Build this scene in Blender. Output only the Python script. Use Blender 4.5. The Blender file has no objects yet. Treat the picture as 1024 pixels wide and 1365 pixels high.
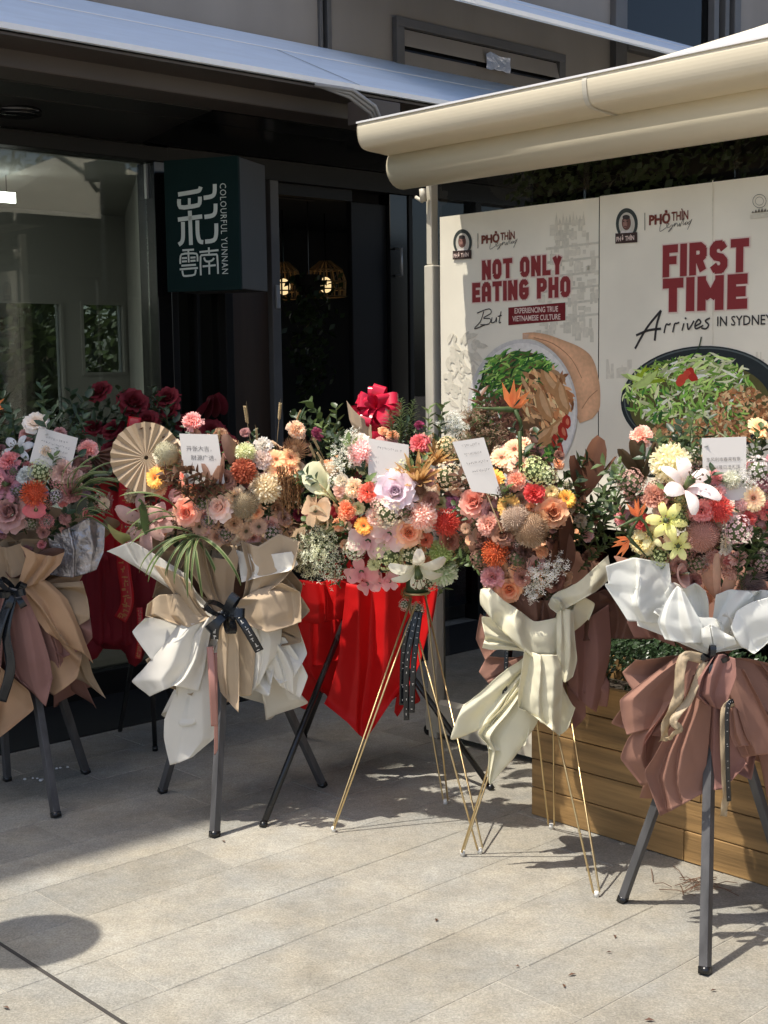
import bpy, bmesh, math, random
import numpy as np
from mathutils import Vector, Matrix, noise
random.seed(7)
SC = bpy.context.scene
COL = SC.collection
# ------------------------------------------------------------------ camera
FPX, PITCH, ROLL, CAMH = 1785.0, math.radians(6.24), math.radians(0.75), 1.55
cam = bpy.data.cameras.new('camera'); camo = bpy.data.objects.new('camera', cam); COL.objects.link(camo)
cam.sensor_fit = 'HORIZONTAL'; cam.sensor_width = 36; cam.lens = 36 * FPX / 1024; cam.clip_end = 500; cam.clip_start = .05
fw = Vector((0, math.cos(PITCH), -math.sin(PITCH))); up = Vector((0, math.sin(PITCH), math.cos(PITCH))); rt = Vector((1, 0, 0))
crt = rt * math.cos(ROLL) - up * math.sin(ROLL); cup = rt * math.sin(ROLL) + up * math.cos(ROLL)
m = Matrix((crt, cup, -fw)).transposed().to_4x4(); m.translation = (0, 0, CAMH); camo.matrix_world = m
SC.camera = camo
# ------------------------------------------------------------------ light
SHX, SHY = .40, .15                                   # shadow offset per metre of height
w = bpy.data.worlds.new('World'); SC.world = w; w.use_nodes = True
nt = w.node_tree; nt.nodes.clear()
sky = nt.nodes.new('ShaderNodeTexSky'); sky.sky_type = 'NISHITA'; sky.sun_disc = False
sky.sun_elevation = math.atan2(1, math.hypot(SHX, SHY)); sky.sun_rotation = math.atan2(-SHX, -SHY)
bg = nt.nodes.new('ShaderNodeBackground'); bg.inputs[1].default_value = .15; sky.dust_density = 3.0; sky.ozone_density = .6; sky.air_density = .9
wo = nt.nodes.new('ShaderNodeOutputWorld'); nt.links.new(sky.outputs[0], bg.inputs[0]); nt.links.new(bg.outputs[0], wo.inputs[0])
sl = bpy.data.lights.new('sun', 'SUN'); sl.energy = 3.75; sl.angle = math.radians(.55); sl.color = (1, .94, .84)
slo = bpy.data.objects.new('sun', sl); COL.objects.link(slo); slo.location = (-6, -3, 12)
slo.rotation_euler = Vector((SHX, SHY, -1)).to_track_quat('-Z', 'Y').to_euler()
SC.view_settings.view_transform = 'Standard'; SC.view_settings.look = 'None'
SC.view_settings.exposure = .50; SC.view_settings.gamma = 1
SC.render.engine = 'CYCLES'; cy = SC.cycles
cy.use_denoising = True; cy.max_bounces = 8; cy.diffuse_bounces = 4; cy.glossy_bounces = 4; cy.transparent_max_bounces = 12; cy.sample_clamp_indirect = 8
cy.caustics_reflective = False; cy.caustics_refractive = False

# ------------------------------------------------------------------ helpers
def lin(c): return tuple(((v/255)/12.92 if v/255 <= .04045 else ((v/255+.055)/1.055)**2.4) for v in c)
def ray(px, py):
    x = (px-512)/FPX; y = (682.5-py)/FPX
    r = x*math.cos(ROLL)+y*math.sin(ROLL); u = -x*math.sin(ROLL)+y*math.cos(ROLL)
    d = Vector((r, math.cos(PITCH)+u*math.sin(PITCH), -math.sin(PITCH)+u*math.cos(PITCH)))
    return d/d.y
def at(px, py, D): return Vector((0, 0, CAMH))+ray(px, py)*D
def gnd(px, py, z=0.0):
    d = ray(px, py); return Vector((0, 0, CAMH))+d*((z-CAMH)/d.z)
FA, TA = math.radians(43), math.radians(-47)
FU = Vector((math.cos(FA), math.sin(FA), 0)); FN = Vector((FU.y, -FU.x, 0)); F0 = Vector((-.576, 7, 0))
TU = Vector((math.cos(TA), math.sin(TA), 0)); TN = Vector((TU.y, -TU.x, 0)); T0 = Vector((.195, 5.5, 0))
def onplane(px, py, e, O, u, n):
    d = ray(px, py); C = Vector((0, 0, CAMH)); k = (e-(C-O).dot(n))/d.dot(n); p = C+d*k
    return (p-O).dot(u), p.z
def fac(px, py, e=0): return onplane(px, py, e, F0, FU, FN)
def ten(px, py, o=0): return onplane(px, py, o, T0, TU, TN)

MATS = {}
def newmat(name):
    M = bpy.data.materials.new(name); M.use_nodes = True; n = M.node_tree.nodes; n.clear(); MATS[name] = M
    return M, n, M.node_tree.links
def pbsdf(name, col, rough=.6, metal=0, var=.12, scale=8, bump=0, bscale=60, spec=.5, trans=0, emit=0, rnd=0.0, detail=5, stretch=None, dark=None, ridge=False):
    """principled with noise-varied colour, optional bump, optional translucency, per-object variation"""
    M, n, L = newmat(name)
    out = n.new('ShaderNodeOutputMaterial'); b = n.new('ShaderNodeBsdfPrincipled')
    tc = n.new('ShaderNodeTexCoord'); src = tc.outputs['Object']
    if stretch:
        mp = n.new('ShaderNodeMapping'); mp.inputs['Scale'].default_value = stretch; L.new(src, mp.inputs[0]); src = mp.outputs[0]
    nz = n.new('ShaderNodeTexNoise'); nz.inputs['Scale'].default_value = scale; nz.inputs['Detail'].default_value = detail; L.new(src, nz.inputs['Vector'])
    rp = n.new('ShaderNodeMapRange'); rp.inputs['From Min'].default_value = .25; rp.inputs['From Max'].default_value = .75
    L.new(nz.outputs['Fac'], rp.inputs['Value'])
    mx = n.new('ShaderNodeMix'); mx.data_type = 'RGBA'
    lo = dark if dark else tuple(c*(1-var) for c in col); hi = tuple(min(1, c*(1+var)) for c in col)
    mx.inputs['A'].default_value = (*lo, 1); mx.inputs['B'].default_value = (*hi, 1); L.new(rp.outputs[0], mx.inputs['Factor'])
    cout = mx.outputs['Result']
    if rnd:
        oi = n.new('ShaderNodeObjectInfo'); hs = n.new('ShaderNodeHueSaturation'); mr = n.new('ShaderNodeMapRange')
        mr.inputs['To Min'].default_value = 1-rnd; mr.inputs['To Max'].default_value = 1+rnd
        L.new(oi.outputs['Random'], mr.inputs['Value']); L.new(mr.outputs[0], hs.inputs['Value']); L.new(cout, hs.inputs['Color']); cout = hs.outputs[0]
    L.new(cout, b.inputs['Base Color']); b.inputs['Roughness'].default_value = rough; b.inputs['Metallic'].default_value = metal
    b.inputs['Specular IOR Level'].default_value = spec
    if bump:
        nb = n.new('ShaderNodeTexNoise'); nb.inputs['Scale'].default_value = bscale; nb.inputs['Detail'].default_value = 4; L.new(src, nb.inputs['Vector'])
        if ridge: nb.noise_type = 'RIDGED_MULTIFRACTAL'; nb.inputs['Detail'].default_value = 2.5; nb.inputs['Lacunarity'].default_value = 2.6
        bp = n.new('ShaderNodeBump'); bp.inputs['Strength'].default_value = bump; bp.inputs['Distance'].default_value = .01
        L.new(nb.outputs['Fac'], bp.inputs['Height']); L.new(bp.outputs[0], b.inputs['Normal'])
    if emit:
        b.inputs['Emission Color'].default_value = (*col, 1); b.inputs['Emission Strength'].default_value = emit
    if trans:
        t = n.new('ShaderNodeBsdfTranslucent'); L.new(cout, t.inputs[0]); ms = n.new('ShaderNodeMixShader'); ms.inputs[0].default_value = trans
        L.new(b.outputs[0], ms.inputs[1]); L.new(t.outputs[0], ms.inputs[2]); L.new(ms.outputs[0], out.inputs[0])
    else: L.new(b.outputs[0], out.inputs[0])
    return M
def glassmat(name, tint, rough=.02, boost=1.0, base=.04):
    M, n, L = newmat(name)
    out = n.new('ShaderNodeOutputMaterial'); t = n.new('ShaderNodeBsdfTransparent'); t.inputs[0].default_value = (*tint, 1)
    g = n.new('ShaderNodeBsdfGlossy'); g.inputs['Roughness'].default_value = rough
    lw = n.new('ShaderNodeFresnel'); lw.inputs['IOR'].default_value = 1.5
    ma = n.new('ShaderNodeMath'); ma.operation = 'MULTIPLY_ADD'; ma.inputs[1].default_value = boost; ma.inputs[2].default_value = base-.04; L.new(lw.outputs[0], ma.inputs[0])
    ms = n.new('ShaderNodeMixShader'); L.new(ma.outputs[0], ms.inputs[0]); L.new(t.outputs[0], ms.inputs[1]); L.new(g.outputs[0], ms.inputs[2]); L.new(ms.outputs[0], out.inputs[0])
    return M
def petalmat():
    M, n, L = newmat('petal')
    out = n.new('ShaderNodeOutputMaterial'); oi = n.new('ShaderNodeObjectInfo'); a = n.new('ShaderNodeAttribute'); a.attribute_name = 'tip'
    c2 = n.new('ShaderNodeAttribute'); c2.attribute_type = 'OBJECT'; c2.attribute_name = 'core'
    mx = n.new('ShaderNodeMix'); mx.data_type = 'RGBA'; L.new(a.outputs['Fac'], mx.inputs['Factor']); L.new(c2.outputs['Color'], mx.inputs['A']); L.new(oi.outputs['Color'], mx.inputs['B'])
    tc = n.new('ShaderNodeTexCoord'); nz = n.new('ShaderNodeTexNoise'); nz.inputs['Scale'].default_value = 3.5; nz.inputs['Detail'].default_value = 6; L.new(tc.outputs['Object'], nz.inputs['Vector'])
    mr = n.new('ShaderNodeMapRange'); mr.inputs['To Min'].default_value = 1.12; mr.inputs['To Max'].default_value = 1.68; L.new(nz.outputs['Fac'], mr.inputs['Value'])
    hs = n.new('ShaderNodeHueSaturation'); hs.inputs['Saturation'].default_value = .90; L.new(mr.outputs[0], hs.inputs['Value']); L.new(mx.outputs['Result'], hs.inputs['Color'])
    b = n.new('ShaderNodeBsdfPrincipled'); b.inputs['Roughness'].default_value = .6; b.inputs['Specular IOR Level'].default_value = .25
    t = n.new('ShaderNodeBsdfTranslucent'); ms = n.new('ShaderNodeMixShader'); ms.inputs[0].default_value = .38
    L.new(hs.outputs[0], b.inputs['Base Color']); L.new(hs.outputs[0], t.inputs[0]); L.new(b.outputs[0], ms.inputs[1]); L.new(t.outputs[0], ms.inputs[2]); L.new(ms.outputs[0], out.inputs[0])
    return M
def attrmat(name, rough=.6, trans=0.0, wear=False):
    """colour read from the 'Col' attribute (print, variegated leaves)"""
    M, n, L = newmat(name)
    out = n.new('ShaderNodeOutputMaterial'); a = n.new('ShaderNodeAttribute'); a.attribute_name = 'Col'
    b = n.new('ShaderNodeBsdfPrincipled'); b.inputs['Roughness'].default_value = rough; b.inputs['Specular IOR Level'].default_value = .3
    c = a.outputs['Color']
    tc = n.new('ShaderNodeTexCoord'); nz = n.new('ShaderNodeTexNoise'); nz.inputs['Scale'].default_value = 70; nz.inputs['Detail'].default_value = 3; L.new(tc.outputs['Object'], nz.inputs['Vector'])
    mr = n.new('ShaderNodeMapRange'); mr.inputs['To Min'].default_value = .78; mr.inputs['To Max'].default_value = 1.2; L.new(nz.outputs['Fac'], mr.inputs['Value'])
    hs = n.new('ShaderNodeHueSaturation'); L.new(mr.outputs[0], hs.inputs['Value']); L.new(c, hs.inputs['Color']); L.new(hs.outputs[0], b.inputs['Base Color'])
    if trans:
        t = n.new('ShaderNodeBsdfTranslucent'); L.new(c, t.inputs[0]); ms = n.new('ShaderNodeMixShader'); ms.inputs[0].default_value = trans
        L.new(b.outputs[0], ms.inputs[1]); L.new(t.outputs[0], ms.inputs[2]); L.new(ms.outputs[0], out.inputs[0])
    else: L.new(b.outputs[0], out.inputs[0])
    return M

def tag(o, label=None, cat=None, group=None, kind=None):
    if label: o['label'] = label
    if cat: o['category'] = cat
    if group: o['group'] = group
    if kind: o['kind'] = kind
    return o
def empty(name, loc=(0, 0, 0), rz=0):
    o = bpy.data.objects.new(name, None); COL.objects.link(o); o.location = loc; o.rotation_euler = (0, 0, rz); o.empty_display_size = .1
    return o
def link(name, me, parent=None, loc=(0, 0, 0)):
    o = bpy.data.objects.new(name, me); COL.objects.link(o); o.parent = parent; o.location = loc
    return o
class MB:
    def __init__(s): s.v = []; s.f = []; s.mi = []; s.tip = []; s.c = []
    def add(s, verts, faces, mi=0, tip=1.0, col=None):
        k = len(s.v); s.v += [tuple(p) for p in verts]
        s.tip += list(tip) if hasattr(tip, '__len__') else [tip]*len(verts)
        s.c += ([col]*len(verts) if (col is None or not isinstance(col, list)) else col)
        s.f += [tuple(i+k for i in f) for f in faces]; s.mi += [mi]*len(faces)
    def box(s, x0, x1, y0, y1, z0, z1, mi=0, col=None):
        s.add([(x0, y0, z0), (x1, y0, z0), (x1, y1, z0), (x0, y1, z0), (x0, y0, z1), (x1, y0, z1), (x1, y1, z1), (x0, y1, z1)],
              [(3, 2, 1, 0), (4, 5, 6, 7), (0, 1, 5, 4), (1, 2, 6, 5), (2, 3, 7, 6), (3, 0, 4, 7)], mi, 1.0, col)
    def tube(s, pts, rad, n=6, mi=0, cap=True, tip=1.0, twist=0.0):
        pts = [Vector(p) for p in pts]; rad = rad if hasattr(rad, '__len__') else [rad]*len(pts)
        vs, fs = [], []
        d0 = (pts[1]-pts[0]).normalized(); a = d0.orthogonal().normalized()
        for i, p in enumerate(pts):
            d = (pts[min(i+1, len(pts)-1)]-pts[max(i-1, 0)]).normalized()
            a = (a-d*a.dot(d)).normalized(); b = d.cross(a)
            for k in range(n):
                t = 2*math.pi*k/n+twist; vs.append(p+(a*math.cos(t)+b*math.sin(t))*rad[i])
        for i in range(len(pts)-1):
            for k in range(n): fs.append((i*n+k, i*n+(k+1) % n, (i+1)*n+(k+1) % n, (i+1)*n+k))
        if cap: fs.append(tuple(range(n))[::-1]); fs.append(tuple((len(pts)-1)*n+k for k in range(n)))
        s.add(vs, fs, mi, tip)
    def ball(s, c, r, mi=0, seg=6, rings=4, tip=1.0, sz=1.0):
        vs = [(c[0], c[1], c[2]+r*sz)]; fs = []
        for i in range(1, rings):
            th = math.pi*i/rings
            for k in range(seg): ph = 2*math.pi*k/seg; vs.append((c[0]+r*math.sin(th)*math.cos(ph), c[1]+r*math.sin(th)*math.sin(ph), c[2]+r*sz*math.cos(th)))
        vs.append((c[0], c[1], c[2]-r*sz)); e = len(vs)-1
        for k in range(seg):
            fs.append((0, 1+k, 1+(k+1) % seg)); fs.append((e, e-seg+(k+1) % seg, e-seg+k))
            for i in range(rings-2):
                a = 1+i*seg; b = a+seg; fs.append((a+k, b+k, b+(k+1) % seg, a+(k+1) % seg))
        s.add(vs, fs, mi, tip)
    def mesh(s, name, mats, smooth=True):
        me = bpy.data.meshes.new(name); me.from_pydata(s.v, [], s.f)
        for M in mats: me.materials.append(MATS[M])
        me.polygons.foreach_set('material_index', s.mi)
        me.polygons.foreach_set('use_smooth', [smooth]*len(s.f))
        a = me.attributes.new('tip', 'FLOAT', 'POINT'); a.data.foreach_set('value', [float(t) for t in s.tip])
        if any(c is not None for c in s.c):
            ca = me.attributes.new('Col', 'FLOAT_COLOR', 'POINT'); ca.data.foreach_set('color', [x for c in s.c for x in (*(c or (1, 1, 1)), 1.0)])
        me.update(); return me
    def build(s, name, mats, parent=None, smooth=False, loc=(0, 0, 0), bevel=0):
        o = link(name, s.mesh(name, mats if isinstance(mats, (list, tuple)) else [mats], smooth), parent, loc)
        if bevel:
            b = o.modifiers.new('edge', 'BEVEL'); b.width = bevel; b.segments = 2; b.limit_method = 'ANGLE'
        return o
def box(name, mat, parent, x0, x1, y0, y1, z0, z1, bevel=0):
    mb = MB(); mb.box(x0, x1, y0, y1, z0, z1); return mb.build(name, mat, parent, bevel=bevel)
def prism(name, mat, parent, prof, x0, x1, caps=True, smooth=False):
    """profile [(y,z)] swept along local x"""
    mb = MB(); n = len(prof)
    mb.add([(x0, y, z) for y, z in prof]+[(x1, y, z) for y, z in prof],
           [(k, (k+1) % n, n+(k+1) % n, n+k) for k in range(n)]+([tuple(range(n))[::-1], tuple(range(n, 2*n))] if caps else []))
    return mb.build(name, mat, parent, smooth=smooth)
def crom(P, t):
    """catmull-rom through list of tuples, t in 0..1"""
    n = len(P)-1; x = min(max(t*n, 0), n-1e-9); i = int(x); f = x-i
    p0 = P[max(i-1, 0)]; p1 = P[i]; p2 = P[i+1]; p3 = P[min(i+2, n)]
    return tuple(.5*((2*b)+(-a+c)*f+(2*a-5*b+4*c-d)*f*f+(-a+3*b-3*c+d)*f**3) for a, b, c, d in zip(p0, p1, p2, p3))
def textmesh(body, size, mat, name='lettering', bold=0, shear=0, xs=1, align='CENTER', spacing=1.0, res=2):
    c = bpy.data.curves.new('t', 'FONT'); c.body = body; c.size = size; c.offset = bold; c.shear = shear; c.align_x = align; c.align_y = 'CENTER'; c.resolution_u = res; c.space_character = spacing
    o = bpy.data.objects.new('t', c); COL.objects.link(o); bpy.context.view_layer.update()
    me = bpy.data.meshes.new_from_object(o.evaluated_get(bpy.context.evaluated_depsgraph_get()))
    bpy.data.objects.remove(o); bpy.data.curves.remove(c)
    for v in me.vertices: v.co = (v.co.x*xs, 0, v.co.y)
    me.materials.clear(); me.materials.append(MATS[mat]); me.name = name
    return me
def strokes(lines, mb, width, y=0.0, col=None, mi=0, n=10):
    """flat ribbons in the local xz plane: lines = [[(x,z),...],...]; width may taper"""
    for P in lines:
        k = max(2, n if len(P) > 2 else 2); Q = [crom([tuple(p) for p in P], i/(k-1)) for i in range(k)] if len(P) > 2 else P
        vs = []
        for i, p in enumerate(Q):
            a = Q[max(i-1, 0)]; b = Q[min(i+1, len(Q)-1)]; dx, dz = b[0]-a[0], b[1]-a[1]; l = math.hypot(dx, dz) or 1
            nx, nz_ = -dz/l, dx/l; hw = width/2
            vs += [(p[0]-nx*hw, y, p[1]-nz_*hw), (p[0]+nx*hw, y, p[1]+nz_*hw)]
        mb.add(vs, [(2*i, 2*i+1, 2*i+3, 2*i+2) for i in range(len(Q)-1)], mi, 1.0, col)

# ------------------------------------------------------------------ materials
petalmat(); attrmat('print', .55); attrmat('variegated', .45, .25)
def stonemat():
    M, n, L = newmat('stone'); out = n.new('ShaderNodeOutputMaterial'); b = n.new('ShaderNodeBsdfPrincipled'); b.inputs['Roughness'].default_value = .82; b.inputs['Specular IOR Level'].default_value = .3
    ge = n.new('ShaderNodeNewGeometry'); oi = n.new('ShaderNodeObjectInfo'); cur = None
    def nz(scale, det, lo, hi, fm=.3, to=.7):
        t = n.new('ShaderNodeTexNoise'); t.inputs['Scale'].default_value = scale; t.inputs['Detail'].default_value = det; t.inputs['Roughness'].default_value = .65; L.new(ge.outputs['Position'], t.inputs['Vector'])
        m_ = n.new('ShaderNodeMapRange'); m_.inputs['From Min'].default_value = fm; m_.inputs['From Max'].default_value = to; m_.inputs['To Min'].default_value = lo; m_.inputs['To Max'].default_value = hi; L.new(t.outputs['Fac'], m_.inputs['Value']); return m_.outputs[0]
    ch = [nz(1.6, 7, .76, 1.12), nz(9, 6, .84, 1.10), nz(150, 2, .80, 1.18, .34, .66), nz(45, 3, .88, 1.08)]
    r_ = n.new('ShaderNodeMapRange'); r_.inputs['To Min'].default_value = .88; r_.inputs['To Max'].default_value = 1.10; L.new(oi.outputs['Random'], r_.inputs['Value']); ch.append(r_.outputs[0])
    v = ch[0]
    for c in ch[1:]:
        m_ = n.new('ShaderNodeMath'); m_.operation = 'MULTIPLY'; L.new(v, m_.inputs[0]); L.new(c, m_.inputs[1]); v = m_.outputs[0]
    hue = nz(3.5, 4, 0, 1); mx = n.new('ShaderNodeMix'); mx.data_type = 'RGBA'; mx.inputs['A'].default_value = (.37, .335, .265, 1); mx.inputs['B'].default_value = (.33, .325, .295, 1); L.new(hue, mx.inputs['Factor'])
    hs = n.new('ShaderNodeHueSaturation'); L.new(v, hs.inputs['Value']); L.new(mx.outputs['Result'], hs.inputs['Color']); L.new(hs.outputs[0], b.inputs['Base Color'])
    bp = n.new('ShaderNodeBump'); bp.inputs['Strength'].default_value = .35; bp.inputs['Distance'].default_value = .004; L.new(nz(140, 3, 0, 1), bp.inputs['Height']); L.new(bp.outputs[0], b.inputs['Normal']); L.new(b.outputs[0], out.inputs[0])
stonemat()
pbsdf('mortar', (.40, .37, .31), .9, var=.3, scale=3)
pbsdf('dark_joint', (.05, .045, .04), .9)
pbsdf('asphalt', (.30, .28, .25), .9, var=.2, scale=2)
pbsdf('dark_metal', (.010, .0095, .009), .45, var=.25, scale=3, spec=.22)
pbsdf('gloss_black', (.006, .006, .0065), .16, var=.2, scale=2, spec=.6)
pbsdf('brown_metal', (.06, .048, .042), .5, var=.15, scale=3)
pbsdf('soffit', (.016, .015, .014), .4, var=.2, scale=2)
pbsdf('wall_grey', (.25, .222, .192), .75, var=.14, scale=2.5, stretch=(1, 1, .25), bump=.06)
pbsdf('frame_grey', (.10, .095, .09), .5, var=.12)
pbsdf('canopy_metal', (.66, .78, .93), .4, metal=.1, var=.07, scale=4, stretch=(1, 3, 3))
pbsdf('white_edge', (.8, .8, .8), .4, var=.03)
pbsdf('tape', (.7, .7, .72), .25, metal=.8, bump=.6, bscale=40)
pbsdf('room_wall', (.42, .42, .39), .85, var=.06, scale=2)
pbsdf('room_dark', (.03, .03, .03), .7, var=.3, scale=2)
pbsdf('room_floor', (.09, .08, .07), .5, var=.2)
pbsdf('wood_brown', (.05, .03, .018), .5, var=.35, scale=12, stretch=(1, 1, .1))
pbsdf('lamp_white', (1, .97, .9), .5, var=.0, emit=13)
pbsdf('lamp_warm', (1, .72, .36), .5, var=.0, emit=.8)
pbsdf('wicker', (.30, .19, .09), .7, var=.3)
pbsdf('sign_green', (.0022, .016, .0145), .6, var=.1, spec=.15)
pbsdf('sign_grey', (.045, .044, .042), .5, var=.08)
pbsdf('sign_letter', (.62, .66, .58), .5, var=.03)
pbsdf('cream_vinyl', (.76, .68, .51), .45, var=.10, scale=5, stretch=(.3, 1, 1))
pbsdf('cream_fabric', (.74, .68, .54), .75, var=.05, scale=6, trans=.06)
pbsdf('cream_frame', (.60, .56, .46), .4, var=.06)
pbsdf('alu', (.42, .42, .41), .35, metal=.5, var=.08)
pbsdf('cable', (.25, .25, .25), .5)
pbsdf('poster_paper', (.90, .84, .69), .5, var=.10, scale=3.5, detail=7)
pbsdf('poster_red', (.26, .022, .026), .5, var=.06)
pbsdf('poster_black', (.03, .025, .025), .5, var=.1)
pbsdf('poster_brown', (.18, .035, .02), .5, var=.1)
pbsdf('poster_pale', (.80, .62, .54), .5, var=.03)
pbsdf('card', (.70, .66, .61), .6, var=.02)
pbsdf('ink', (.20, .185, .18), .6)
pbsdf('planter_wood', (.30, .178, .068), .55, var=.55, scale=6, stretch=(.35, 3, 6), bump=.15, bscale=25, rnd=.14, detail=8)
pbsdf('near_black', (.012, .011, .010), .6)
pbsdf('soil', (.04, .03, .02), .95, bump=.5)
pbsdf('black_wood', (.075, .074, .076), .55, var=.45, scale=30, stretch=(1, 1, .08), bump=.1)
pbsdf('black_steel', (.012, .012, .013), .25, var=.1)
pbsdf('brass', (.62, .47, .24), .32, metal=.85, var=.06)
pbsdf('white_cap', (.8, .78, .72), .5)
pbsdf('leaf', (.09, .135, .045), .42, var=.3, scale=6, rnd=.3, trans=.25)
pbsdf('leaf_dark', (.045, .078, .036), .4, var=.3, scale=6, rnd=.3, trans=.15)
pbsdf('leaf_pale', (.15, .21, .075), .5, var=.3, scale=6, rnd=.25, trans=.25)
pbsdf('leaf_brown', (.14, .070, .042), .45, var=.25, scale=8, rnd=.2, trans=.1)
pbsdf('leaf_gold', (.36, .25, .115), .42, var=.25, scale=8, rnd=.2, trans=.1)
pbsdf('hedge_leaf', (.040, .075, .030), .35, var=.3, scale=5, rnd=.1, trans=.15)
pbsdf('tree_leaf', (.06, .085, .025), .5, var=.45, scale=1.2, trans=.4)
pbsdf('stem', (.09, .12, .04), .6)
pbsdf('straw', (.48, .36, .19), .7, var=.2)
pbsdf('bark', (.09, .065, .045), .9, var=.3, bump=.5)
P = dict(bump=.42, bscale=9, spec=.2, ridge=True)
pbsdf('kraft', (.40, .285, .18), .78, var=.08, scale=5, trans=.14, **P)
pbsdf('kraft_light', (.56, .43, .29), .78, var=.07, scale=5, trans=.14, **P)
pbsdf('kraft_orange', (.50, .31, .18), .78, var=.08, scale=5, trans=.14, **P)
pbsdf('cream_paper', (.83, .79, .70), .78, var=.05, scale=5, trans=.14, **P)
pbsdf('ivory_paper', (.84, .80, .61), .78, var=.05, scale=5, trans=.22, **P)
pbsdf('white_paper', (.88, .88, .82), .78, var=.04, scale=5, trans=.24, **P)
pbsdf('rose_paper', (.335, .178, .130), .78, var=.08, scale=5, trans=.12, **P)
pbsdf('mauve_paper', (.30, .155, .128), .78, var=.08, scale=5, trans=.12, **P)
pbsdf('brown_paper', (.15, .075, .052), .55, var=.1, scale=5, trans=.08, **P)
pbsdf('red_paper', (.68, .013, .014), .5, var=.08, scale=4, trans=.14, **P)
pbsdf('maroon_paper', (.22, .014, .024), .55, var=.15, scale=4, trans=.1, **P)
pbsdf('red_ribbon', (.50, .012, .020), .3, var=.1)
pbsdf('bow_red', (.62, .018, .055), .2, var=.08, trans=.1)
pbsdf('black_ribbon', (.012, .014, .017), .22, var=.1)
pbsdf('pink_ribbon', (.42, .20, .16), .45, var=.06)
pbsdf('gauze_ribbon', (.58, .46, .30), .5, var=.08, trans=.35)
pbsdf('gold_ink', (.50, .20, .06), .4)
pbsdf('silver_film', (.34, .32, .33), .22, metal=.6, var=.5, scale=25, bump=.9, bscale=35)
glassmat('glass', (.72, .76, .74), .01, 1.0, .05)
glassmat('film', (.74, .75, .73), .04, .8, .045)

# ------------------------------------------------------------------ ground
g = MB(); g.add([(-60, -60, -.02), (60, -60, -.02), (60, 60, -.02), (-60, 60, -.02)], [(0, 1, 2, 3)])
tag(g.build('ground', 'asphalt'), kind='structure')
pav = empty('pavement', (0, 0, 0), FA); tag(pav, kind='structure')
def gl(p): return (p.dot(FU), -p.dot(FN))                    # ground point to paver-local (x, y)
ms = MB(); ms.add([(-4, 1.0, -.0022), (9, 1.0, -.0022), (9, 9.5, -.0022), (-4, 9.5, -.0022)], [(0, 1, 2, 3)]); ms.build('mortar_bed', 'mortar', pav)
def pavermesh(L, W):
    g_ = .0009; c = .0018; mb = MB(); x0, x1, y0, y1 = g_, L-g_, g_, W-g_
    lo = [(x0, y0), (x1, y0), (x1, y1), (x0, y1)]; hi = [(x0+c, y0+c), (x1-c, y0+c), (x1-c, y1-c), (x0+c, y1-c)]
    mb.add([(*p, -.03) for p in lo]+[(*p, -.002) for p in lo]+[(*p, 0) for p in hi],
           [(8, 9, 10, 11)]+[(k, (k+1) % 4, 4+(k+1) % 4, 4+k) for k in range(4)]+[(4+k, 4+(k+1) % 4, 8+(k+1) % 4, 8+k) for k in range(4)])
    return mb.mesh('paver', ['stone'], False)
PW, PL = .2735, .545
pm = pavermesh(PL, PW); joint_x = 1.61
for r in range(2, 28):
    y0 = 1.908+(r-4)*PW-.0
    if y0 < 1.3: continue
    off = joint_x+[.37, .54, .16, .42, .25][r % 5]
    for k in range(-2, 8):
        x0 = off+k*PL
        p = FU*(x0+PL/2)-FN*(y0+PW/2)
        if p.y < 2.4 or p.y > 6.3 or abs(p.x) > .31*p.y+.5: continue
        if x0 < joint_x < x0+PL:                                 # cut at the movement joint
            for a, L in ((x0, joint_x-.006-x0), (joint_x+.006, x0+PL-joint_x-.006)):
                if L > .03: o = link('paver', pavermesh(L, PW), pav); o.location = (a, y0, random.uniform(-.0008, .0008))
        else:
            o = link('paver', pm, pav); o.location = (x0, y0, random.uniform(-.0008, .0008))
jm = MB(); jm.add([(joint_x-.006, 1.2, -.0012), (joint_x+.006, 1.2, -.0012), (joint_x+.006, 9, -.0012), (joint_x-.006, 9, -.0012)], [(0, 1, 2, 3)]); jm.build('movement_joint', 'dark_joint', pav)
# paving farther out than the single stones
fm = MB()
for r in range(2, 28):
    y0 = 1.908+(r-4)*PW
    for k in range(-9, 16):
        x0 = joint_x+[.37, .54, .16, .42, .25][r % 5]+k*PL; p = FU*(x0+PL/2)-FN*(y0+PW/2)
        if (p.y < 2.4 or p.y > 6.3 or abs(p.x) > .31*p.y+.5) and -4 < x0 < 8.3:
            x1 = x0+PL-.003; y1 = y0+PW-.003; fm.add([(x0, y0, -.001), (x1, y0, -.001), (x1, y1, -.001), (x0, y1, -.001)], [(0, 1, 2, 3)])
tag(fm.build('far_pavers', 'stone', pav), kind='stuff')
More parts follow.
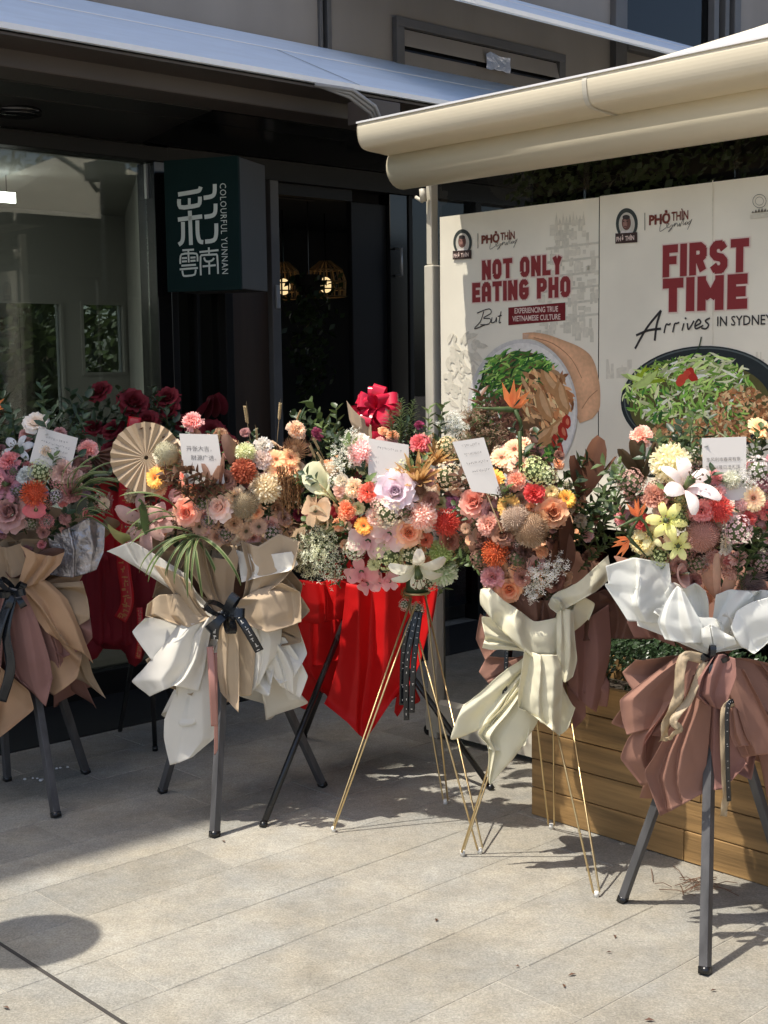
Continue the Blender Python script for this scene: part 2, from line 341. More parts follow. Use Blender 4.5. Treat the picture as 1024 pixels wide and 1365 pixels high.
# dry litter blown on the paving
lit = MB()
for (px, py, s) in ((582, 1228, 5), (820, 1250, 5), (812, 1271, 4), (763, 1301, 6), (752, 1316, 5), (866, 1362, 6), (8, 1345, 6), (298, 1123, 5), (951, 1322, 4), (690, 1290, 3)):
    c = gnd(px, py); a = random.random()*6; L_ = s*.0022
    lit.add([c+Vector((math.cos(a)*L_, math.sin(a)*L_, .003)), c+Vector((-math.sin(a)*L_*.4, math.cos(a)*L_*.4, .008)), c+Vector((-math.cos(a)*L_, -math.sin(a)*L_, .004)), c+Vector((math.sin(a)*L_*.4, -math.cos(a)*L_*.4, .006))], [(0, 1, 2, 3)])
for k in range(26):
    c = gnd(925+random.gauss(0, 22), 1182+random.gauss(0, 7)); a = random.gauss(.3, .8); L_ = random.uniform(.02, .06)
    lit.tube([c+Vector((-math.cos(a)*L_, -math.sin(a)*L_, .004)), c+Vector((0, 0, .012)), c+Vector((math.cos(a)*L_, math.sin(a)*L_, .005))], .0012, 3)
tag(lit.build('leaf_litter', 'leaf_brown'), 'dry twigs and leaf bits scattered on the sunlit paving', 'litter', kind='stuff')
for (px, py, n_) in ((48, 1040, 7), (80, 1026, 3)):
    mb = MB(); c = gnd(px, py)
    for k in range(n_): mb.ball((random.gauss(0, .018), random.gauss(0, .008), .006), random.uniform(.004, .011), seg=5, rings=4, sz=.6)
    o = mb.build('crumpled_tissue', 'white_edge', None, True, c)
    tag(o, 'small white crumb of tissue on shaded paving near the black easel leg' if n_ > 4 else 'tiniest white crumb of tissue beside the larger one on shaded paving', 'tissue')
# ------------------------------------------------------------------ shop building
shop = empty('shop_building', F0, FA)
tag(shop, 'dark metal shopfront with large window, open door and grey clad wall above', 'shop')
up_ = box('upper_wall', 'wall_grey', shop, -9, 10, .05, 2.9, 2.64, 11.5)
# cladding panels over the canopy
ed = [-9, -3.2, .375, .455, 2.86, 6, 10]
for a, b in ((-9, -3.22), (-3.2, .372), (.452, 2.86)): box('cladding_panel', 'wall_grey', shop, a, b, .012, .049, 2.70, 11.4, .004)
for a, b in ((.372, .392), (.424, .452)): box('cladding_trim', 'frame_grey', shop, a, b, -.006, .049, 2.70, 11.4, .003)
box('cladding_gap', 'gloss_black', shop, .392, .424, .03, .049, 2.70, 11.4)
# vent grille
vz1 = fac(525, 22)[1]; vt0, vt1 = .905, 2.36
vent = box('vent_grille', 'gloss_black', shop, vt0+.02, vt1-.02, .003, .011, 2.9, vz1-.02)
for a, b, c, d in ((vt0, vt1, vz1-.05, vz1), (vt0, vt1, 2.85, 2.92)): box('vent_frame', 'frame_grey', vent, a, b, -.03, .009, c, d, .003)
for a, b in ((vt0, vt0+.06), (vt1-.06, vt1)): box('vent_frame', 'frame_grey', vent, a, b, -.029, .009, 2.92, vz1-.05, .003)
for k in range(4):
    z = vz1-.056-k*.118
    prism('vent_slat', 'wall_grey', vent, [(-.003, z), (-.027, z-.085), (-.027, z-.096), (.0, z-.012)], vt0+.062, vt1-.062)
mb = MB(); random.seed(3)
for i in range(7):
    for j in range(5): mb.add([(1.62+i*.035, -.034-random.random()*.008, 3.36-j*.022+random.gauss(0, .004))], [])
mb.f = [(j*1+i*5, i*5+j+1, (i+1)*5+j+1, (i+1)*5+j) for i in range(6) for j in range(4)]; mb.mi = [0]*len(mb.f)
mb.build('foil_patch', 'tape', vent, True)
# upper windows
wz = fac(820, 60)[1]
uw = box('upper_window', 'glass', shop, 2.98, 5.0, .02, .03, wz+.02, 6.0)
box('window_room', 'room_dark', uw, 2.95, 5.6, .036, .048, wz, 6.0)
for a, b, c, d in ((2.86, 2.98, wz-.9, 6.2), (3.98, 4.04, wz+.08, 6.0), (4.12, 4.17, wz+.08, 6.0), (4.24, 4.32, wz-.9, 6.2)): box('window_frame', 'frame_grey', uw, a, b, -.035, .019, c, d, .004)
for c, d in ((wz-.02, wz+.10), (wz-.35, wz-.30)): box('window_sill', 'frame_grey', uw, 2.98, 4.24, -.045, .018, c, d, .004)
box('cladding_panel', 'wall_grey', shop, 4.32, 10, .012, .049, 2.70, 11.4, .004)
# canopies
def canopy(t0, t1, zl, zw, e0, joints):
    c = prism('canopy', 'canopy_metal', shop, [(-e0, zl+.012), (-.001, zw), (-.001, zw-.03), (-e0+.02, zl-.004)], t0, t1)
    box('canopy_lip', 'white_edge', c, t0, t1, -e0-.008, -e0+.004, zl-.006, zl+.016)
    def onslope(f): return (-e0*(1-f), zl+.012+(zw-zl-.012)*f)
    y, z = onslope(.62); prism('canopy_seam', 'white_edge', c, [(y-.006, z-.001), (y, z+.005), (y+.006, z+.004)], t0, t1)
    for j in joints:
        m2 = MB(); a, b = onslope(.02), onslope(.6)
        m2.add([(j-.004, a[0], a[1]+.003), (j+.004, a[0], a[1]+.003), (j+.004, b[0], b[1]+.003), (j-.004, b[0], b[1]+.003)], [(0, 1, 2, 3)]); m2.build('canopy_seam', 'frame_grey', c)
    return c
canopy(-9, 2.7, 2.767, 3.217, 1.0, (-.24, -2.9)); canopy(.28, 5.0, 3.262, 3.72, 1.0, ())
prism('canopy_underside', 'brown_metal', shop, [(-.985, 2.755), (-.985, 2.745), (-.805, 2.742), (-.805, 2.753)], -9, 2.7)
box('canopy_beam', 'brown_metal', shop, -9, 2.7, -.80, -.60, 2.676, 2.753, .006)
for a, b, mt in ((-9, -2.62, 'soffit'), (-2.61, -.77, 'soffit'), (-.765, .62, 'gloss_black'), (.625, 2.7, 'gloss_black')):
    prism('soffit_panel', mt, shop, [(-.597, 2.672), (-.42, 2.658), (-.416, 2.664), (-.412, 2.657), (-.03, 2.606), (-.03, 2.70), (-.597, 2.74)], a, b)
# downlight in the soffit
d_ = ray(22, 149); k = (2.635-CAMH)/d_.z; p = Vector((0, 0, CAMH))+d_*k-F0; dl = MB(); c = (p.dot(FU), -p.dot(FN), 2.628)
for (r, h0, h1) in ((.105, -.004, .02), (.085, -.010, .0)):
    dl.tube([(c[0], c[1], c[2]+h0), (c[0], c[1], c[2]+h1)], r, 24)
dl.build('downlight', 'gloss_black', shop, True)
# junction box and cables under the canopy's end
cp = at(512, 148, 6.0)-F0; ct, ce = cp.dot(FU), -cp.dot(FN)
box('junction_box', 'brown_metal', shop, ct-.09, ct+.10, ce, ce+.14, 2.60, 2.70, .004)
for k in range(3):
    m2 = MB(); m2.tube([(ct-.35+.01*k, ce+.05, 2.73), (ct-.2, ce-.02+.012*k, 2.715-.012*k), (ct-.08, ce-.03+.014*k, 2.66-.012*k), (ct+.0, ce-.02+.014*k, 2.55)], .009, 6); m2.build('cable', 'cable', shop, True)
# shop window
WT = -.705
gp = box('window_pane', 'glass', shop, -6, WT, .04, .05, .12, 2.53)
box('window_head', 'dark_metal', shop, -9, -.62, -.029, .09, 2.53, 2.60, .004); box('window_base', 'dark_metal', shop, -9, WT, -.02, .09, .0, .12, .004)
box('window_jamb', 'gloss_black', shop, WT, -.622, -.03, .12, 0, 2.53, .004)
box('window_clip', 'alu', shop, WT-.012, WT-.001, .02, .039, 2.36, 2.52)
box('shade_strip', 'near_black', shop, -9, 2.8, -.58, -.031, -.01, .007, .002)  # near-black strip that paints the deep shade at the facade foot
# sidelight beside the sign
box('sidelight_pane', 'glass', shop, -.58, -.30, .04, .05, .12, 2.53)
for a, b in ((-.62, -.58), (-.445, -.425), (-.30, -.25)): box('sidelight_frame', 'dark_metal', shop, a, b, -.02 if a != -.445 else .02, .10, 0, 2.53, .003)
box('sidelight_base', 'dark_metal', shop, -.58, -.30, -.015, .09, 0, .12)
box('wall_panel', 'wood_brown', shop, -.25, -.012, .0, .06, 0, 2.53, .003)
box('shop_header', 'dark_metal', shop, -.62, 2.8, -.02, .11, 2.50, 2.606, .003)
box('door_jamb', 'frame_grey', shop, -.010, .045, -.035, .12, 0, 2.50, .004); box('door_latch', 'alu', shop, .010, .035, -.045, -.034, 1.85, 1.97, .002)
# door leaf, handle, right-hand glazing
dr = box('door', 'dark_metal', shop, .60, .86, .03, .07, .01, 2.44, .004); box('door_frame', 'gloss_black', dr, .86, 1.0, .0, .09, 0, 2.5, .004)
m2 = MB(); m2.tube([(.90, -.005, 2.05), (.90, -.05, 2.05), (.90, -.05, 2.20), (.90, -.005, 2.20)], .008, 8); m2.build('door_handle', 'alu', dr, True)
box('door_transom', 'dark_metal', shop, .045, .60, .02, .08, 2.44, 2.50)
box('glazing_pane', 'glass', shop, 1.03, 2.75, .04, .05, .1, 2.50)
for a, b in ((1.0, 1.03), (1.55, 1.60), (2.75, 2.82)): box('glazing_frame', 'dark_metal', shop, a, b, -.01, .10, 0, 2.5, .003)
box('end_wall', 'wall_grey', shop, 2.82, 10, .0, .10, 0, 2.69)
box('end_wall', 'wall_grey', shop, -9, -6.01, .1, .2, 0, 2.6)
# rooms
box('room_floor', 'room_floor', shop, -6, 6, .12, 3.0, -.004, .006); 
def slab(name, mt, pts, z0, z1):
    mb = MB(); n_ = len(pts); mb.add([(x, y, z0) for x, y in pts]+[(x, y, z1) for x, y in pts], [tuple(range(n_))[::-1], tuple(range(n_, 2*n_))]+[(k, (k+1) % n_, n_+(k+1) % n_, n_+k) for k in range(n_)]); return mb.build(name, mt, shop)
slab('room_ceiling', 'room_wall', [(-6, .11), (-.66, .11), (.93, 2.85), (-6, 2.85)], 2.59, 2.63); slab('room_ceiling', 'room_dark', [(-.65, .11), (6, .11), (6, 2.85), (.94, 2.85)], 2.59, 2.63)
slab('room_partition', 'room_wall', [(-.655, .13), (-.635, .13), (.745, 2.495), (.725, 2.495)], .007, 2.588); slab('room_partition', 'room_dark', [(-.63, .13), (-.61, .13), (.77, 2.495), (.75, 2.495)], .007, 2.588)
box('room_partition', 'room_wall', shop, -6.0, -5.95, .13, 2.5, .006, 2.59)
E_ = -2.5
def holes(px0, px1, py0, py1):
    a = fac(px0, py0, E_); b = fac(px1, py1, E_); return a[0], b[0], min(a[1], b[1]), max(a[1], b[1])
h1 = (-4.6, fac(86, 480, E_)[0], .3, fac(40, 400, E_)[1]); h2 = (*holes(110, 166, 500, 405)[:2], fac(138, 500, E_)[1], h1[3]); h3 = (fac(184, 470, E_)[0], fac(205, 470, E_)[0], fac(200, 560, E_)[1], h1[3])
xs = [-6]
for h in (h1, h2, h3):
    box('room_back_wall', 'room_wall', shop, xs[-1], h[0], 2.5, 2.6, .006, 2.588); xs.append(h[1])
    box('room_back_wall', 'room_wall', shop, h[0], h[1], 2.5, 2.6, h[3], 2.588); box('room_back_wall', 'room_wall', shop, h[0], h[1], 2.5, 2.6, .006, h[2])
    wf = MB(); f_ = .02
    wf.box(h[0], h[0]+f_, 2.49, 2.55, h[2], h[3]); wf.box(h[1]-f_, h[1], 2.49, 2.55, h[2], h[3]); wf.box(h[0]+f_, h[1]-f_, 2.49, 2.55, h[3]-f_, h[3]); wf.box(h[0]+f_, h[1]-f_, 2.49, 2.55, h[2], h[2]+f_)
    b_ = wf.build('back_window_frame', 'room_wall', shop); box('back_window_pane', 'glass', b_, h[0]+f_, h[1]-f_, 2.52, 2.53, h[2]+f_, h[3]-f_)
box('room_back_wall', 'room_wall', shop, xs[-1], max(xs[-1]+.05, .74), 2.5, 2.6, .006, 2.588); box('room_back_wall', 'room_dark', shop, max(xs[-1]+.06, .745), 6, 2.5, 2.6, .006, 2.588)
# lamps inside
a = fac(-30, 253, -1.2); b = fac(20, 271, -1.2)
lp = box('strip_lamp', 'lamp_white', None, a[0]-.25, b[0], 1.19, 1.2, b[1], a[1]); lp.parent = None
lp.matrix_world = shop.matrix_basis.copy() if False else Matrix.Translation(F0) @ Matrix.Rotation(FA, 4, 'Z')
lz = max(v.co.z for v in lp.data.vertices); lx = [v.co.x for v in lp.data.vertices]
for x_ in (min(lx)+.05, max(lx)-.05):
    cd_ = MB(); cd_.tube([(x_, 1.195, lz), (x_, 1.195, 2.588)], .003, 5); cd_.build('lamp_cord', 'gloss_black', lp)
tag(lp, 'bright white rectangular lamp glowing behind the shop window', 'lamp')
for k, (t_, e_) in enumerate(((-2.9, .8), (-2.9, 1.9), (-4.6, 1.2))):  # unseen ceiling panels added to brighten the window room
    o = box('fill_lamp', 'lamp_white', None, t_-.6, t_+.6, e_-.2, e_+.2, 2.57, 2.588); o.location = F0; o.rotation_euler = (0, 0, FA)
    tag(o, ('added fill lamp nearest the glass inside the window room', 'added fill lamp by the back wall inside the window room', 'added fill lamp deepest along the window room')[k], 'lamp', 'added fill lamps inside the shop')
def shopthing(name, rx=0):
    return empty(name, F0, FA)
a = fac(365, 256, -.7); b = fac(421, 268, -.7)
tl = box('tube_lamp', 'sign_grey', None, a[0], b[0], .68, .74, b[1], a[1], .006); tl.location = F0; tl.rotation_euler = (0, 0, FA)
tag(tl, 'pale tube lamp under the ceiling just inside the open door', 'lamp')
for i, (px, py, r, lab) in enumerate(((378, 374, .12, 'glowing wicker pendant lamp nearest the door latch inside the dark shop'), (434, 372, .14, 'glowing wicker pendant lamp behind the hanging plant inside the dark shop'))):
    c = fac(px, py, -1.5); R_ = shopthing('pendant_lamp'); tag(R_, lab, 'lamp', 'pendant lamps inside the shop')
    R_.location = F0+FU*c[0]-FN*1.5+Vector((0, 0, c[1]))
    for k in range(16):
        t = 2*math.pi*k/16; m2 = MB(); m2.tube([(math.cos(t)*r*.25, math.sin(t)*r*.25, .12), (math.cos(t)*r*.8, math.sin(t)*r*.8, .06), (math.cos(t)*r, math.sin(t)*r, -.02), (math.cos(t)*r*.95, math.sin(t)*r*.95, -.12)], .006, 4)
        m2.build('wicker_rib', 'wicker', R_)
    m2 = MB()
    for z, q in ((.06, .8), (-.02, 1), (-.07, .98), (-.12, .95)): m2.tube([(math.cos(2*math.pi*k/20)*r*q, math.sin(2*math.pi*k/20)*r*q, z) for k in range(21)], .005, 4, cap=False)
    m2.build('wicker_hoop', 'wicker', R_); m2 = MB(); m2.ball((0, 0, -.04), .045, seg=12, rings=8, sz=1.2); m2.build('bulb', 'lamp_warm', R_, True)
    m2 = MB(); m2.tube([(0, 0, .12), (0, 0, 2.58-c[1])], .004, 4); m2.build('cord', 'gloss_black', R_)
# hanging plant
c = fac(412, 380, -.9); hp = empty('hanging_plant', F0+FU*c[0]-FN*.9+Vector((0, 0, c[1]))); tag(hp, 'dark trailing plant hanging from the ceiling inside the shop door', 'plant')
m2 = MB(); random.seed(5)
for k in range(420):
    h = random.random(); p = Vector((random.gauss(0, .09-.05*h), random.gauss(0, .09), .06-h*.75)); n_ = Vector((random.gauss(0, 1), random.gauss(0, 1), random.gauss(0, 1))).normalized(); t = n_.orthogonal().normalized()*.028; s_ = n_.cross(t)*.6
    m2.add([p+t, p+s_, p-t, p-s_], [(0, 1, 2, 3)])
tag(m2.build('foliage', 'leaf', hp), kind='stuff'); m2 = MB(); m2.tube([(0, 0, .05), (0, 0, 2.58-c[1])], .004, 4); m2.build('cord', 'gloss_black', hp)
m2 = MB(); m2.tube([(0, 0, -.06), (0, 0, .06)], [.06, .09], 12); m2.build('pot', 'soil', hp, True)

# ------------------------------------------------------------------ green hanging sign
SA = math.radians(-19); SU = Vector((math.cos(SA), math.sin(SA), 0)); SN = Vector((SU.y, -SU.x, 0))
S0 = at(270, 300, 6.25); sgn = empty('hanging_sign', S0, SA)
tag(sgn, 'dark green hanging shop sign with pale Chinese characters and vertical English lettering', 'sign')
def sg(px, py): x, z = onplane(px, py, 0, S0, SU, SN); return x, z-S0.z
x0, z1 = sg(218, 214); x1, z0 = sg(321, 386)
box('sign_face', 'sign_green', sgn, x0, x1, .0, .02, z0, z1, .002); box('sign_case', 'sign_grey', sgn, x0+.003, x1-.002, .021, .31, z0+.004, z1-.002, .004)
def sc_(p): return sg(210+p[0]/7.585, 220+p[1]/7.585)
big = [[(212, 298), (395, 267), (428, 252), (440, 220)], [(222, 345), (222, 400), (248, 430), (400, 410), (430, 385), (432, 320)], [(325, 335), (325, 412)], [(210, 552), (455, 520)], [(330, 462), (342, 808)],
       [(260, 575), (262, 720), (250, 778), (218, 805)], [(406, 560), (410, 700), (430, 768), (466, 780)], [(582, 192), (580, 280), (550, 317), (470, 332)], [(590, 390), (588, 470), (560, 510), (478, 525)], [(597, 590), (597, 700), (572, 760), (485, 775)]]
small = [[(255, 862), (372, 855)], [(315, 865), (320, 985)], [(234, 1000), (236, 925), (262, 898), (380, 893), (406, 912), (408, 975)], [(250, 942), (302, 939)], [(336, 937), (388, 933)], [(250, 976), (302, 972)], [(336, 970), (388, 966)],
         [(245, 1018), (392, 1008)], [(228, 1055), (412, 1040)], [(255, 1066), (262, 1110), (282, 1122), (370, 1112), (386, 1090), (390, 1056)], [(428, 880), (620, 860)], [(522, 832), (525, 912)], [(442, 1115), (438, 935), (462, 912), (588, 905), (608, 922), (616, 1100)],
         [(475, 935), (486, 966), (515, 976), (556, 964), (575, 940)], [(460, 1025), (592, 1012)], [(526, 975), (528, 1105)]]
for L_, wd in ((big, .0195), (small, .0088)):
    for s_ in L_:
        m2 = MB(); strokes([[sc_(p) for p in s_]], m2, wd if s_ not in (big[2],) else .014, -.0035); m2.build('sign_character_stroke', 'sign_letter', sgn)
me = textmesh('COLOURFUL YUNNAN', .045, 'sign_letter', spacing=1.12, align='LEFT')
a = sc_((660, 180)); b = sc_((690, 1100)); wdt = max(v.co.x for v in me.vertices); o = link('sign_lettering', me, sgn, (a[0], -.0035, a[1])); s_ = (a[1]-b[1])/wdt
o.scale = (s_, 1, 1.0); o.rotation_euler = (0, math.pi/2, 0)
# ------------------------------------------------------------------ trees behind the shop and an unseen shadow caster added out of frame
def tree(loc, h, r, seed, lab):
    rnd = random.Random(seed); R_ = empty('broadleaf_tree', loc); tag(R_, lab, 'tree', 'trees behind the shop')
    t = MB(); top = Vector((rnd.gauss(0, .2), rnd.gauss(0, .2), h*.55)); t.tube([(0, 0, -.02), (.03, .02, h*.25), top], [.14, .11, .07], 8)
    ends = []
    for k in range(9):
        a = rnd.random()*6.28; e = top+Vector((math.cos(a)*r*.7, math.sin(a)*r*.7, rnd.uniform(-.25, .4)*h)); ends.append(e); t.tube([top*rnd.uniform(.6, 1), (top+e)/2+Vector((0, 0, .1)), e], [.05, .03, .012], 5)
    t.build('trunk', 'bark', R_, True); c = MB()
    for k in range(3200):
        e = ends[k % 9] if rnd.random() < .8 else top+Vector((0, 0, .3)); v = Vector((rnd.gauss(0, 1), rnd.gauss(0, 1), rnd.gauss(0, 1))); p = e+v*r*.24
        n_ = Vector((rnd.gauss(0, 1), rnd.gauss(0, 1), rnd.gauss(0, 1)+.6)).normalized(); a = n_.orthogonal().normalized()*rnd.uniform(.04, .075); b = n_.cross(a)*.55; c.add([p+a, p+b, p-a, p-b], [(0, 1, 2, 3)])
    c.build('crown', 'tree_leaf', R_); return R_
for k, (t, e, h, r, lab) in enumerate(((.3, -4.2, 3.0, 1.3, 'leafy tree seen through the shop back window at the picture edge'), (1.5, -4.5, 3.0, 1.2, 'leafy tree seen through the narrow back window of the shop'), (2.6, -5.2, 3.4, 1.4, 'leafy tree behind the shop next to the dark partition'))):
    p = F0+FU*t+FN*e; tree((p.x, p.y, 0), h, r, 11+k, lab)
c = gnd(42, 1254); hz = 2.25; lpz = empty('shadow_caster', (c.x-SHX*hz, c.y-SHY*hz, 0)); tag(lpz, 'unseen globe on a pole added to cast the round shadow on the paving', 'shadow caster')
m2 = MB(); m2.tube([(0, 0, -.01), (0, 0, .06), (0, 0, .08), (0, 0, hz-.15)], [.07, .07, .03, .025], 12); m2.build('pole', 'black_steel', lpz, True); m2 = MB(); m2.ball((0, 0, hz), .175, seg=24, rings=14); m2.build('globe', 'white_cap', lpz, True)  # made-up globe on a pole, placed only for its round shadow
# ------------------------------------------------------------------ canvas pavilion
tent = empty('canvas_pavilion', T0, TA); tag(tent, 'cream canvas pavilion with gutter, rolled blind and clear plastic side', 'pavilion')
TL = 4.2
box('post', 'cream_frame', tent, .0, .050, -.03, .03, .0, 1.95, .006); box('post', 'cream_frame', tent, .006, .036, -.02, .02, 1.952, 2.34, .004)
for x, y in ((TL-.05, -.03), (.0, 3.0), (TL-.05, 3.0)): box('post', 'cream_frame', tent, x, x+.05, y, y+.06, 0, 2.42, .006)
gprof = [(-.300, 2.492), (-.306, 2.478), (-.303, 2.445), (-.292, 2.418), (-.268, 2.402), (-.20, 2.396), (-.12, 2.398), (-.12, 2.470), (-.128, 2.470), (-.128, 2.408), (-.20, 2.405), (-.265, 2.411), (-.284, 2.424), (-.294, 2.447), (-.297, 2.474), (-.292, 2.490)]
gprof = [(y-.20, z-.056) for y, z in gprof]
gprof = [crom(gprof[:8], k/22) for k in range(23)]+gprof[8:]
gu = prism('gutter', 'cream_vinyl', tent, gprof, .140, TL, True, False)
m2 = MB(); n_ = 7; m2.add([(.136, y, z) for y, z in gprof[:23]]+[(.142, y, z) for y, z in gprof[:23]], [tuple(range(23)), tuple(range(45, 22, -1))]); m2.build('gutter_end_cap', 'cream_vinyl', gu)
box('gutter_rim', 'white_edge', gu, .136, TL, -.509, -.491, 2.4365, 2.443)
sx = ten(778, 104, .5)[0]; m2 = MB(); pr = gprof[:20]; m2.add([(sx, y-.003, z-.002) for y, z in pr]+[(sx+.018, y-.003, z-.002) for y, z in pr], [(k, k+1, 21+k, 20+k) for k in range(19)]); m2.build('gutter_clip', 'cream_frame', gu)
rp_ = []
for k in range(28):
    t = 2*math.pi*k/28; rr = .086*(1+.06*math.sin(2*t+.6)); rp_.append((-.27+rr*math.cos(t), 2.30+rr*1.0*math.sin(t)))
ro = prism('rolled_blind', 'cream_vinyl', tent, rp_, .135, TL, True, True)
for p in ro.data.polygons:
    if len(p.vertices) > 4: p.use_smooth = False
m2 = MB(); m2.tube([(.12, -.27, 2.30), (.14, -.27, 2.30)], .03, 12); m2.build('blind_axle', 'alu', ro)
m2 = MB(); m2.tube([(.018, -.05, 2.25), (.018, -.045, 2.20)], .014, 8); m2.tube([(.018, -.05, 2.2), (-.02, -.05, 2.22)], .008, 6); m2.build('blind_crank', 'cream_frame', ro, True)
# hipped fabric roof, sagging between the hips
rf = MB(); n_ = 14; ap = Vector((2.05, 1.55, 3.22)); cs = [Vector((.15, -.37, 2.432)), Vector((TL, -.37, 2.432)), Vector((TL, 3.2, 2.432)), Vector((.0, 3.2, 2.432))]
for q in range(4):
    A, B = cs[q], cs[(q+1) % 4]; vs = []
    for i in range(n_+1):
        for j in range(n_+1):
            u, v = i/n_, j/n_; p = A.lerp(B, u).lerp(ap, v); p.z -= .10*math.sin(math.pi*u)*math.sin(math.pi*v)*(1-v)+.06*math.sin(math.pi*v); vs.append(p)
    rf.add(vs, [(i*(n_+1)+j, (i+1)*(n_+1)+j, (i+1)*(n_+1)+j+1, i*(n_+1)+j+1) for i in range(n_) for j in range(n_)])
rf.build('roof', 'cream_fabric', tent, True)
# beams under the roof
for a in ((.0, TL, -.115, -.06, 2.40, 2.46), (.0, TL, 3.0, 3.06, 2.40, 2.46), (.0, .05, -.02, 3.0, 2.40, 2.46), (TL-.05, TL, -.02, 3.0, 2.40, 2.46)): box('roof_beam', 'dark_metal', tent, *a)
def sheetfilm(x0, x1, z0, z1):
    mb = MB(); nx, nz = 24, 14
    for i in range(nx+1):
        for j in range(nz+1):
            x = x0+(x1-x0)*i/nx; z = z0+(z1-z0)*j/nz; mb.add([(x, .012+.006*noise.noise((x*2.3, z*1.7, 1))+.002*math.sin(x*9), z)], [])
    mb.f = [(i*(nz+1)+j, (i+1)*(nz+1)+j, (i+1)*(nz+1)+j+1, i*(nz+1)+j+1) for i in range(nx) for j in range(nz)]; mb.mi = [0]*len(mb.f); return mb.build('clear_plastic_side', 'film', tent, True)
for a, b in ((.055, .80), (.81, 1.42), (1.43, 2.6), (2.61, 4.1)): sheetfilm(a, b, .14, 2.40)
for x in (.805, 1.425, 2.605): box('plastic_seam', 'film', tent, x-.012, x+.012, -.002, .004, .14, 2.40)
bb = prism('bottom_rail', 'cream_frame', tent, [(-.035, .085), (-.03, .03), (0, .022), (.035, .03), (.04, .10), (.03, .155), (0, .165), (-.028, .15)], -.01, TL, True, False)
box('rail_foot', 'wood_brown', bb, .80, .83, -.02, .03, 0, .03)
m2 = MB(); m2.tube([(-.02, -.015, .022), (-.02, .015, .022)], .022, 12); m2.tube([(-.02, 0, .02), (-.02, 0, .09)], .007, 6); m2.build('caster', 'black_steel', bb)
box('added_dark_floor', 'near_black', tent, .06, TL, .06, 3.0, .001, .012)  # black floor added to deepen the shade inside the pavilion
for a in ((.0, TL, 3.02, 3.04, .02, 2.40), (.02, .04, .6, 2.98, .02, 2.40), (TL-.04, TL-.02, .1, 2.98, .02, 2.40)): box('added_dark_sheet', 'near_black', tent, *a)  # black side and back sheets added to darken the pavilion
box('roof_lining', 'near_black', tent, .05, TL-.06, .35, 2.98, 2.43, 2.44)
# ivy inside, behind the clear plastic
iv = MB(); random.seed(9)
for k in range(2600):
    x = random.uniform(.35, 2.6); d = random.random()**1.6*.22*(.5+.7*noise.noise((x*2, 3, 1))+.5); p = Vector((x, .07+abs(random.gauss(0, .04)), 2.36-abs(d)*1.3))
    q = Vector((random.gauss(0, 1), random.gauss(0, 1), random.gauss(0, 1)+.3)).normalized(); a = q.orthogonal().normalized()*random.uniform(.012, .022); b = q.cross(a)*.7; iv.add([p+a, p+b, p-a, p-b], [(0, 1, 2, 3)])
o = iv.build('ivy_garland', 'leaf'); o.location = T0; o.rotation_euler = (0, 0, TA); tag(o, 'leafy green garland under the pavilion roof behind clear plastic', 'garland', kind='stuff')
# furniture in the dark pavilion
def chair(name, p, rz, lab):
    R_ = empty(name, p, rz); tag(R_, lab, 'chair', 'bentwood chairs inside the pavilion')
    m2 = MB(); m2.tube([(0, 0, .44), (0, 0, .47)], .21, 20); m2.build('seat', 'black_steel', R_)
    for a, b in ((-1, -1), (1, -1), (-1, 1), (1, 1)):
        m2 = MB(); m2.tube([(a*.15, b*.15, .44), (a*.19, b*.19, 0)], [.016, .012], 8); m2.build('leg', 'wood_brown', R_, True)
    m2 = MB(); m2.tube([(math.cos(t)*.2, .17+.03*math.sin(t), .47+.40*math.sin(t)) for t in [math.pi*k/16 for k in range(17)]], .014, 8); m2.build('backrest', 'wood_brown', R_, True)
    m2 = MB(); m2.tube([(math.cos(t)*.12, .175, .47+.26*math.sin(t)) for t in [math.pi*k/12 for k in range(13)]], .010, 8); m2.build('back_hoop', 'wood_brown', R_, True)
def tl_(x, y, z=0): v = T0+TU*x-TN*y; return (v.x, v.y, z)
chair('bentwood_chair', tl_(.30, .45), TA+2.6, 'bentwood chair just behind the pavilion post with round hooped back'); chair('bentwood_chair', tl_(.95, .55), TA+.5, 'bentwood chair behind the cream rail with its legs near the planter')
chair('bentwood_chair', tl_(.5, 1.3), TA+1.2, 'bentwood chair deepest in the dark pavilion')
tb = empty('cafe_table', tl_(.75, 1.0)); tag(tb, 'dark round cafe table inside the shaded pavilion', 'table')
m2 = MB(); m2.tube([(0, 0, .72), (0, 0, .75)], .34, 28); m2.build('table_top', 'wood_brown', tb); m2 = MB(); m2.tube([(0, 0, .02), (0, 0, .72)], .025, 10); m2.build('table_stem', 'black_steel', tb); m2 = MB(); m2.tube([(0, 0, 0), (0, 0, .02)], .2, 20); m2.build('table_base', 'black_steel', tb)
# ------------------------------------------------------------------ posters
def ripple(x, z): return .0022*noise.noise((x*3.1, z*2.3, 4.2))+.0012*noise.noise((x*9, z*5, 1))
def poster(x0, x1, z0, z1, label):
    R_ = empty('poster', T0, TA); tag(R_, label, 'poster', 'restaurant posters on the pavilion side')
    mb = MB(); nx, nz = 30, 40
    for i in range(nx+1):
        for j in range(nz+1): x = x0+(x1-x0)*i/nx; z = z0+(z1-z0)*j/nz; mb.add([(x, -.016+ripple(x, z), z)], [])
    mb.f = [(i*(nz+1)+j, (i+1)*(nz+1)+j, (i+1)*(nz+1)+j+1, i*(nz+1)+j+1) for i in range(nx) for j in range(nz)]; mb.mi = [0]*len(mb.f)
    mb.build('sheet', 'poster_paper', R_, True); return R_
p1 = poster(.079, .873, .95, 2.135, 'cream poster reading NOT ONLY EATING PHO beside the pavilion post'); p2 = poster(.877, 1.68, .95, 2.138, 'cream poster reading FIRST TIME Arrives in Sydney above the dark noodle bowl')
LAYER = [0]
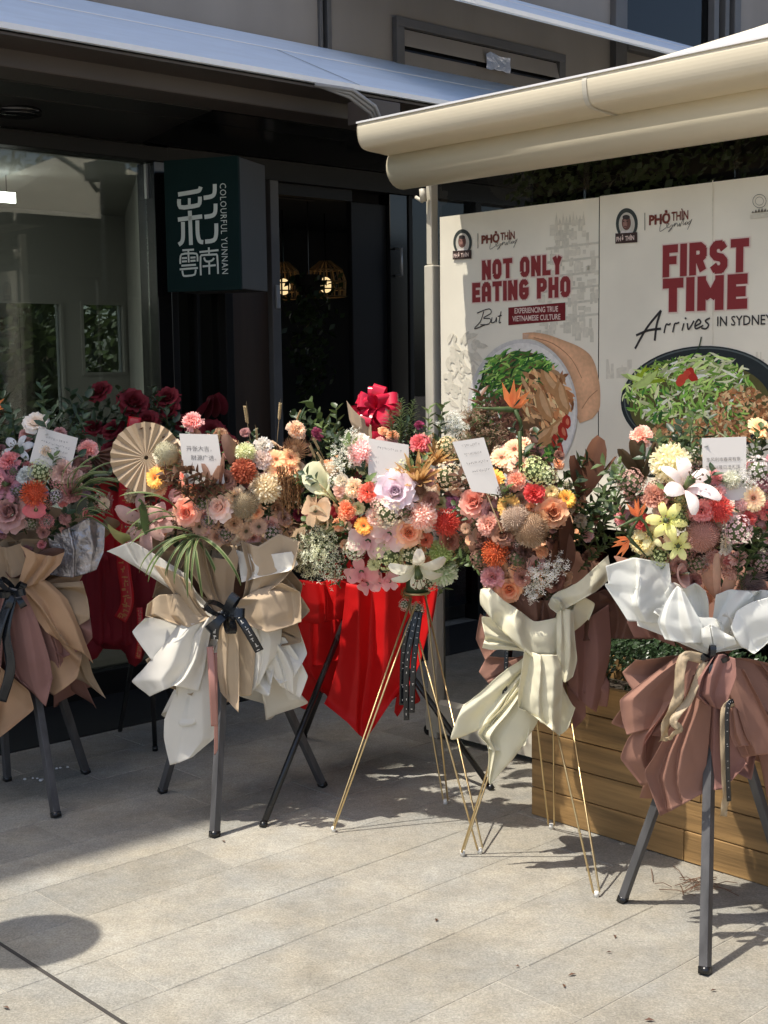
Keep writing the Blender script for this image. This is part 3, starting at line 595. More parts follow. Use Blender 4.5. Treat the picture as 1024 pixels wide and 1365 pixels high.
def plc(o, lay): 
    for v in o.data.vertices: v.co.y = -.0175-.0003*lay
def pm_(px, py): return ten(px, py, .017)
def ptext(par, s, px, py, hpx, mat, wpx=None, lay=2, name='lettering', **kw):
    """text centred on a photo position; hpx = cap height, wpx = width, both in photo pixels"""
    me = textmesh(s, 1.0, mat, name, **kw); xs_ = [v.co.x for v in me.vertices]; zs = [v.co.z for v in me.vertices]
    cx, cz = pm_(px, py); hh = pm_(px, py-hpx/2)[1]-pm_(px, py+hpx/2)[1]; ww = (pm_(px+wpx/2, py)[0]-pm_(px-wpx/2, py)[0]) if wpx else (max(xs_)-min(xs_))*hh/(max(zs)-min(zs))
    fx, fz = ww/(max(xs_)-min(xs_)), hh/(max(zs)-min(zs)); mx_, mz = (max(xs_)+min(xs_))/2, (max(zs)+min(zs))/2
    for v in me.vertices: v.co = ((v.co.x-mx_)*fx+cx, 0, (v.co.z-mz)*fz+cz)
    o = link(name, me, par); plc(o, lay); return o
def pink(mb, pts, col, lay):
    vs = [pm_(*p) for p in pts]; mb.add([(x, -.0175-.0003*lay, z) for x, z in vs], [tuple(range(len(vs)))], 0, 1.0, col)
def ell(cx, cy, rx, ry, n=32, rot=0, wob=0, rnd=random):
    return [(cx+rx*math.cos(t)*math.cos(rot)-ry*math.sin(t)*math.sin(rot)+rnd.gauss(0, wob), cy+rx*math.cos(t)*math.sin(rot)+ry*math.sin(t)*math.cos(rot)+rnd.gauss(0, wob)) for t in [2*math.pi*k/n for k in range(n)]]
def stripshape(x, y, l, w_, a, bend):
    ca, sa = math.cos(a), math.sin(a); pts = []
    for f, g in ((-1, 0), (-.6, .8), (0, 1), (.6, .8), (1, 0), (.6, -.8), (0, -1), (-.6, -.8)):
        u = f*l; v = g*w_+bend*(1-f*f)*l; pts.append((x+u*ca-v*sa, y+u*sa+v*ca))
    return pts
def food(mb, rnd, n, inside, pal, l, w_, lay0, ang=None):
    k = 0
    while k < n:
        x, y = inside(rnd); c = rnd.choice(pal); f = rnd.uniform(.7, 2.0); c = tuple(min(1, v*f) for v in c)
        pink(mb, stripshape(x, y, rnd.uniform(.5, 1.2)*l, rnd.uniform(.5, 1.2)*w_, ang+rnd.gauss(0, .5) if ang is not None else rnd.random()*3.14, rnd.uniform(-.35, .35)), c, lay0+k*.004); k += 1
def disc(cx, cy, rx, ry):
    def f(r):
        t = r.random()*6.283; q = math.sqrt(r.random()); return cx+rx*q*math.cos(t), cy+ry*q*math.sin(t)
    return f
GREENS = [lin(c) for c in ((46, 92, 40), (84, 134, 50), (30, 66, 34), (120, 165, 70), (60, 110, 50), (160, 195, 100))]
PALES = [lin(c) for c in ((205, 210, 160), (180, 200, 120), (225, 225, 190), (150, 180, 90), (110, 150, 60))]
MEAT = [lin(c) for c in ((190, 140, 95), (165, 110, 70), (215, 170, 125), (140, 90, 55), (200, 155, 110))]
GREY = [(.73, .68, .55), (.68, .635, .515), (.755, .70, .57), (.775, .72, .585)]
rnd = random.Random(21)
# faint tower sketch and clouds on poster one, skyline on poster two
sk = MB()
for (x, y0, y1, w_) in ((760, 292, 330, 30), (760, 330, 372, 42), (762, 372, 430, 52), (762, 425, 445, 62), (785, 345, 440, 26)):
    for k in range(26):
        xx = x+rnd.uniform(-w_, w_)*.8; ya = rnd.uniform(y0, y1); h = rnd.uniform(4, 16); ww = rnd.uniform(1, 5)
        if xx > 799 or xx+ww > 800: continue
        pink(sk, [(xx-ww, ya), (xx+ww, ya-.5), (xx+ww, ya+h), (xx-ww, ya+h)], rnd.choice(GREY), .2+.01*k)
for k in range(9):
    xx = 742+k*4.5; pink(sk, [(xx, 292-rnd.uniform(0, 16)), (xx+2.5, 300), (xx-2.5, 300)], GREY[k % 3], .15)
for k in range(6): pink(sk, [(728-k % 2*4, 330+k*19), (798, 322+k*19), (798, 325+k*19), (728-k % 2*4, 333.5+k*19)], GREY[1], .5+.01*k)
for k in range(70): pink(sk, stripshape(rnd.uniform(594, 640), rnd.uniform(450, 545), rnd.uniform(3, 12), rnd.uniform(1, 4), rnd.gauss(1.2, .6), .2), rnd.choice(GREY), .1+.003*k) if True else 0
tag(sk.build('sketch_print', 'print', p1), kind='stuff')
sk = MB()
for k in range(90):
    xx = rnd.uniform(806, 1060); h = rnd.uniform(4, 26)*(1 if xx > 960 or xx < 850 else .5); ya = 505-h-(xx-806)*.05
    pink(sk, [(xx, ya), (xx+rnd.uniform(1, 7), ya-.4), (xx+rnd.uniform(1, 7), ya+h), (xx, ya+h)], rnd.choice(GREY[2:]+[(.76, .705, .57)]), .1+.003*k)
pink(sk, [(950, 240), (951.2, 240), (951.2, 620), (950, 620)], GREY[3], 2); tag(sk.build('sketch_print', 'print', p2), kind='stuff')
for k, (y) in enumerate(()): pass
# lettering
ORD = [(0, .2), (0, .8), (.25, 1), (.75, 1), (1, .8), (1, .2), (.75, 0), (.25, 0), (0, .2)]
GLY = {'F': [[(0, 0), (0, 1)], [(0, 1), (1, 1)], [(0, .52), (.85, .52)]], 'I': [[(.5, 0), (.5, 1)]], 'R': [[(0, 0), (0, 1)], [(0, 1), (.7, 1), (1, .88), (1, .62), (.7, .5), (0, .5)], [(.55, .5), (1, 0)]], 'S': [[(1, .8), (.75, 1), (.25, 1), (0, .85), (0, .66), (.25, .53), (.75, .47), (1, .34), (1, .15), (.75, 0), (.25, 0), (0, .2)]],
       'T': [[(0, 1), (1, 1)], [(.5, 1), (.5, 0)]], 'M': [[(0, 0), (0, 1)], [(0, 1), (.5, .3)], [(.5, .3), (1, 1)], [(1, 1), (1, 0)]], 'E': [[(0, 0), (0, 1)], [(0, 1), (1, 1)], [(0, .5), (.85, .5)], [(0, 0), (1, 0)]], 'N': [[(0, 0), (0, 1)], [(0, 1), (1, 0)], [(1, 0), (1, 1)]], 'O': [ORD], 'L': [[(0, 1), (0, 0)], [(0, 0), (1, 0)]], 'Y': [[(0, 1), (.5, .48)], [(1, 1), (.5, .48)], [(.5, .48), (.5, 0)]],
       'A': [[(0, 0), (0, .72)], [(0, .72), (.2, 1), (.8, 1), (1, .72)], [(1, .72), (1, 0)], [(0, .36), (1, .36)]], 'G': [[(1, .78), (.75, 1), (.25, 1), (0, .8), (0, .2), (.25, 0), (.75, 0), (1, .2), (1, .46)], [(1, .46), (.6, .46)]], 'P': [[(0, 0), (0, 1)], [(0, 1), (.7, 1), (1, .88), (1, .58), (.7, .44), (0, .44)]], 'H': [[(0, 0), (0, 1)], [(1, 0), (1, 1)], [(0, .5), (1, .5)]]}
def headline(par, s_, x0, x1, ymid, hpx, th=.30):
    """heavy block letters between two photo columns; each letter is a part, its pale rim under it"""
    (sx0, zc), (sx1, _) = pm_(x0, ymid), pm_(x1, ymid); zc = pm_((x0+x1)/2, ymid)[1]; h = pm_((x0+x1)/2, ymid-hpx/2)[1]-pm_((x0+x1)/2, ymid+hpx/2)[1]
    wd = [{'I': .34, 'M': 1.22, ' ': .5, 'L': .85, 'F': .9, 'E': .9}.get(c, 1.0) for c in s_]; gap = .16; unit = (sx1-sx0)/(sum(wd)+gap*(len(s_)-1)); x = sx0; t = min(th*h, unit*.40)
    for c, w_ in zip(s_, wd):
        W_ = unit*w_
        if c != ' ':
            for rim, mt, lay in ((.0085, 'poster_pale', 3), (0, 'poster_red', 5)):
                mb = MB(); k = 0
                for P_ in GLY[c]:
                    Q_ = [(x+t/2+(W_-t)*a, zc-h/2+t/2+(h-t)*b) for a, b in P_]
                    if len(Q_) == 2 or c in 'FETHLIMNY':
                        (ax, az), (bx, bz) = Q_[0], Q_[-1]; l = math.hypot(bx-ax, bz-az); ex, ez = (bx-ax)/l*t*.5, (bz-az)/l*t*.5
                        if c in 'MNYR' and abs(ex) > 1e-6 and abs(ez) > 1e-6: ex = ez = 0
                        Q_ = [(ax-ex, az-ez), (bx+ex, bz+ez)]
                        if rim: Q_ = [(Q_[0][0]-(bx-ax)/l*rim/2, Q_[0][1]-(bz-az)/l*rim/2), (Q_[1][0]+(bx-ax)/l*rim/2, Q_[1][1]+(bz-az)/l*rim/2)]
                    for i in range(len(Q_)-1):                       # square overlapping runs, each a hair above the last
                        a, b = Q_[i], Q_[i+1]
                        if len(Q_) > 2:
                            l = math.hypot(b[0]-a[0], b[1]-a[1]) or 1; q = t*.16; a, b = (a[0]-(b[0]-a[0])/l*q*(i > 0), a[1]-(b[1]-a[1])/l*q*(i > 0)), (b[0]+(b[0]-a[0])/l*q*(i < len(Q_)-2), b[1]+(b[1]-a[1])/l*q*(i < len(Q_)-2))
                            if i == 0 and c in 'PRAGS': pass
                        strokes([[a, b]], mb, t+rim, -.0175-.0003*lay-.00001*k, n=2); k += 1
                mb.build('headline_letter' if not rim else 'letter_rim', mt, par)
        x += W_+unit*gap
headline(p1, 'NOT ONLY', 643, 750, 356, 27); headline(p1, 'EATING PHO', 630, 761, 386, 27); headline(p2, 'FIRST', 884, 999, 344, 44); headline(p2, 'TIME', 884, 997, 391, 46)
m2 = MB(); pink(m2, [(678, 410), (754, 403), (754, 427), (678, 433.5)], lin((118, 28, 34)), 2); m2.build('red_box_print', 'print', p1)
ptext(p1, 'EXPERIENCING TRUE', 715, 413, 7.5, 'poster_pale', 58, 4, bold=.02); ptext(p1, 'VIETNAMESE CULTURE', 715, 423.5, 7.5, 'poster_pale', 64, 4, bold=.02)
ptext(p2, 'IN SYDNEY', 993, 427, 13.5, 'poster_black', 74, 4, bold=.008)
for par, bx, by, s in ((p1, 617, 325, 1.0), (p2, 836, 300, 1.18)):
    m2 = MB()
    pink(m2, ell(bx, by-2, 12.4*s, 17.5*s), (.05, .06, .055), 2); pink(m2, ell(bx, by-1, 9.0*s, 13.5*s), (.62, .58, .5), 3)
    pink(m2, ell(bx-.5, by-3, 5.2*s, 8.2*s), (.16, .075, .06), 4); pink(m2, ell(bx-2.2, by-2.0, 2.5*s, 5*s), (.33, .18, .145), 5); pink(m2, ell(bx-.5, by-9*s, 4.2*s, 2.6*s), (.05, .04, .04), 6)
    for ex in (-3.2, .6): pink(m2, ell(bx+ex*s, by-4*s, 1.0*s, .5*s, 8), (.02, .015, .015), 7)
    pink(m2, ell(bx-1.5*s, by+1.5*s, 1.8*s, .5*s, 8), (.10, .03, .03), 7); pink(m2, ell(bx-1.6*s, by-1.2*s, .9*s, 1.3*s, 8), (.40, .22, .18), 7.4)
    pink(m2, [(bx-8.5*s, by+11*s), (bx-5*s, by+6*s), (bx-1*s, by+7.5*s), (bx+3*s, by+5.5*s), (bx+8.5*s, by+10*s)], (.72, .66, .62), 8)
    pink(m2, [(bx-12.6*s, by+9.5*s), (bx+12.2*s, by+8*s), (bx+12.2*s, by+19.5*s), (bx-12.6*s, by+21*s)], (.06, .035, .03), 9); m2.build('emblem_print', 'print', par)
    ptext(par, 'PHỞ THÌN', bx, by+14.3*s, 7.2*s, 'poster_pale', 20*s, 32, bold=.03)
    m2 = MB(); pink(m2, [(bx+20*s, by-14*s), (bx+20.8*s, by-14*s), (bx+20.8*s, by+6*s), (bx+20*s, by+6*s)], (.2, .17, .13), 3); m2.build('divider_print', 'print', par)
    ptext(par, 'PHỞ', bx+37*s, by-8.5*s, 15.5*s, 'poster_brown', 24*s, 3, bold=.05); ptext(par, 'THÌN', bx+60*s, by-12*s, 13*s, 'poster_brown', 19*s, 3, bold=.025)
def script(par, lines, wd, lay):
    for L_ in lines:
        m2 = MB(); strokes([[pm_(*p) for p in L_]], m2, wd, -.0175-.0003*lay, n=18); m2.build('script_lettering', 'poster_black', par)
def sc5(p): return (570+p[0]*.4434, 220+p[1]*.4434)
script(p1, [[sc5(p) for p in L_] for L_ in ([(170, 440), (160, 470), (142, 492), (175, 480)], [(150, 445), (185, 432), (192, 445), (168, 460), (190, 462), (185, 478), (160, 480)], [(195, 458), (193, 474), (204, 470), (208, 458), (208, 472)], [(222, 440), (216, 472), (222, 472)], [(212, 455), (224, 452)])], .0042, 4)
script(p2, [[sc5(p) for p in L_] for L_ in ([(625, 552), (660, 490), (703, 437)], [(703, 437), (690, 480), (684, 528)], [(628, 512), (665, 497), (703, 492)])], .0085, 4)
script(p2, [[sc5(p) for p in L_] for L_ in ([(712, 505), (718, 480), (726, 480), (732, 476)], [(738, 503), (744, 478), (750, 476), (758, 473)], [(766, 498), (772, 476)], [(782, 475), (786, 494), (802, 468)], [(806, 484), (822, 474), (816, 464), (806, 478), (808, 492), (830, 482)], [(850, 460), (836, 468), (846, 480), (838, 492), (824, 490)], [(775, 462), (777, 460), (778, 463)])], .0058, 4)
for par, x, y, s in ((p1, 668, 325, .85), (p2, 897, 300, 1.0)):
    script(par, [[(x+a*s, y+b*s) for a, b in L_] for L_ in ([(-14, -8), (-17, 8), (-8, 3)], [(-8, 2), (-4, -2), (-8, -1), (-6, 4), (0, -1), (-2, 6), (-6, 9), (0, 2)], [(0, 2), (4, -3), (2, 2), (6, -3), (7, 2), (10, -3)], [(10, -2), (10, 2), (15, -10), (14, 0), (18, -4), (17, 0), (24, -6)], [(19, -5), (22, -1), (26, -8), (20, 6)])], .0017, 4)
# emblem on the right
m2 = MB(); pink(m2, [(1000, 286), (1030, 283), (1030, 289), (1000, 292)], GREY[1], 2)
for k in range(7): pink(m2, [(1002+k*4, 284-k*.4), (1004+k*4.2, 284-7*math.sin((k+1)*.4)), (1006+k*4, 283.6-k*.4)], (.16, .14, .11), 3+.1*k)
m2.build('emblem_print', 'print', p2); script(p2, [[(1013+9*math.cos(t), 268+9*math.sin(t)) for t in [2*math.pi*k/10 for k in range(11)]]], .0014, 4); script(p2, [[(1013+5.5*math.cos(t), 268+5.5*math.sin(t)) for t in [2*math.pi*k/10 for k in range(11)]]], .0010, 4)
# bowl and hand on poster one
m2 = MB(); hand = [(697, 444), (712, 444), (731, 448), (748, 455), (763, 462), (776, 470), (785, 482), (793, 498), (799, 514), (799.5, 545), (790, 557), (775, 564), (768, 552), (764, 520), (757, 498), (742, 475), (722, 457), (698, 452)]

ho = [(697, 444), (712, 443), (730, 446), (750, 453), (770, 461), (785, 471), (793, 484), (797, 499), (800, 515), (800.5, 532), (799, 546), (790, 558)]; hi = [(697, 452), (709, 452), (722, 457), (733, 465), (743, 476), (751, 487), (757, 498), (761, 510), (764, 522), (766, 536), (768, 552), (773, 564)]
hv, hc = [], []
for i in range(34):
    a_, b_ = crom(ho, i/33), crom(hi, i/33)
    for j in range(9):
        u = j/8; x_, z_ = pm_(a_[0]+(b_[0]-a_[0])*u, a_[1]+(b_[1]-a_[1])*u); k_ = .72+.40*math.sin(math.pi*(.12+.8*u))+.14*noise.noise((i*.16, u*2.5, 1))*1.8; hv.append((x_, -.0175-.0003, z_)); hc.append(tuple(min(1, c*k_) for c in lin((226, 176, 136))))
m2.add(hv, [(i*9+j, i*9+j+1, i*9+j+10, i*9+j+9) for i in range(33) for j in range(8)], 0, 1.0, hc)
pink(m2, [(757, 498), (762, 503), (768, 530), (770, 556), (766, 545), (763, 520)], lin((135, 88, 62)), 3); pink(m2, [(697, 445), (706, 445), (704, 451), (698, 451)], lin((218, 178, 150)), 3)
for L_ in ([(712, 450), (738, 458), (762, 478), (776, 504)], [(797, 520), (786, 530), (776, 545)]): strokes([[pm_(*p) for p in L_]], m2, .0028, -.0175-.0003*4, lin((178, 126, 94)))
m2.build('hand_print', 'print', p1)
m2 = MB(); pink(m2, ell(697, 548, 73.5, 96, 48), lin((214, 210, 204)), 6); pink(m2, ell(698, 549, 70, 92, 48), lin((238, 234, 226)), 7); pink(m2, ell(695, 552, 62, 84, 48), lin((120, 90, 62)), 8)
food(m2, rnd, 380, disc(692, 500, 48, 32), GREENS, 9, 1.5, 9, -.5); food(m2, rnd, 300, disc(650, 545, 20, 46), GREENS[:3]+GREENS[4:5]+GREY[:1], 3.4, 1.4, 9.3); food(m2, rnd, 340, disc(668, 572, 32, 40), [lin(c) for c in ((112, 70, 56), (95, 58, 46), (150, 105, 85), (80, 48, 40))], 4, 1.3, 9.8)
food(m2, rnd, 170, disc(727, 530, 36, 38), MEAT, 10, 2.8, 10.2, .8); 
for k, (x, y, l, w_, a) in enumerate(((738, 512, 26, 8, .9), (752, 530, 24, 9, 1.3), (728, 540, 26, 9, 1.2), (735, 575, 30, 10, -.7), (716, 582, 26, 9, -.5))):
    pink(m2, stripshape(x, y, l, w_, a, .12), lin((196, 146, 98)), 10.8+.1*k); pink(m2, stripshape(x+1, y-2, l*.8, w_*.45, a, .12), lin((222, 178, 132)), 10.85+.1*k)
for k, (x, y, l, w_, a) in enumerate(((752, 575, 13, 6, 1.3), (757, 562, 10, 6, 1.5), (744, 590, 13, 6, 1.2), (748, 600, 12, 5, 1.4))): pink(m2, stripshape(x, y, l, w_, a, .1), lin((182, 52, 40)), 11.5+.1*k); pink(m2, stripshape(x+1, y, l*.5, w_*.4, a, .1), lin((222, 130, 100)), 11.55+.1*k)
food(m2, rnd, 60, disc(718, 606, 26, 14), GREENS, 8, 3, 12); m2.build('bowl_print', 'print', p1)
# dark bowl on poster two
m2 = MB(); pink(m2, ell(938, 533, 110, 72, 56, -.04), lin((38, 46, 48)), 3); pink(m2, ell(938, 531.5, 106, 68.5, 56, -.04), lin((92, 100, 100)), 4); pink(m2, ell(938, 532, 104, 67, 56, -.04), lin((40, 48, 50)), 5); pink(m2, ell(934, 540, 94, 58, 56, -.04), lin((96, 92, 52)), 6)
food(m2, rnd, 520, disc(922, 525, 88, 48), PALES*2+GREENS[1:2]+GREENS[3:], 8, 1.6, 7); food(m2, rnd, 360, disc(990, 552, 42, 36), MEAT, 4.5, 2.0, 9.9); food(m2, rnd, 420, disc(935, 577, 66, 19), MEAT, 4, 1.9, 10); food(m2, rnd, 60, disc(945, 560, 60, 26), GREENS[3:]+PALES, 7, 1.6, 12); food(m2, rnd, 110, disc(935, 495, 62, 20), PALES, 12, 1.9, 9.1, -.3)
food(m2, rnd, 70, disc(910, 535, 62, 30), GREENS[3:]+PALES, 9, 2.2, 9.4); food(m2, rnd, 10, disc(860, 503, 16, 4), PALES[1:2]+[lin((150, 175, 40))], 22, 3.6, 9.6, -.25)
for k, (x, y) in enumerate(((910, 505), (921, 496), (917, 499), (925, 503), (908, 509))): pink(m2, ell(x, y, 6, 6, 10, 0, .6, rnd), lin((196, 52, 40)) if k % 2 else lin((222, 84, 62)), 10+.1*k)
strokes([[pm_(*p) for p in ((922, 478), (932, 464), (936, 449))]], m2, .005, -.0175-.0003*11, lin((50, 70, 50))); m2.build('bowl_print', 'print', p2)
# ------------------------------------------------------------------ timber planter with box hedge
PO = -.47; pl = empty('timber_planter', T0, TA); tag(pl, 'long timber plank planter box in front of the pavilion posters', 'planter'); PX0, PX1 = .945, 3.6
random.seed(4)
for k in range(5):
    z0 = .002+k*.1; cuts = [PX0, 1.62+random.uniform(-.1, .1)+(.5 if k % 2 else 0), 2.6+random.uniform(-.2, .2), PX1]
    for a, b in zip(cuts[:-1], cuts[1:]): o = box('plank', 'planter_wood', pl, a+.0012, b-.0012, PO, PO+.022, z0, z0+.0975, .003); o.location.y += random.uniform(-.001, .001)
    o = box('plank', 'planter_wood', pl, PX0, PX0+.022, PO+.024, -.075, z0, z0+.0975, .003); box('plank', 'planter_wood', pl, PX0, PX1, -.074, -.052, z0, z0+.0975)
box('soil', 'soil', pl, PX0+.024, PX1, PO+.024, -.076, .02, .42)
hg = MB()
for k in range(9000):
    x = random.uniform(PX0+.03, 3.0); y = random.uniform(PO+.03, -.08); top = .62+.06*noise.noise((x*5, y*5, 2)); z = top-abs(random.gauss(0, .07)); p = Vector((x, y+(-.02 if random.random() < .3 else 0), max(.42, z)))
    q = Vector((random.gauss(0, 1), random.gauss(-.4, 1), random.gauss(.5, 1))).normalized(); a = q.orthogonal().normalized()*random.uniform(.008, .013); b = q.cross(a)*.6; hg.add([p+a, p+b+q*.002, p-a, p-b+q*.002], [(0, 1, 2, 3)])
hgo = empty('box_hedge', T0, TA); tag(hgo, 'clipped dark green box hedge growing in the timber planter', 'hedge'); tag(hg.build('foliage', 'hedge_leaf', hgo), kind='stuff')
# ------------------------------------------------------------------ flower templates (unit radius, facing +z)
def petal(mb, rnd, L, W, ang, r0=0.05, z0=0.0, e0=60, e1=0, nu=4, nv=4, cup=.3, ruf=0.0, rfq=5, a=.5, b=.35, mi=0, t0=0.0, t1=1.0, twist=0.0):
    """petal leaving the axis at radius r0, rising at angle e0 and ending at e1 (degrees)"""
    ca, sa = math.cos(ang), math.sin(ang); x, z = r0, z0; vs, tp = [], []; nrm = (a/(a+b))**a*(b/(a+b))**b; ph = rnd.random()*6
    for i in range(nu+1):
        s = i/nu
        if i: e = math.radians(e0+(e1-e0)*(s-.5/nu)); x += math.cos(e)*L/nu; z += math.sin(e)*L/nu
        e = math.radians(e0+(e1-e0)*s); hw = W*max(.12, ((s*.94+.03)**a*(1-s*.94-.03)**b)/nrm)
        for j in range(nv+1):
            v = -1+2*j/nv; lift = cup*hw*v*v+ruf*s*s*math.sin(v*rfq+ph)
            px_ = x-math.sin(e)*lift; pz = z+math.cos(e)*lift; py_ = hw*v
            py_, pz = py_*math.cos(twist*s)-0, pz+py_*math.sin(twist*s)
            vs.append((px_*ca-py_*sa, px_*sa+py_*ca, pz)); tp.append(t0+(t1-t0)*s)
    n = nv+1; mb.add(vs, [(i*n+j, i*n+j+1, (i+1)*n+j+1, (i+1)*n+j) for i in range(nu) for j in range(nv)], mi, tp)
def fib(n):
    return [Vector((math.sqrt(max(0, 1-(1-2*(i+.5)/n)**2))*math.cos(i*2.39996), math.sqrt(max(0, 1-(1-2*(i+.5)/n)**2))*math.sin(i*2.39996), 1-2*(i+.5)/n)) for i in range(n)]
def calyx(mb, depth=1.1, mi=1, r=.16): mb.tube([(0, 0, .05), (0, 0, -.3), (.03, 0, -depth)], [r, .09, .05], 6, mi)
TM = {}
def T(name, fn, mats=('petal', 'stem'), var=2):
    TM[name] = [fn(random.Random(hash_(name)+k)).mesh(name, list(mats)) for k in range(var)]
def hash_(s): return sum(ord(c)*(i+3) for i, c in enumerate(s))
def f_rose(r):
    mb = MB()
    for k, (n, L, W, e0, e1, r0) in enumerate(((3, .55, .20, 88, 96, .03), (4, .62, .30, 84, 95, .09), (5, .72, .38, 78, 80, .16), (5, .80, .46, 68, 45, .22), (6, .88, .52, 52, 0, .26), (6, .92, .54, 30, -35, .28))):
        o = r.random()*6
        for i in range(n): petal(mb, r, L*r.uniform(.92, 1.06), W, o+i*6.283/n+r.gauss(0, .08), r0, -.30+.02*k, e0, e1, 5, 5, .5 if k < 3 else .28, .05, 4, .7, .22, 0, .1+.1*k, .3+.14*k)
    calyx(mb); return mb
def f_carn(r):
    mb = MB()
    for k, (n, L, e0, e1) in enumerate(((7, .62, 86, 70), (9, .72, 74, 50), (10, .80, 60, 28), (11, .88, 44, 6), (11, .92, 24, -14))):
        o = r.random()*6
        for i in range(n): petal(mb, r, L*r.uniform(.85, 1.1), .30, o+i*6.283/n+r.gauss(0, .15), .03, -.25, e0+r.gauss(0, 6), e1+r.gauss(0, 8), 4, 6, .1, .13, 7, 1.1, .10, 0, -.1+.05*k, 1.0)
    calyx(mb); return mb
def f_gerb(r):
    mb = MB()
    for k, (n, L, e) in enumerate(((22, .82, 8), (20, .74, 16), (18, .55, 30))):
        o = r.random()*6
        for i in range(n): petal(mb, r, L*r.uniform(.93, 1.06), .115, o+i*6.283/n+r.gauss(0, .05), .16, -.02+.03*k, e+r.gauss(0, 4), e-18+r.gauss(0, 6), 3, 2, .3, 0, 1, .5, .25, 0, .35, 1)
    for d in fib(90):
        if d.z > 0: p = Vector((d.x*.26, d.y*.26, .04+d.z*.09)); mb.tube([p, p+Vector((d.x*.05, d.y*.05, .07))], [.026, .012], 4, 0, True, 0.0)
    calyx(mb); return mb
def f_daisy(r):
    mb = MB()
    for k, (n, L, e) in enumerate(((17, .82, 8), (15, .68, 22))):
        o = r.random()*6
        for i in range(n): petal(mb, r, L*r.uniform(.92, 1.06), .15, o+i*6.283/n, .14, .03*k, e+r.gauss(0, 5), e-20, 3, 2, .3, 0, 1, .6, .22, 0, .3, 1)
    for d in fib(60):
        if d.z > 0: p = Vector((d.x*.2, d.y*.2, .03+d.z*.08)); mb.tube([p, p+Vector((0, 0, .06))], [.03, .015], 4, 0, True, -.0)
    calyx(mb); return mb
def f_pom(r):
    mb = MB(); mb.ball((0, 0, 0), .6, 0, 12, 8, 0.2)
    for d in fib(260):
        if d.z < -.75: continue
        t = d.orthogonal().normalized(); a = r.random()*6; t = (t*math.cos(a)+d.cross(t)*math.sin(a)); w = d.cross(t)*.075; p = d*.55; q = d*r.uniform(.9, 1.04)+t*.10; m_ = d*.8-t*.03
        mb.add([p-w*.5, p+w*.5, m_-w, m_+w, q-w*.7, q+w*.7], [(0, 1, 3, 2), (2, 3, 5, 4)], 0, [0, 0, .6, .6, 1, 1])
    calyx(mb); return mb
def f_pin(r):
    mb = MB(); mb.ball((0, 0, -.05), .55, 0, 12, 8, 0.0)
    for d in fib(330):
        if d.z < -.6: continue
        j = Vector((r.gauss(0, .05), r.gauss(0, .05), r.gauss(0, .05)+.1)); e = (d+j)*r.uniform(.86, 1.04); mb.tube([d*.5, d*.75+j*.2, e], [.022, .018, .022], 3, 0, False, [0]*3+[.5]*3+[1]*3)
        mb.ball(e, .038, 0, 4, 3, 1.0)
    calyx(mb); return mb
def f_bank(r):
    mb = MB(); mb.ball((0, 0, 0), .82, 0, 14, 10, 0.0, 1.1)
    for d in fib(620):
        if d.z < -.85: continue
        p = Vector((d.x*.8, d.y*.8, d.z*.9)); e = p+d*r.uniform(.10, .22)+Vector((r.gauss(0, .03), r.gauss(0, .03), 0)); w = d.orthogonal().normalized()*.034; v = d.cross(w)
        mb.add([p+w, p-w*.5+v*.9, p-w*.5-v*.9, e+w*.5, e-w*.5], [(0, 1, 4, 3), (1, 2, 4), (2, 0, 3, 4)], 0, [.1, .1, .1, 1, 1])
    calyx(mb); return mb
def f_hyd(r):
    mb = MB(); mb.ball((0, 0, -.1), .62, 1, 10, 7)
    for d in fib(90):
        if d.z < -.5: continue
        c = d*r.uniform(.80, 1.0); t = d.orthogonal().normalized(); a = r.random()*6; t = t*math.cos(a)+d.cross(t)*math.sin(a); s = d.cross(t); q = .15
        for k in range(4):
            u = (t, s, -t, -s)[k]; v = (s, -t, -s, t)[k]; n_ = d*r.uniform(.0, .07)
            mb.add([c, c+u*q*.6+v*q*.45+n_, c+u*q*1.05+n_*.6, c+u*q*.6-v*q*.45+n_], [(0, 1, 2, 3)], 0, [.1, .8, 1, .8])
    calyx(mb); return mb
def f_lily(r):
    mb = MB()
    for k in range(6): petal(mb, r, 1.25*r.uniform(.92, 1.05), .27 if k % 2 else .21, k*1.047+r.gauss(0, .06), .05, -.5, 72+r.gauss(0, 4), -42+r.gauss(0, 10), 9, 4, -.25, .03, 6, .75, .55, 0, 0, 1)
    for k in range(6):
        a = k*1.047+.4; e = Vector((math.cos(a)*.22, math.sin(a)*.22, .38)); mb.tube([(0, 0, -.4), e*.6, e], .014, 4, 1); mb.ball(e, .05, 2, 5, 4, 1, .6)
    calyx(mb); return mb
def f_orch(r):
    mb = MB()
    for a, L, W, e in ((1.571, .9, .36, 8), (3.3, 1.0, .55, 4), (-.16, 1.0, .55, 4), (3.95, .9, .34, -8), (5.47, .9, .34, -8)): petal(mb, r, L, W, a+r.gauss(0, .05), .04, 0, e+14, e-30, 6, 5, .16, .03, 4, .65, .3, 0, 0, 1)
    petal(mb, r, .42, .22, 4.71, .02, .05, 60, -30, 4, 4, .8, .03, 5, .6, .4, 0, -.4, .3); mb.ball((0, 0, .08), .07, 0, 6, 5, 0); calyx(mb); return mb
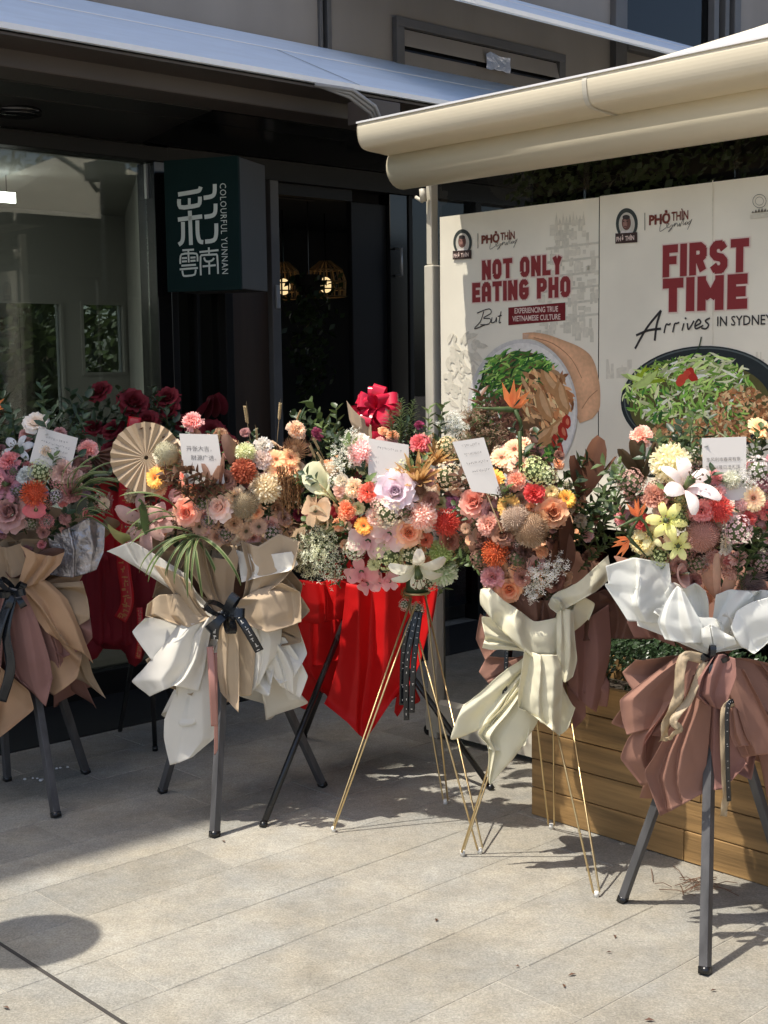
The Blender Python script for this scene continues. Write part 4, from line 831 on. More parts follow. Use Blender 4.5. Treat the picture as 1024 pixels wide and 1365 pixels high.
def f_breath(r):
    mb = MB()
    for k in range(16):
        a = r.random()*6.28; q = r.random()**.5*.75; b = Vector((math.cos(a)*q, math.sin(a)*q, r.uniform(.0, .4))); mb.tube([(0, 0, -1), b*.5+Vector((0, 0, -.3)), b], .014, 3, 1, False)
        for j in range(10):
            e = b+Vector((r.gauss(0, .2), r.gauss(0, .2), r.gauss(.05, .2))); mb.tube([b, e], .008, 3, 1, False); s = r.uniform(.05, .09); d = Vector((r.gauss(0, 1), r.gauss(0, 1), 1.2)).normalized(); t = d.orthogonal()*s; v = d.cross(t)
            for u in (t+v, t-v, -t-v, v-t): mb.add([e, e+u*.6+v*.35+d*s*.5, e+u*1.05+d*s*.6, e+u*.6-v*.35+d*s*.5], [(0, 1, 2, 3)], 0, 1)
    for j in range(26):
        a = r.random()*6.28; c = Vector((math.cos(a)*r.random()*.7, math.sin(a)*r.random()*.7, r.uniform(-.5, .1))); d = Vector((r.gauss(0, 1), r.gauss(0, 1), r.gauss(0, 1))).normalized()*.2; v = d.orthogonal().normalized()*.07; mb.add([c, c+d*.5+v, c+d, c+d*.5-v], [(0, 1, 2, 3)], 2)
    return mb
def f_bop(r):
    mb = MB()   # bird of paradise, beak along +x, standing in the xz plane
    mb.tube([(-1.35, 0, .28), (-.7, 0, .12), (-.1, 0, .0), (.25, 0, -.12)], [.01, .06, .11, .05], 7, 1); mb.tube([(.1, 0, -.05), (.25, .02, -.5), (.22, 0, -1.6)], [.09, .07, .05], 7, 1)
    for a, L, y in ((100, 1.0, .03), (78, 1.05, -.04), (55, .95, .06), (35, .9, -.03), (18, .75, .02)):
        d = Vector((math.cos(math.radians(a)), y*2, math.sin(math.radians(a)))); n_ = Vector((-d.z, 0, d.x))*.13
        mb.add([(0, y, 0), Vector((0, y, 0))+d*L*.4+n_*1, Vector((0, y+.05, 0))+d*L*.45, Vector((0, y, 0))+d*L*.4-n_*1, Vector((0, y, 0))+d*L], [(0, 1, 2), (0, 2, 3), (1, 4, 2), (2, 4, 3)], 0, [0, .8, .6, .8, 1])
    d = Vector((.6, 0, .5)); mb.tube([(0, 0, 0), d*.4, d*.9], [.02, .05, .005], 5, 2); return mb
def f_anth(r):
    mb = MB(); n = 20; vs = [(0, 0, 0)]; tp = [0]
    for k in range(n): t = 6.283*k/n; q = .55+.45*abs(math.cos(t/2))**.6+(.12 if abs(t-3.14) < .5 else 0); vs.append((math.cos(t)*q*1.0, math.sin(t)*q*.75, .12*math.sin(2*t)+.05)); tp.append(1)
    mb.add(vs, [(0, 1+k, 1+(k+1) % n) for k in range(n)], 0, tp); mb.tube([(0, 0, .02), (-.1, 0, .35), (-.12, 0, .6)], [.06, .06, .03], 6, 2); calyx(mb); return mb
def f_leafsprig(r):
    mb = MB(); pts = [Vector((0, 0, -1)), Vector((.05, 0, -.3)), Vector((.1, .05, .3)), Vector((.2, .0, 1.0))]; mb.tube(pts, [.03, .025, .02, .01], 4, 1)
    for k in range(13):
        s = .1+.9*k/12; q = Vector(crom([tuple(p) for p in pts], s)); a = k*2.2+r.gauss(0, .3); d = Vector((math.cos(a), math.sin(a), .55+.5*s)).normalized(); L = r.uniform(.42, .62); w = d.cross(Vector((0, 0, 1))).normalized()*.15; n_ = w.cross(d).normalized()*.05
        mb.add([q, q+d*L*.35+w+n_, q+d*L*.7+w*.8-n_*.2, q+d*L-n_*1.5, q+d*L*.7-w*.8-n_*.2, q+d*L*.35-w+n_, q+d*L*.5-n_], [(0, 1, 6), (1, 2, 6), (2, 3, 6), (3, 4, 6), (4, 5, 6), (5, 0, 6)], 0)
    return mb
def f_fern(r):
    mb = MB(); 
    for k in range(70):
        s = k/69; q = Vector((.12*math.sin(s*2), 0, -1+2*s)); a = k*2.4; L = .55*math.sin(math.pi*min(1, s*.85+.12))+.08; e = q+Vector((math.cos(a)*L, math.sin(a)*L*.6, .35*L))
        mb.tube([q, (q+e)/2+Vector((0, 0, .03)), e], [.016, .010, .004], 3, 0, False)
    mb.tube([(0, 0, -1), (.1, 0, 0), (.11, 0, 1)], [.03, .02, .006], 4, 1); return mb
def f_wheat(r):
    mb = MB(); mb.tube([(0, 0, -2.2), (.02, 0, -1), (.0, 0, 0), (.03, 0, .95)], [.025, .022, .02, .015], 4, 0)
    for k in range(30):
        z = .0+k*.033; a = k*2.1; d = Vector((math.cos(a)*.085, math.sin(a)*.085, .10)); p = Vector((.02, 0, z)); mb.tube([p, p+d*.6, p+d*1.25], [.02, .05, .01], 5, 0); 
        if k % 3 == 0: mb.tube([p+d, p+d*2.2+Vector((0, 0, .22))], [.006, .003], 3, 0)
    return mb
def f_thistle(r):
    mb = MB(); mb.ball((0, 0, -.2), .5, 0, 12, 8, .3, 1.0)
    for d in fib(300):
        if d.z < -.2: continue
        p = d*.45+Vector((0, 0, -.2)); e = Vector((d.x*.95, d.y*.95, abs(d.z)*.8+.15))*r.uniform(.85, 1.05); mb.tube([p, (p+e)*.5+d*.06, e], [.022, .016, .005], 3, 0, False, [0]*3+[.6]*3+[1]*3)
    calyx(mb); return mb
def f_protea(r):
    mb = MB()
    for k, (n, L, e) in enumerate(((9, 1.7, 62), (11, 1.45, 45), (9, 1.2, 76))):
        for i in range(n): petal(mb, r, L*r.uniform(.8, 1.1), .12, i*6.283/n+k*.3+r.gauss(0, .1), .12, -.3, e+r.gauss(0, 6), e-12, 5, 2, .9, 0, 1, .35, .75, 0, 0, 1)
    mb.ball((0, 0, 0), .34, 0, 10, 7, .3)
    for d in fib(90):
        if d.z > -.2: mb.tube([d*.3, d*r.uniform(.46, .6)], [.03, .004], 3, 0, False, .2)
    return mb
def f_calla(r):
    mb = MB(); n, m_ = 16, 8; vs, tp = [], []
    for i in range(m_+1):
        s = i/m_
        for k in range(n+1):
            t = -2.9+5.8*k/n; R_ = .10+.62*s**1.8*(1+.35*math.cos(t)); x = R_*math.cos(t)+.25*s*s; y = R_*math.sin(t)*.8; z = -.9+1.4*s+.35*s*s*math.cos(t)-.25*s**6*(1-.3*math.cos(t)); vs.append((x, y, z)); tp.append(s)
    mb.add(vs, [(i*(n+1)+k, i*(n+1)+k+1, (i+1)*(n+1)+k+1, (i+1)*(n+1)+k) for i in range(m_) for k in range(n)], 0, tp); mb.tube([(0, 0, -.5), (.05, 0, .2)], [.05, .03], 6, 2); mb.tube([(0, 0, -.85), (0, 0, -1.6)], .08, 6, 1); return mb
def f_bigleaf(r):
    mb = MB(); petal(mb, r, 2.0, .55, 1.5708, -.0, -1.0, 90, 70, 9, 6, -.22, .05, 4, .7, .5, 0, 0, 1, .25); return mb
def f_grassleaf(r):
    """one long arching variegated blade, root at origin, heading +x, pale edges"""
    mb = MB(); n = 14; x = z = 0; e = math.radians(r.uniform(42, 62)); L = 1.15/n
    for i in range(n+1):
        s = i/n; w = .030*(s*1.2+.25)**.4*(1-s)**.5+.002; vs = [(x, -w, z+.012*w/.03), (x, -w*.45, z), (x, w*.45, z), (x, w, z+.012*w/.03)]
        mb.add(vs, [], 0, 1, [(.52, .54, .27), (.13, .19, .06), (.10, .16, .05), (.52, .54, .27)]); x += math.cos(e)*L; z += math.sin(e)*L; e -= math.radians(8.0)
    mb.f = [(4*i+j, 4*i+j+1, 4*i+j+5, 4*i+j+4) for i in range(n) for j in range(3)]; mb.mi = [0]*len(mb.f); return mb
def f_bead(r):
    mb = MB()
    for k in range(7):
        x = r.gauss(0, .16); y = r.gauss(0, .12); L = r.uniform(1.2, 2.0)
        for j in range(int(L*13)): mb.ball((x+r.gauss(0, .03), y+r.gauss(0, .03), 1-j/13.), .06, 0, 5, 4, r.random())
    return mb
T('rose', f_rose); T('carnation', f_carn, var=3); T('gerbera', f_gerb); T('daisy', f_daisy); T('pompom_flower', f_pom); T('pincushion_flower', f_pin); T('banksia_flower', f_bank); T('hydrangea', f_hyd)
T('lily', f_lily, ('petal', 'stem', 'leaf_brown')); T('orchid', f_orch); T('gypsophila', f_breath, ('petal', 'stem', 'leaf_pale')); T('bird_of_paradise', f_bop, ('petal', 'leaf', 'leaf_dark'), 1); T('anthurium', f_anth, ('petal', 'stem', 'straw'), 1)
TM['leaf_sprig'] = [f_leafsprig(random.Random(k)).mesh('leaf_sprig', ['leaf', 'stem']) for k in range(2)]; TM['dark_sprig'] = [f_leafsprig(random.Random(k+5)).mesh('dark_sprig', ['leaf_dark', 'stem']) for k in range(2)]; TM['pale_sprig'] = [f_leafsprig(random.Random(k+8)).mesh('pale_sprig', ['leaf_pale', 'stem']) for k in range(2)]
TM['brown_sprig'] = [f_leafsprig(random.Random(k+8)).mesh('brown_sprig', ['leaf_brown', 'stem']) for k in range(2)]
TM['fern'] = [f_fern(random.Random(2)).mesh('fern', ['leaf_pale', 'stem'])]; TM['wheat_ear'] = [f_wheat(random.Random(2)).mesh('wheat_ear', ['straw'])]; T('thistle', f_thistle, var=1); T('protea', f_protea, var=1); T('calla_lily', f_calla, ('petal', 'stem', 'straw'), 1)
T('petal_leaf', f_bigleaf, var=2); TM['grass_blade'] = [f_grassleaf(random.Random(k)).mesh('grass_blade', ['variegated']) for k in range(3)]; T('bead_catkin', f_bead, var=1)

# ------------------------------------------------------------------ stand helpers
class Stand:
    def __init__(s, name, base, label, cx, cy, rx, ry, D, bulge=.14):
        s.root = empty(name, (base[0], base[1], 0)); tag(s.root, label, 'flower stand', 'congratulatory flower stands'); s.b = Vector((base[0], base[1], 0)); s.c = (cx, cy, rx, ry); s.D = D; s.bulge = bulge; s.r = random.Random(hash_(label))
    def P(s, px, py, dz=0.0): return at(px, py, s.D+dz)-s.b
    def dome(s, px, py):
        cx, cy, rx, ry = s.c; q = ((px-cx)/rx)**2+((py-cy)/ry)**2; return -s.bulge*(1-min(q, 1.3))
    def put(s, kind, px, py, dpx, col, core=None, dz=0.0, tilt=None, spin=None, name=None, squash=1.0, face=None, rot=None):
        """a flower head dpx photo-pixels across"""
        D = s.D+s.dome(px, py)+dz; R_ = dpx*.515*D/FPX; pos = at(px, py, D)-s.b; cx, cy, rx, ry = s.c
        n_ = Vector(face) if face else Vector(((px-cx)/rx*.62+s.r.gauss(0, .16), -.85, -(py-cy)/ry*.5+.28+s.r.gauss(0, .14)))
        if tilt: n_ += Vector(tilt)
        q = n_.normalized().to_track_quat('Z', 'Y').to_matrix() @ Matrix.Rotation(spin if spin is not None else s.r.random()*6.28, 3, 'Z')
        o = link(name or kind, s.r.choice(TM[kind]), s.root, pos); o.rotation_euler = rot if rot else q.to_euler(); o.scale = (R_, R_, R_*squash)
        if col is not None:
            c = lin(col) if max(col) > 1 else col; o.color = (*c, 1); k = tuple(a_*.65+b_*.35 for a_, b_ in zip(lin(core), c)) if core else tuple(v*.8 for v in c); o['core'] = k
        return o
    def up(s, kind, px, py, hpx, col=None, core=None, dz=0.0, lean=0.0, fwd=-.15, name=None, wide=1.0, spin=None):
        """an upright piece (sprig, wheat, leaf) hpx tall, its +z along up, leaning sideways by lean"""
        D = s.D+s.dome(px, py)+dz; R_ = hpx*.5*D/FPX; d = Vector((lean, fwd, 1)).normalized(); q = d.to_track_quat('Z', 'Y').to_matrix() @ Matrix.Rotation(spin if spin is not None else s.r.random()*6.28, 3, 'Z')
        o = link(name or kind, s.r.choice(TM[kind]), s.root, at(px, py, D)-s.b); o.rotation_euler = q.to_euler(); o.scale = (R_*wide, R_*wide, R_)
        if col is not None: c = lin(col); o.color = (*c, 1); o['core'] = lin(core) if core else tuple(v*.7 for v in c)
        return o
    def fill(s, n, kinds, size=(34, 56), dz=(.02, .12), ring=.95, yoff=0):
        cx, cy, rx, ry = s.c
        for k in range(n):
            t = s.r.random()*6.283; q = math.sqrt(s.r.random())*ring; px, py = cx+rx*q*math.cos(t), cy+yoff+ry*q*math.sin(t)
            s.up(s.r.choice(kinds), px, py, s.r.uniform(*size), dz=s.r.uniform(*dz), lean=(px-cx)/rx*1.3+s.r.gauss(0, .35), fwd=-.5+s.r.gauss(0, .3))
    def backfill(s, n, cols, size=(22, 34)):
        """flowers on the side turned away"""
        cx, cy, rx, ry = s.c; D = s.D
        for k in range(n):
            t = s.r.uniform(-.9, .9)*1.57; e = s.r.uniform(-.5, .9); W_ = rx*D/FPX*.85; dirv = Vector((math.sin(t)*math.cos(e), math.cos(t)*math.cos(e), math.sin(e)))
            pos = at(cx, cy, D)+Vector((dirv.x*W_, .10+dirv.y*.14, dirv.z*ry*.8*D/FPX))-s.b; kind = s.r.choice(('carnation', 'rose', 'hydrangea', 'gerbera')); R_ = s.r.uniform(*size)*.5*D/FPX
            o = link(kind, s.r.choice(TM[kind]), s.root, pos); o.rotation_euler = dirv.to_track_quat('Z', 'Y').to_euler(); o.scale = (R_,)*3; c = lin(s.r.choice(cols)); o.color = (*c, 1); o['core'] = tuple(v*.7 for v in c)
    def sheet(s, rows, mat, name='wrapping_paper', n=(56, 34), cr=.003, back=None, dz=0.0, sm=None, amp=.019):
        """sheet of paper through rows of (px, py, depth offset): flat panels between a few sharp creases, edges curled"""
        soft = mat in ('white_paper', 'ivory_paper'); cr = cr*1.9 if soft else cr; sm = (.55 if soft else .22) if sm is None else sm
        mb = MB(); nu, nv = n; sd = s.r.random()*40; n_c = s.r.choice((2, 3, 3, 4)); K = sorted(s.r.uniform(.1, .9) for k in range(n_c)); sg = s.r.choice((-1, 1)); K = [0]+K+[1]; V_ = [sg*(-1)**k*s.r.uniform(.35, 1) for k in range(len(K))]; V_[0] *= s.r.uniform(.3, 1); V_[-1] *= s.r.uniform(.3, 1); dr = [s.r.gauss(0, .06) for k in K]; cl = (s.r.uniform(-.4, 1), s.r.uniform(-.4, 1), s.r.uniform(-.3, 1))
        allz = [p[2] if len(p) > 2 else 0 for r_ in rows for p in r_]; mid = sum(allz)/len(allz); W0 = max(abs(r_[-1][0]-r_[0][0])+abs(r_[-1][1]-r_[0][1]) for r_ in rows)
        rows = [[(p[0], p[1], mid+((p[2] if len(p) > 2 else 0)-mid)*.22+dz) for p in r_] for r_ in rows]
        def pl_(P_, t):
            m_ = len(P_)-1; x = min(max(t*m_, 0), m_-1e-9); i = int(x); f = x-i; c = crom(P_, t); return tuple((a+(b-a)*f)*(1-sm)+q*sm for a, b, q in zip(P_[i], P_[i+1], c))
        for i in range(nu+1):
            u = i/nu; R_ = [pl_(r_, u) for r_ in rows]; A_, B_ = [pl_(r_, 0) for r_ in rows], [pl_(r_, 1) for r_ in rows]
            for j in range(nv+1):
                v = j/nv; p = pl_(R_, v); e0, e1 = pl_(A_, v), pl_(B_, v); wf = min(1.3, (abs(e1[0]-e0[0])+abs(e1[1]-e0[1]))/70)
                kk = [0]+[min(.97, max(.03, q+d_*(v-.5)*2)) for q, d_ in zip(K[1:-1], dr)]+[1]; q = 0
                while q < len(kk)-2 and u > kk[q+1]: q += 1
                f = min(1, max(0, (u-kk[q])/max(1e-4, kk[q+1]-kk[q]))); f = f*(1-.5*(1+soft)*.5)+(3*f*f-2*f**3)*.5*(1+soft)*.5; fold = V_[q]+(V_[q+1]-V_[q])*f
                curl = cl[0]*max(0, (.22-u)/.22)**2+cl[1]*max(0, (u-.78)/.22)**2+cl[2]*max(0, (v-.8)/.2)**2
                w_ = s.P(p[0], p[1], p[2]+fold*amp*wf-curl*.022*wf); q1 = w_*7+Vector((sd, 0, 0)); k = w_*17+Vector((sd, 3, 0))
                w_ = w_+Vector((noise.noise(q1)*.5, noise.noise(q1+Vector((9, 2, 4))), noise.noise(q1+Vector((3, 8, 1)))*.5))*cr*1.7+Vector((0, 1, .2))*((1-abs(noise.noise(k))*2.4)*cr*.55); mb.add([w_], [])
        mb.f = [(i*(nv+1)+j, (i+1)*(nv+1)+j, (i+1)*(nv+1)+j+1, i*(nv+1)+j+1) for i in range(nu) for j in range(nv)]; mb.mi = [0]*len(mb.f)
        o = mb.build(name, [mat, back or mat, back or mat], s.root, True); m_ = o.modifiers.new('thickness', 'SOLIDIFY'); m_.thickness = .0006; m_.offset = 1; m_.material_offset = 1; return o
    def pfan(s, cx, cy, ang, L_, W_, mat, dz=0.0, out=-.03):
        """one more square of paper pinched at the tie and flaring along ang (degrees, 90 = up)"""
        a = math.radians(ang); dx, dy = math.cos(a), -math.sin(a); tx, ty = -dy, dx; g_ = s.r.gauss; rows = []
        for f, w_, z in ((0, 5, 0), (.4, .30*W_, -.02), (.75, .48*W_, out)): rows.append([(cx+dx*L_*f+tx*w_*q+g_(0, 1.5), cy+dy*L_*f+ty*w_*q+g_(0, 1.5), z) for q in (-1, -.3, .4, 1)])
        k = s.r.uniform(.2, .8); rows.append([(cx+dx*L_*e+tx*W_*.5*q, cy+dy*L_*e+ty*W_*.5*q, out*1.3) for q, e in ((-1.05, s.r.uniform(.7, .9)), (-.4, s.r.uniform(.9, 1.05)), (k, s.r.uniform(1.0, 1.15)), (1.05, s.r.uniform(.7, .95)))])
        return s.sheet(rows, mat, dz=dz, cr=.004, n=(40, 26))
    def fluff(s, n, cols, size=(20, 32), dz=(.01, .05), kinds=('carnation', 'hydrangea', 'carnation', 'rose', 'pompom_flower', 'daisy'), ring=.92):
        """small blooms that close the gaps between the main ones"""
        cx, cy, rx, ry = s.c
        for k in range(n):
            q = math.sqrt((k+.5)/n)*ring; t = k*2.39996+s.r.gauss(0, .2); s.put(s.r.choice(kinds), cx+rx*q*math.cos(t), cy+ry*q*math.sin(t), s.r.uniform(*size), s.r.choice(cols), dz=s.r.uniform(*dz))
    def cone(s, px, py0, py1, r0, r1, mat, name='wrapping_paper', pleats=9, dy=.06, arc=(-.15, 3.29), ruf=.18, depth=.8):
        """pleated paper skirt or collar round the back of the bouquet; r in photo pixels"""
        mb = MB(); nu, nv = 54, 10; D = s.D; ph = s.r.random()*6; A = s.P(px, py0, dy); B = s.P(px, py1, dy); q = D/FPX
        for i in range(nu+1):
            t = arc[0]+(arc[1]-arc[0])*i/nu; f = 1+ruf*math.sin(pleats*t+ph)+.08*math.sin(3.3*t+1)
            for j in range(nv+1):
                u = j/nv; c = A.lerp(B, u); rr = (r0+(r1-r0)*u**.8)*q*(1+(f-1)*u); zz = .05*u*u*math.sin(pleats*.5*t+2*ph)
                mb.add([c+Vector((math.cos(t)*rr, math.sin(t)*rr*depth, zz))], [])
        mb.f = [(i*(nv+1)+j, (i+1)*(nv+1)+j, (i+1)*(nv+1)+j+1, i*(nv+1)+j+1) for i in range(nu) for j in range(nv)]; mb.mi = [0]*len(mb.f)
        o = mb.build(name, [mat], s.root, True); m_ = o.modifiers.new('thickness', 'SOLIDIFY'); m_.thickness = .0012; return o
    def leg(s, foot, top, w_, mat, sides=4, name='leg', cap=None):
        f = gnd(*foot)-s.b if not isinstance(foot, Vector) else foot-s.b; f.z = .002; t = top-s.b if isinstance(top, Vector) else s.P(*top)
        mb = MB(); mb.tube([f, f.lerp(t, .5), t], w_, sides, 0, True, 1.0, math.pi/4); o = mb.build(name, mat, s.root, sides > 4, bevel=.002 if sides == 4 else 0)
        if cap: mb = MB(); mb.tube([f-Vector((0, 0, .001)), f+(t-f).normalized()*.018], w_*1.04 if sides == 4 else w_*1.2, sides, 0, True, 1.0, math.pi/4); mb.build('foot_cap', cap, o, True)
        return o
    def hairpin(s, foot, top, spread=.035):
        f = gnd(*foot)-s.b; f.z = .006; t = s.P(*top); side = (t-f).cross(Vector((0, 0, 1))).normalized(); mb = MB()
        a, b = t+side*spread, t-side*spread; mb.tube([a, f+side*.010+Vector((0, 0, .01)), f, f-side*.010+Vector((0, 0, .01)), b], .0032, 6); o = mb.build('hairpin_leg', 'brass', s.root, True)
        mb = MB(); mb.tube([f+Vector((0, 0, -.005)), f+Vector((0, 0, .012))], .008, 8); mb.build('foot_cap', 'white_cap', o, True)
    def ribbon(s, pts, wpx, mat, name='ribbon', n=24, twist=0.0, marks=None, parent=None, back=0):
        """flat ribbon along photo points (px,py,dz)"""
        mb = MB(); W_ = wpx*.5*s.D/FPX; Q = [s.P(*crom([tuple(p) if len(p) > 2 else (*p, 0) for p in pts], i/n)) for i in range(n+1)]
        for i, p in enumerate(Q):
            d = (Q[min(i+1, n)]-Q[max(i-1, 0)]).normalized(); sd = d.cross(Vector((0, 1, 0))).normalized(); th = twist*math.sin(i/n*5); sd = sd*math.cos(th)+d.cross(sd)*math.sin(th); nn = d.cross(sd); rf_ = .0 if mat != 'gauze_ribbon' else W_*.35; mb.add([p+sd*W_*q+nn*rf_*math.sin(i*1.3+q*2.5) for q in (-1, -.5, 0, .5, 1)], [])
        mb.f = [(5*i+j, 5*i+j+1, 5*i+j+6, 5*i+j+5) for i in range(n) for j in range(4)]; mb.mi = [0]*(4*n); o = mb.build(name, mat, parent or s.root, True); m_ = o.modifiers.new('thickness', 'SOLIDIFY'); m_.thickness = .0008
        if marks:
            mk = MB(); 
            for i in range(2, n-1):
                a = Q[i]; d = (Q[i+1]-a); sd = d.normalized().cross(Vector((0, 1, 0))).normalized()
                for k in range(3 if marks == 'gold_ink' else (i % 3 > 0)):
                    c = a+d*s.r.random()+sd*s.r.uniform(-.5, .5)*W_*(1 if marks == 'gold_ink' else .25)+Vector((0, -.002, 0)); u = d.normalized()*s.r.uniform(.15, .4)*W_; v = sd*W_*.09
                    if s.r.random() < .5: u, v = sd*W_*.3, d.normalized()*W_*.09
                    mk.add([c-u-v, c-u+v, c+u+v, c+u-v], [(0, 1, 2, 3)])
            tag(mk.build('ribbon_lettering', marks, o), kind='stuff')
        return o
    def bow(s, px, py, rpx, mat, loops=10, wpx=12, dz=-.03, name='bow'):
        W_ = wpx*.5*s.D/FPX; R_ = rpx*s.D/FPX; c = s.P(px, py, dz); mb = MB()
        for k in range(loops):
            a = 6.283*k/loops+s.r.gauss(0, .2); el = s.r.uniform(-.1, .9); d = Vector((math.cos(a)*math.cos(el), -math.sin(el)*.8-.25, math.sin(a)*math.cos(el))).normalized(); sd = d.cross(Vector((s.r.gauss(0, .4), 1, s.r.gauss(0, .4)))).normalized(); n_ = sd.cross(d); L = R_*s.r.uniform(.8, 1.1); m_ = 12; vs = []
            for i in range(m_+1):
                t = 6.283*i/m_; x = L*.5*(1-math.cos(t)); y = L*.26*math.sin(t); wv = W_*(.55+.45*math.sin(t/2)); p = c+d*x+n_*y; vs += [p-sd*wv, p+sd*wv]
            mb.add(vs, [(2*i, 2*i+1, 2*i+3, 2*i+2) for i in range(m_)])
        return mb.build(name, mat, s.root, True)
    def blades(s, px, py, n, L, a0, a1, dz=-.08, droop=True):
        """spray of arching grass blades from a photo point; angles in the picture plane (degrees, 0 = right)"""
        o0 = s.P(px, py, dz)
        for k in range(n):
            a = math.radians(a0+(a1-a0)*(k+.5)/n+s.r.gauss(0, 6)); l = s.r.uniform(.75, 1.15)*L*s.D/FPX; d = Vector((math.cos(a), -.30+s.r.gauss(0, .25), math.sin(a))).normalized(); up_v = Vector((0, -.6, .8)); y = up_v.cross(d).normalized(); z = d.cross(y)
            o = link('grass_blade', s.r.choice(TM['grass_blade']), s.root, o0+Vector((s.r.gauss(0, .01), s.r.gauss(0, .01), 0))); o.rotation_euler = Matrix((d, y, z)).transposed().to_euler(); o.scale = (l, l*s.r.uniform(.75, 1.3), l)
    def fan(s, px, py, rpx, mat, dz=-.05, a0=0, a1=360, pl=22, amp=.07, face=(0, -1, .12), name='paper_fan'):
        R_ = rpx*s.D/FPX; mb = MB(); c = s.P(px, py, dz); n_ = Vector(face).normalized(); x = n_.cross(Vector((0, 0, 1))).normalized()*-1; y = n_.cross(x)*-1; m_ = pl*2; G = 5
        for i in range(m_+1):
            t = math.radians(a0+(a1-a0)*i/m_); h = amp*R_*(1 if i % 2 else -1)
            for j in range(G+1): u = .06+.94*j/G; mb.add([c+(x*math.cos(t)+y*math.sin(t))*R_*u+n_*(h*u+.06*R_*u)], [])
        mb.f = [(i*(G+1)+j, (i+1)*(G+1)+j, (i+1)*(G+1)+j+1, i*(G+1)+j+1) for i in range(m_) for j in range(G)]; mb.mi = [0]*len(mb.f); o = mb.build(name, mat, s.root, False); m2_ = o.modifiers.new('thickness', 'SOLIDIFY'); m2_.thickness = .001; return o
def card(st, tl, tr, br, bl, dz, label, lines=None, seed=1, dark='ink', top=.2, bot=.75):
    """greeting card on a stick: thin sheet with printed lines"""
    D = st.D+dz; Q = [at(*p, D+dd) for p, dd in zip((tl, tr, br, bl), (.015, .015, -.005, -.005))]; o0 = sum(Q, Vector())/4; R_ = empty('message_card', o0); tag(R_, label, 'card', 'greeting cards in the flower stands'); Q = [q-o0 for q in Q]
    n_ = (Q[1]-Q[0]).cross(Q[3]-Q[0]).normalized(); n_ = -n_ if n_.y > 0 else n_; mb = MB(); mb.add(Q+[q-n_*.0015 for q in Q], [(0, 1, 2, 3), (7, 6, 5, 4)]+[(k, 4+k, 4+(k+1) % 4, (k+1) % 4) for k in range(4)]); mb.build('sheet', 'card', R_)
    mb = MB(); b_ = (Q[2]+Q[3])/2-n_*.004; mb.tube([b_+(Q[0]-Q[3])*.3, b_-(Q[0]-Q[3])*.8], .002, 5); mb.build('card_stick', 'straw', R_)
    ux, uy = (Q[1]-Q[0]), (Q[3]-Q[0]); rnd_ = random.Random(seed)
    if isinstance(lines, list):
        for (txt, u, v, h) in lines:
            me = textmesh(txt, 1.0, dark, 'card_lettering', res=1); sc = h*uy.length
            for vv in me.vertices: vv.co = Q[0]+ux*u+uy*v+ux.normalized()*vv.co.x*sc-uy.normalized()*vv.co.z*sc+n_*.0012
            link('card_lettering', me, R_)
    else:
        mb = MB()
        for k in range(lines):
            v = top+(bot-top)*k/max(1, lines-1); wd = rnd_.uniform(.4, .72); u = .5-wd/2+rnd_.gauss(0, .03)
            while u < .5+wd/2:
                for q in range(4):
                    a, h, ww = rnd_.uniform(0, .04), rnd_.uniform(-.022, .022), rnd_.uniform(.008, .035); hh = .006
                    if q % 2: ww, hh = .008, rnd_.uniform(.012, .03)
                    c = lambda du, dv: Q[0]+ux*(u+a+du)+uy*(v+h+dv)+n_*.0012
                    mb.add([c(0, 0), c(ww, 0), c(ww, hh), c(0, hh)], [(0, 1, 2, 3)])
                u += .062
        tag(mb.build('card_lettering', dark, R_), kind='stuff')
    return R_
# ------------------------------------------------------------------ flower stand A: kraft and mauve wrap, at the left picture edge
PK = (226, 150, 150); DUSTY = (190, 140, 135); CREAM = (232, 214, 190); WHT = (232, 226, 216); TAN = (205, 165, 130); PEACH = (240, 190, 145); CORAL = (225, 96, 70); ORG = (228, 110, 30); YEL = (238, 190, 60); LILAC = (185, 160, 185); BEIGE = (200, 182, 155); ROSEP = (232, 196, 190); RUST = (176, 84, 48)
A = Stand('flower_stand', gnd(52, 1052), 'flower stand with orange pincushion and kraft and mauve wrapping on black wooden legs', 44, 655, 112, 95, 4.72)
A.leg((75, 1090), (28, 800, .03), .019, 'black_wood', 4, cap='black_steel'); A.leg((115, 1031), (40, 800, .05), .019, 'black_wood', 4, cap='black_steel'); A.leg((10, 1041), (-6, 800, .05), .017, 'black_wood', 4, cap='black_steel')
A.fill(46, ['dark_sprig', 'leaf_sprig', 'dark_sprig'], (40, 70)); A.fluff(48, (DUSTY, CREAM, PK, LILAC, (170, 120, 120)), (13, 22)); A.backfill(14, (DUSTY, CREAM, PK))
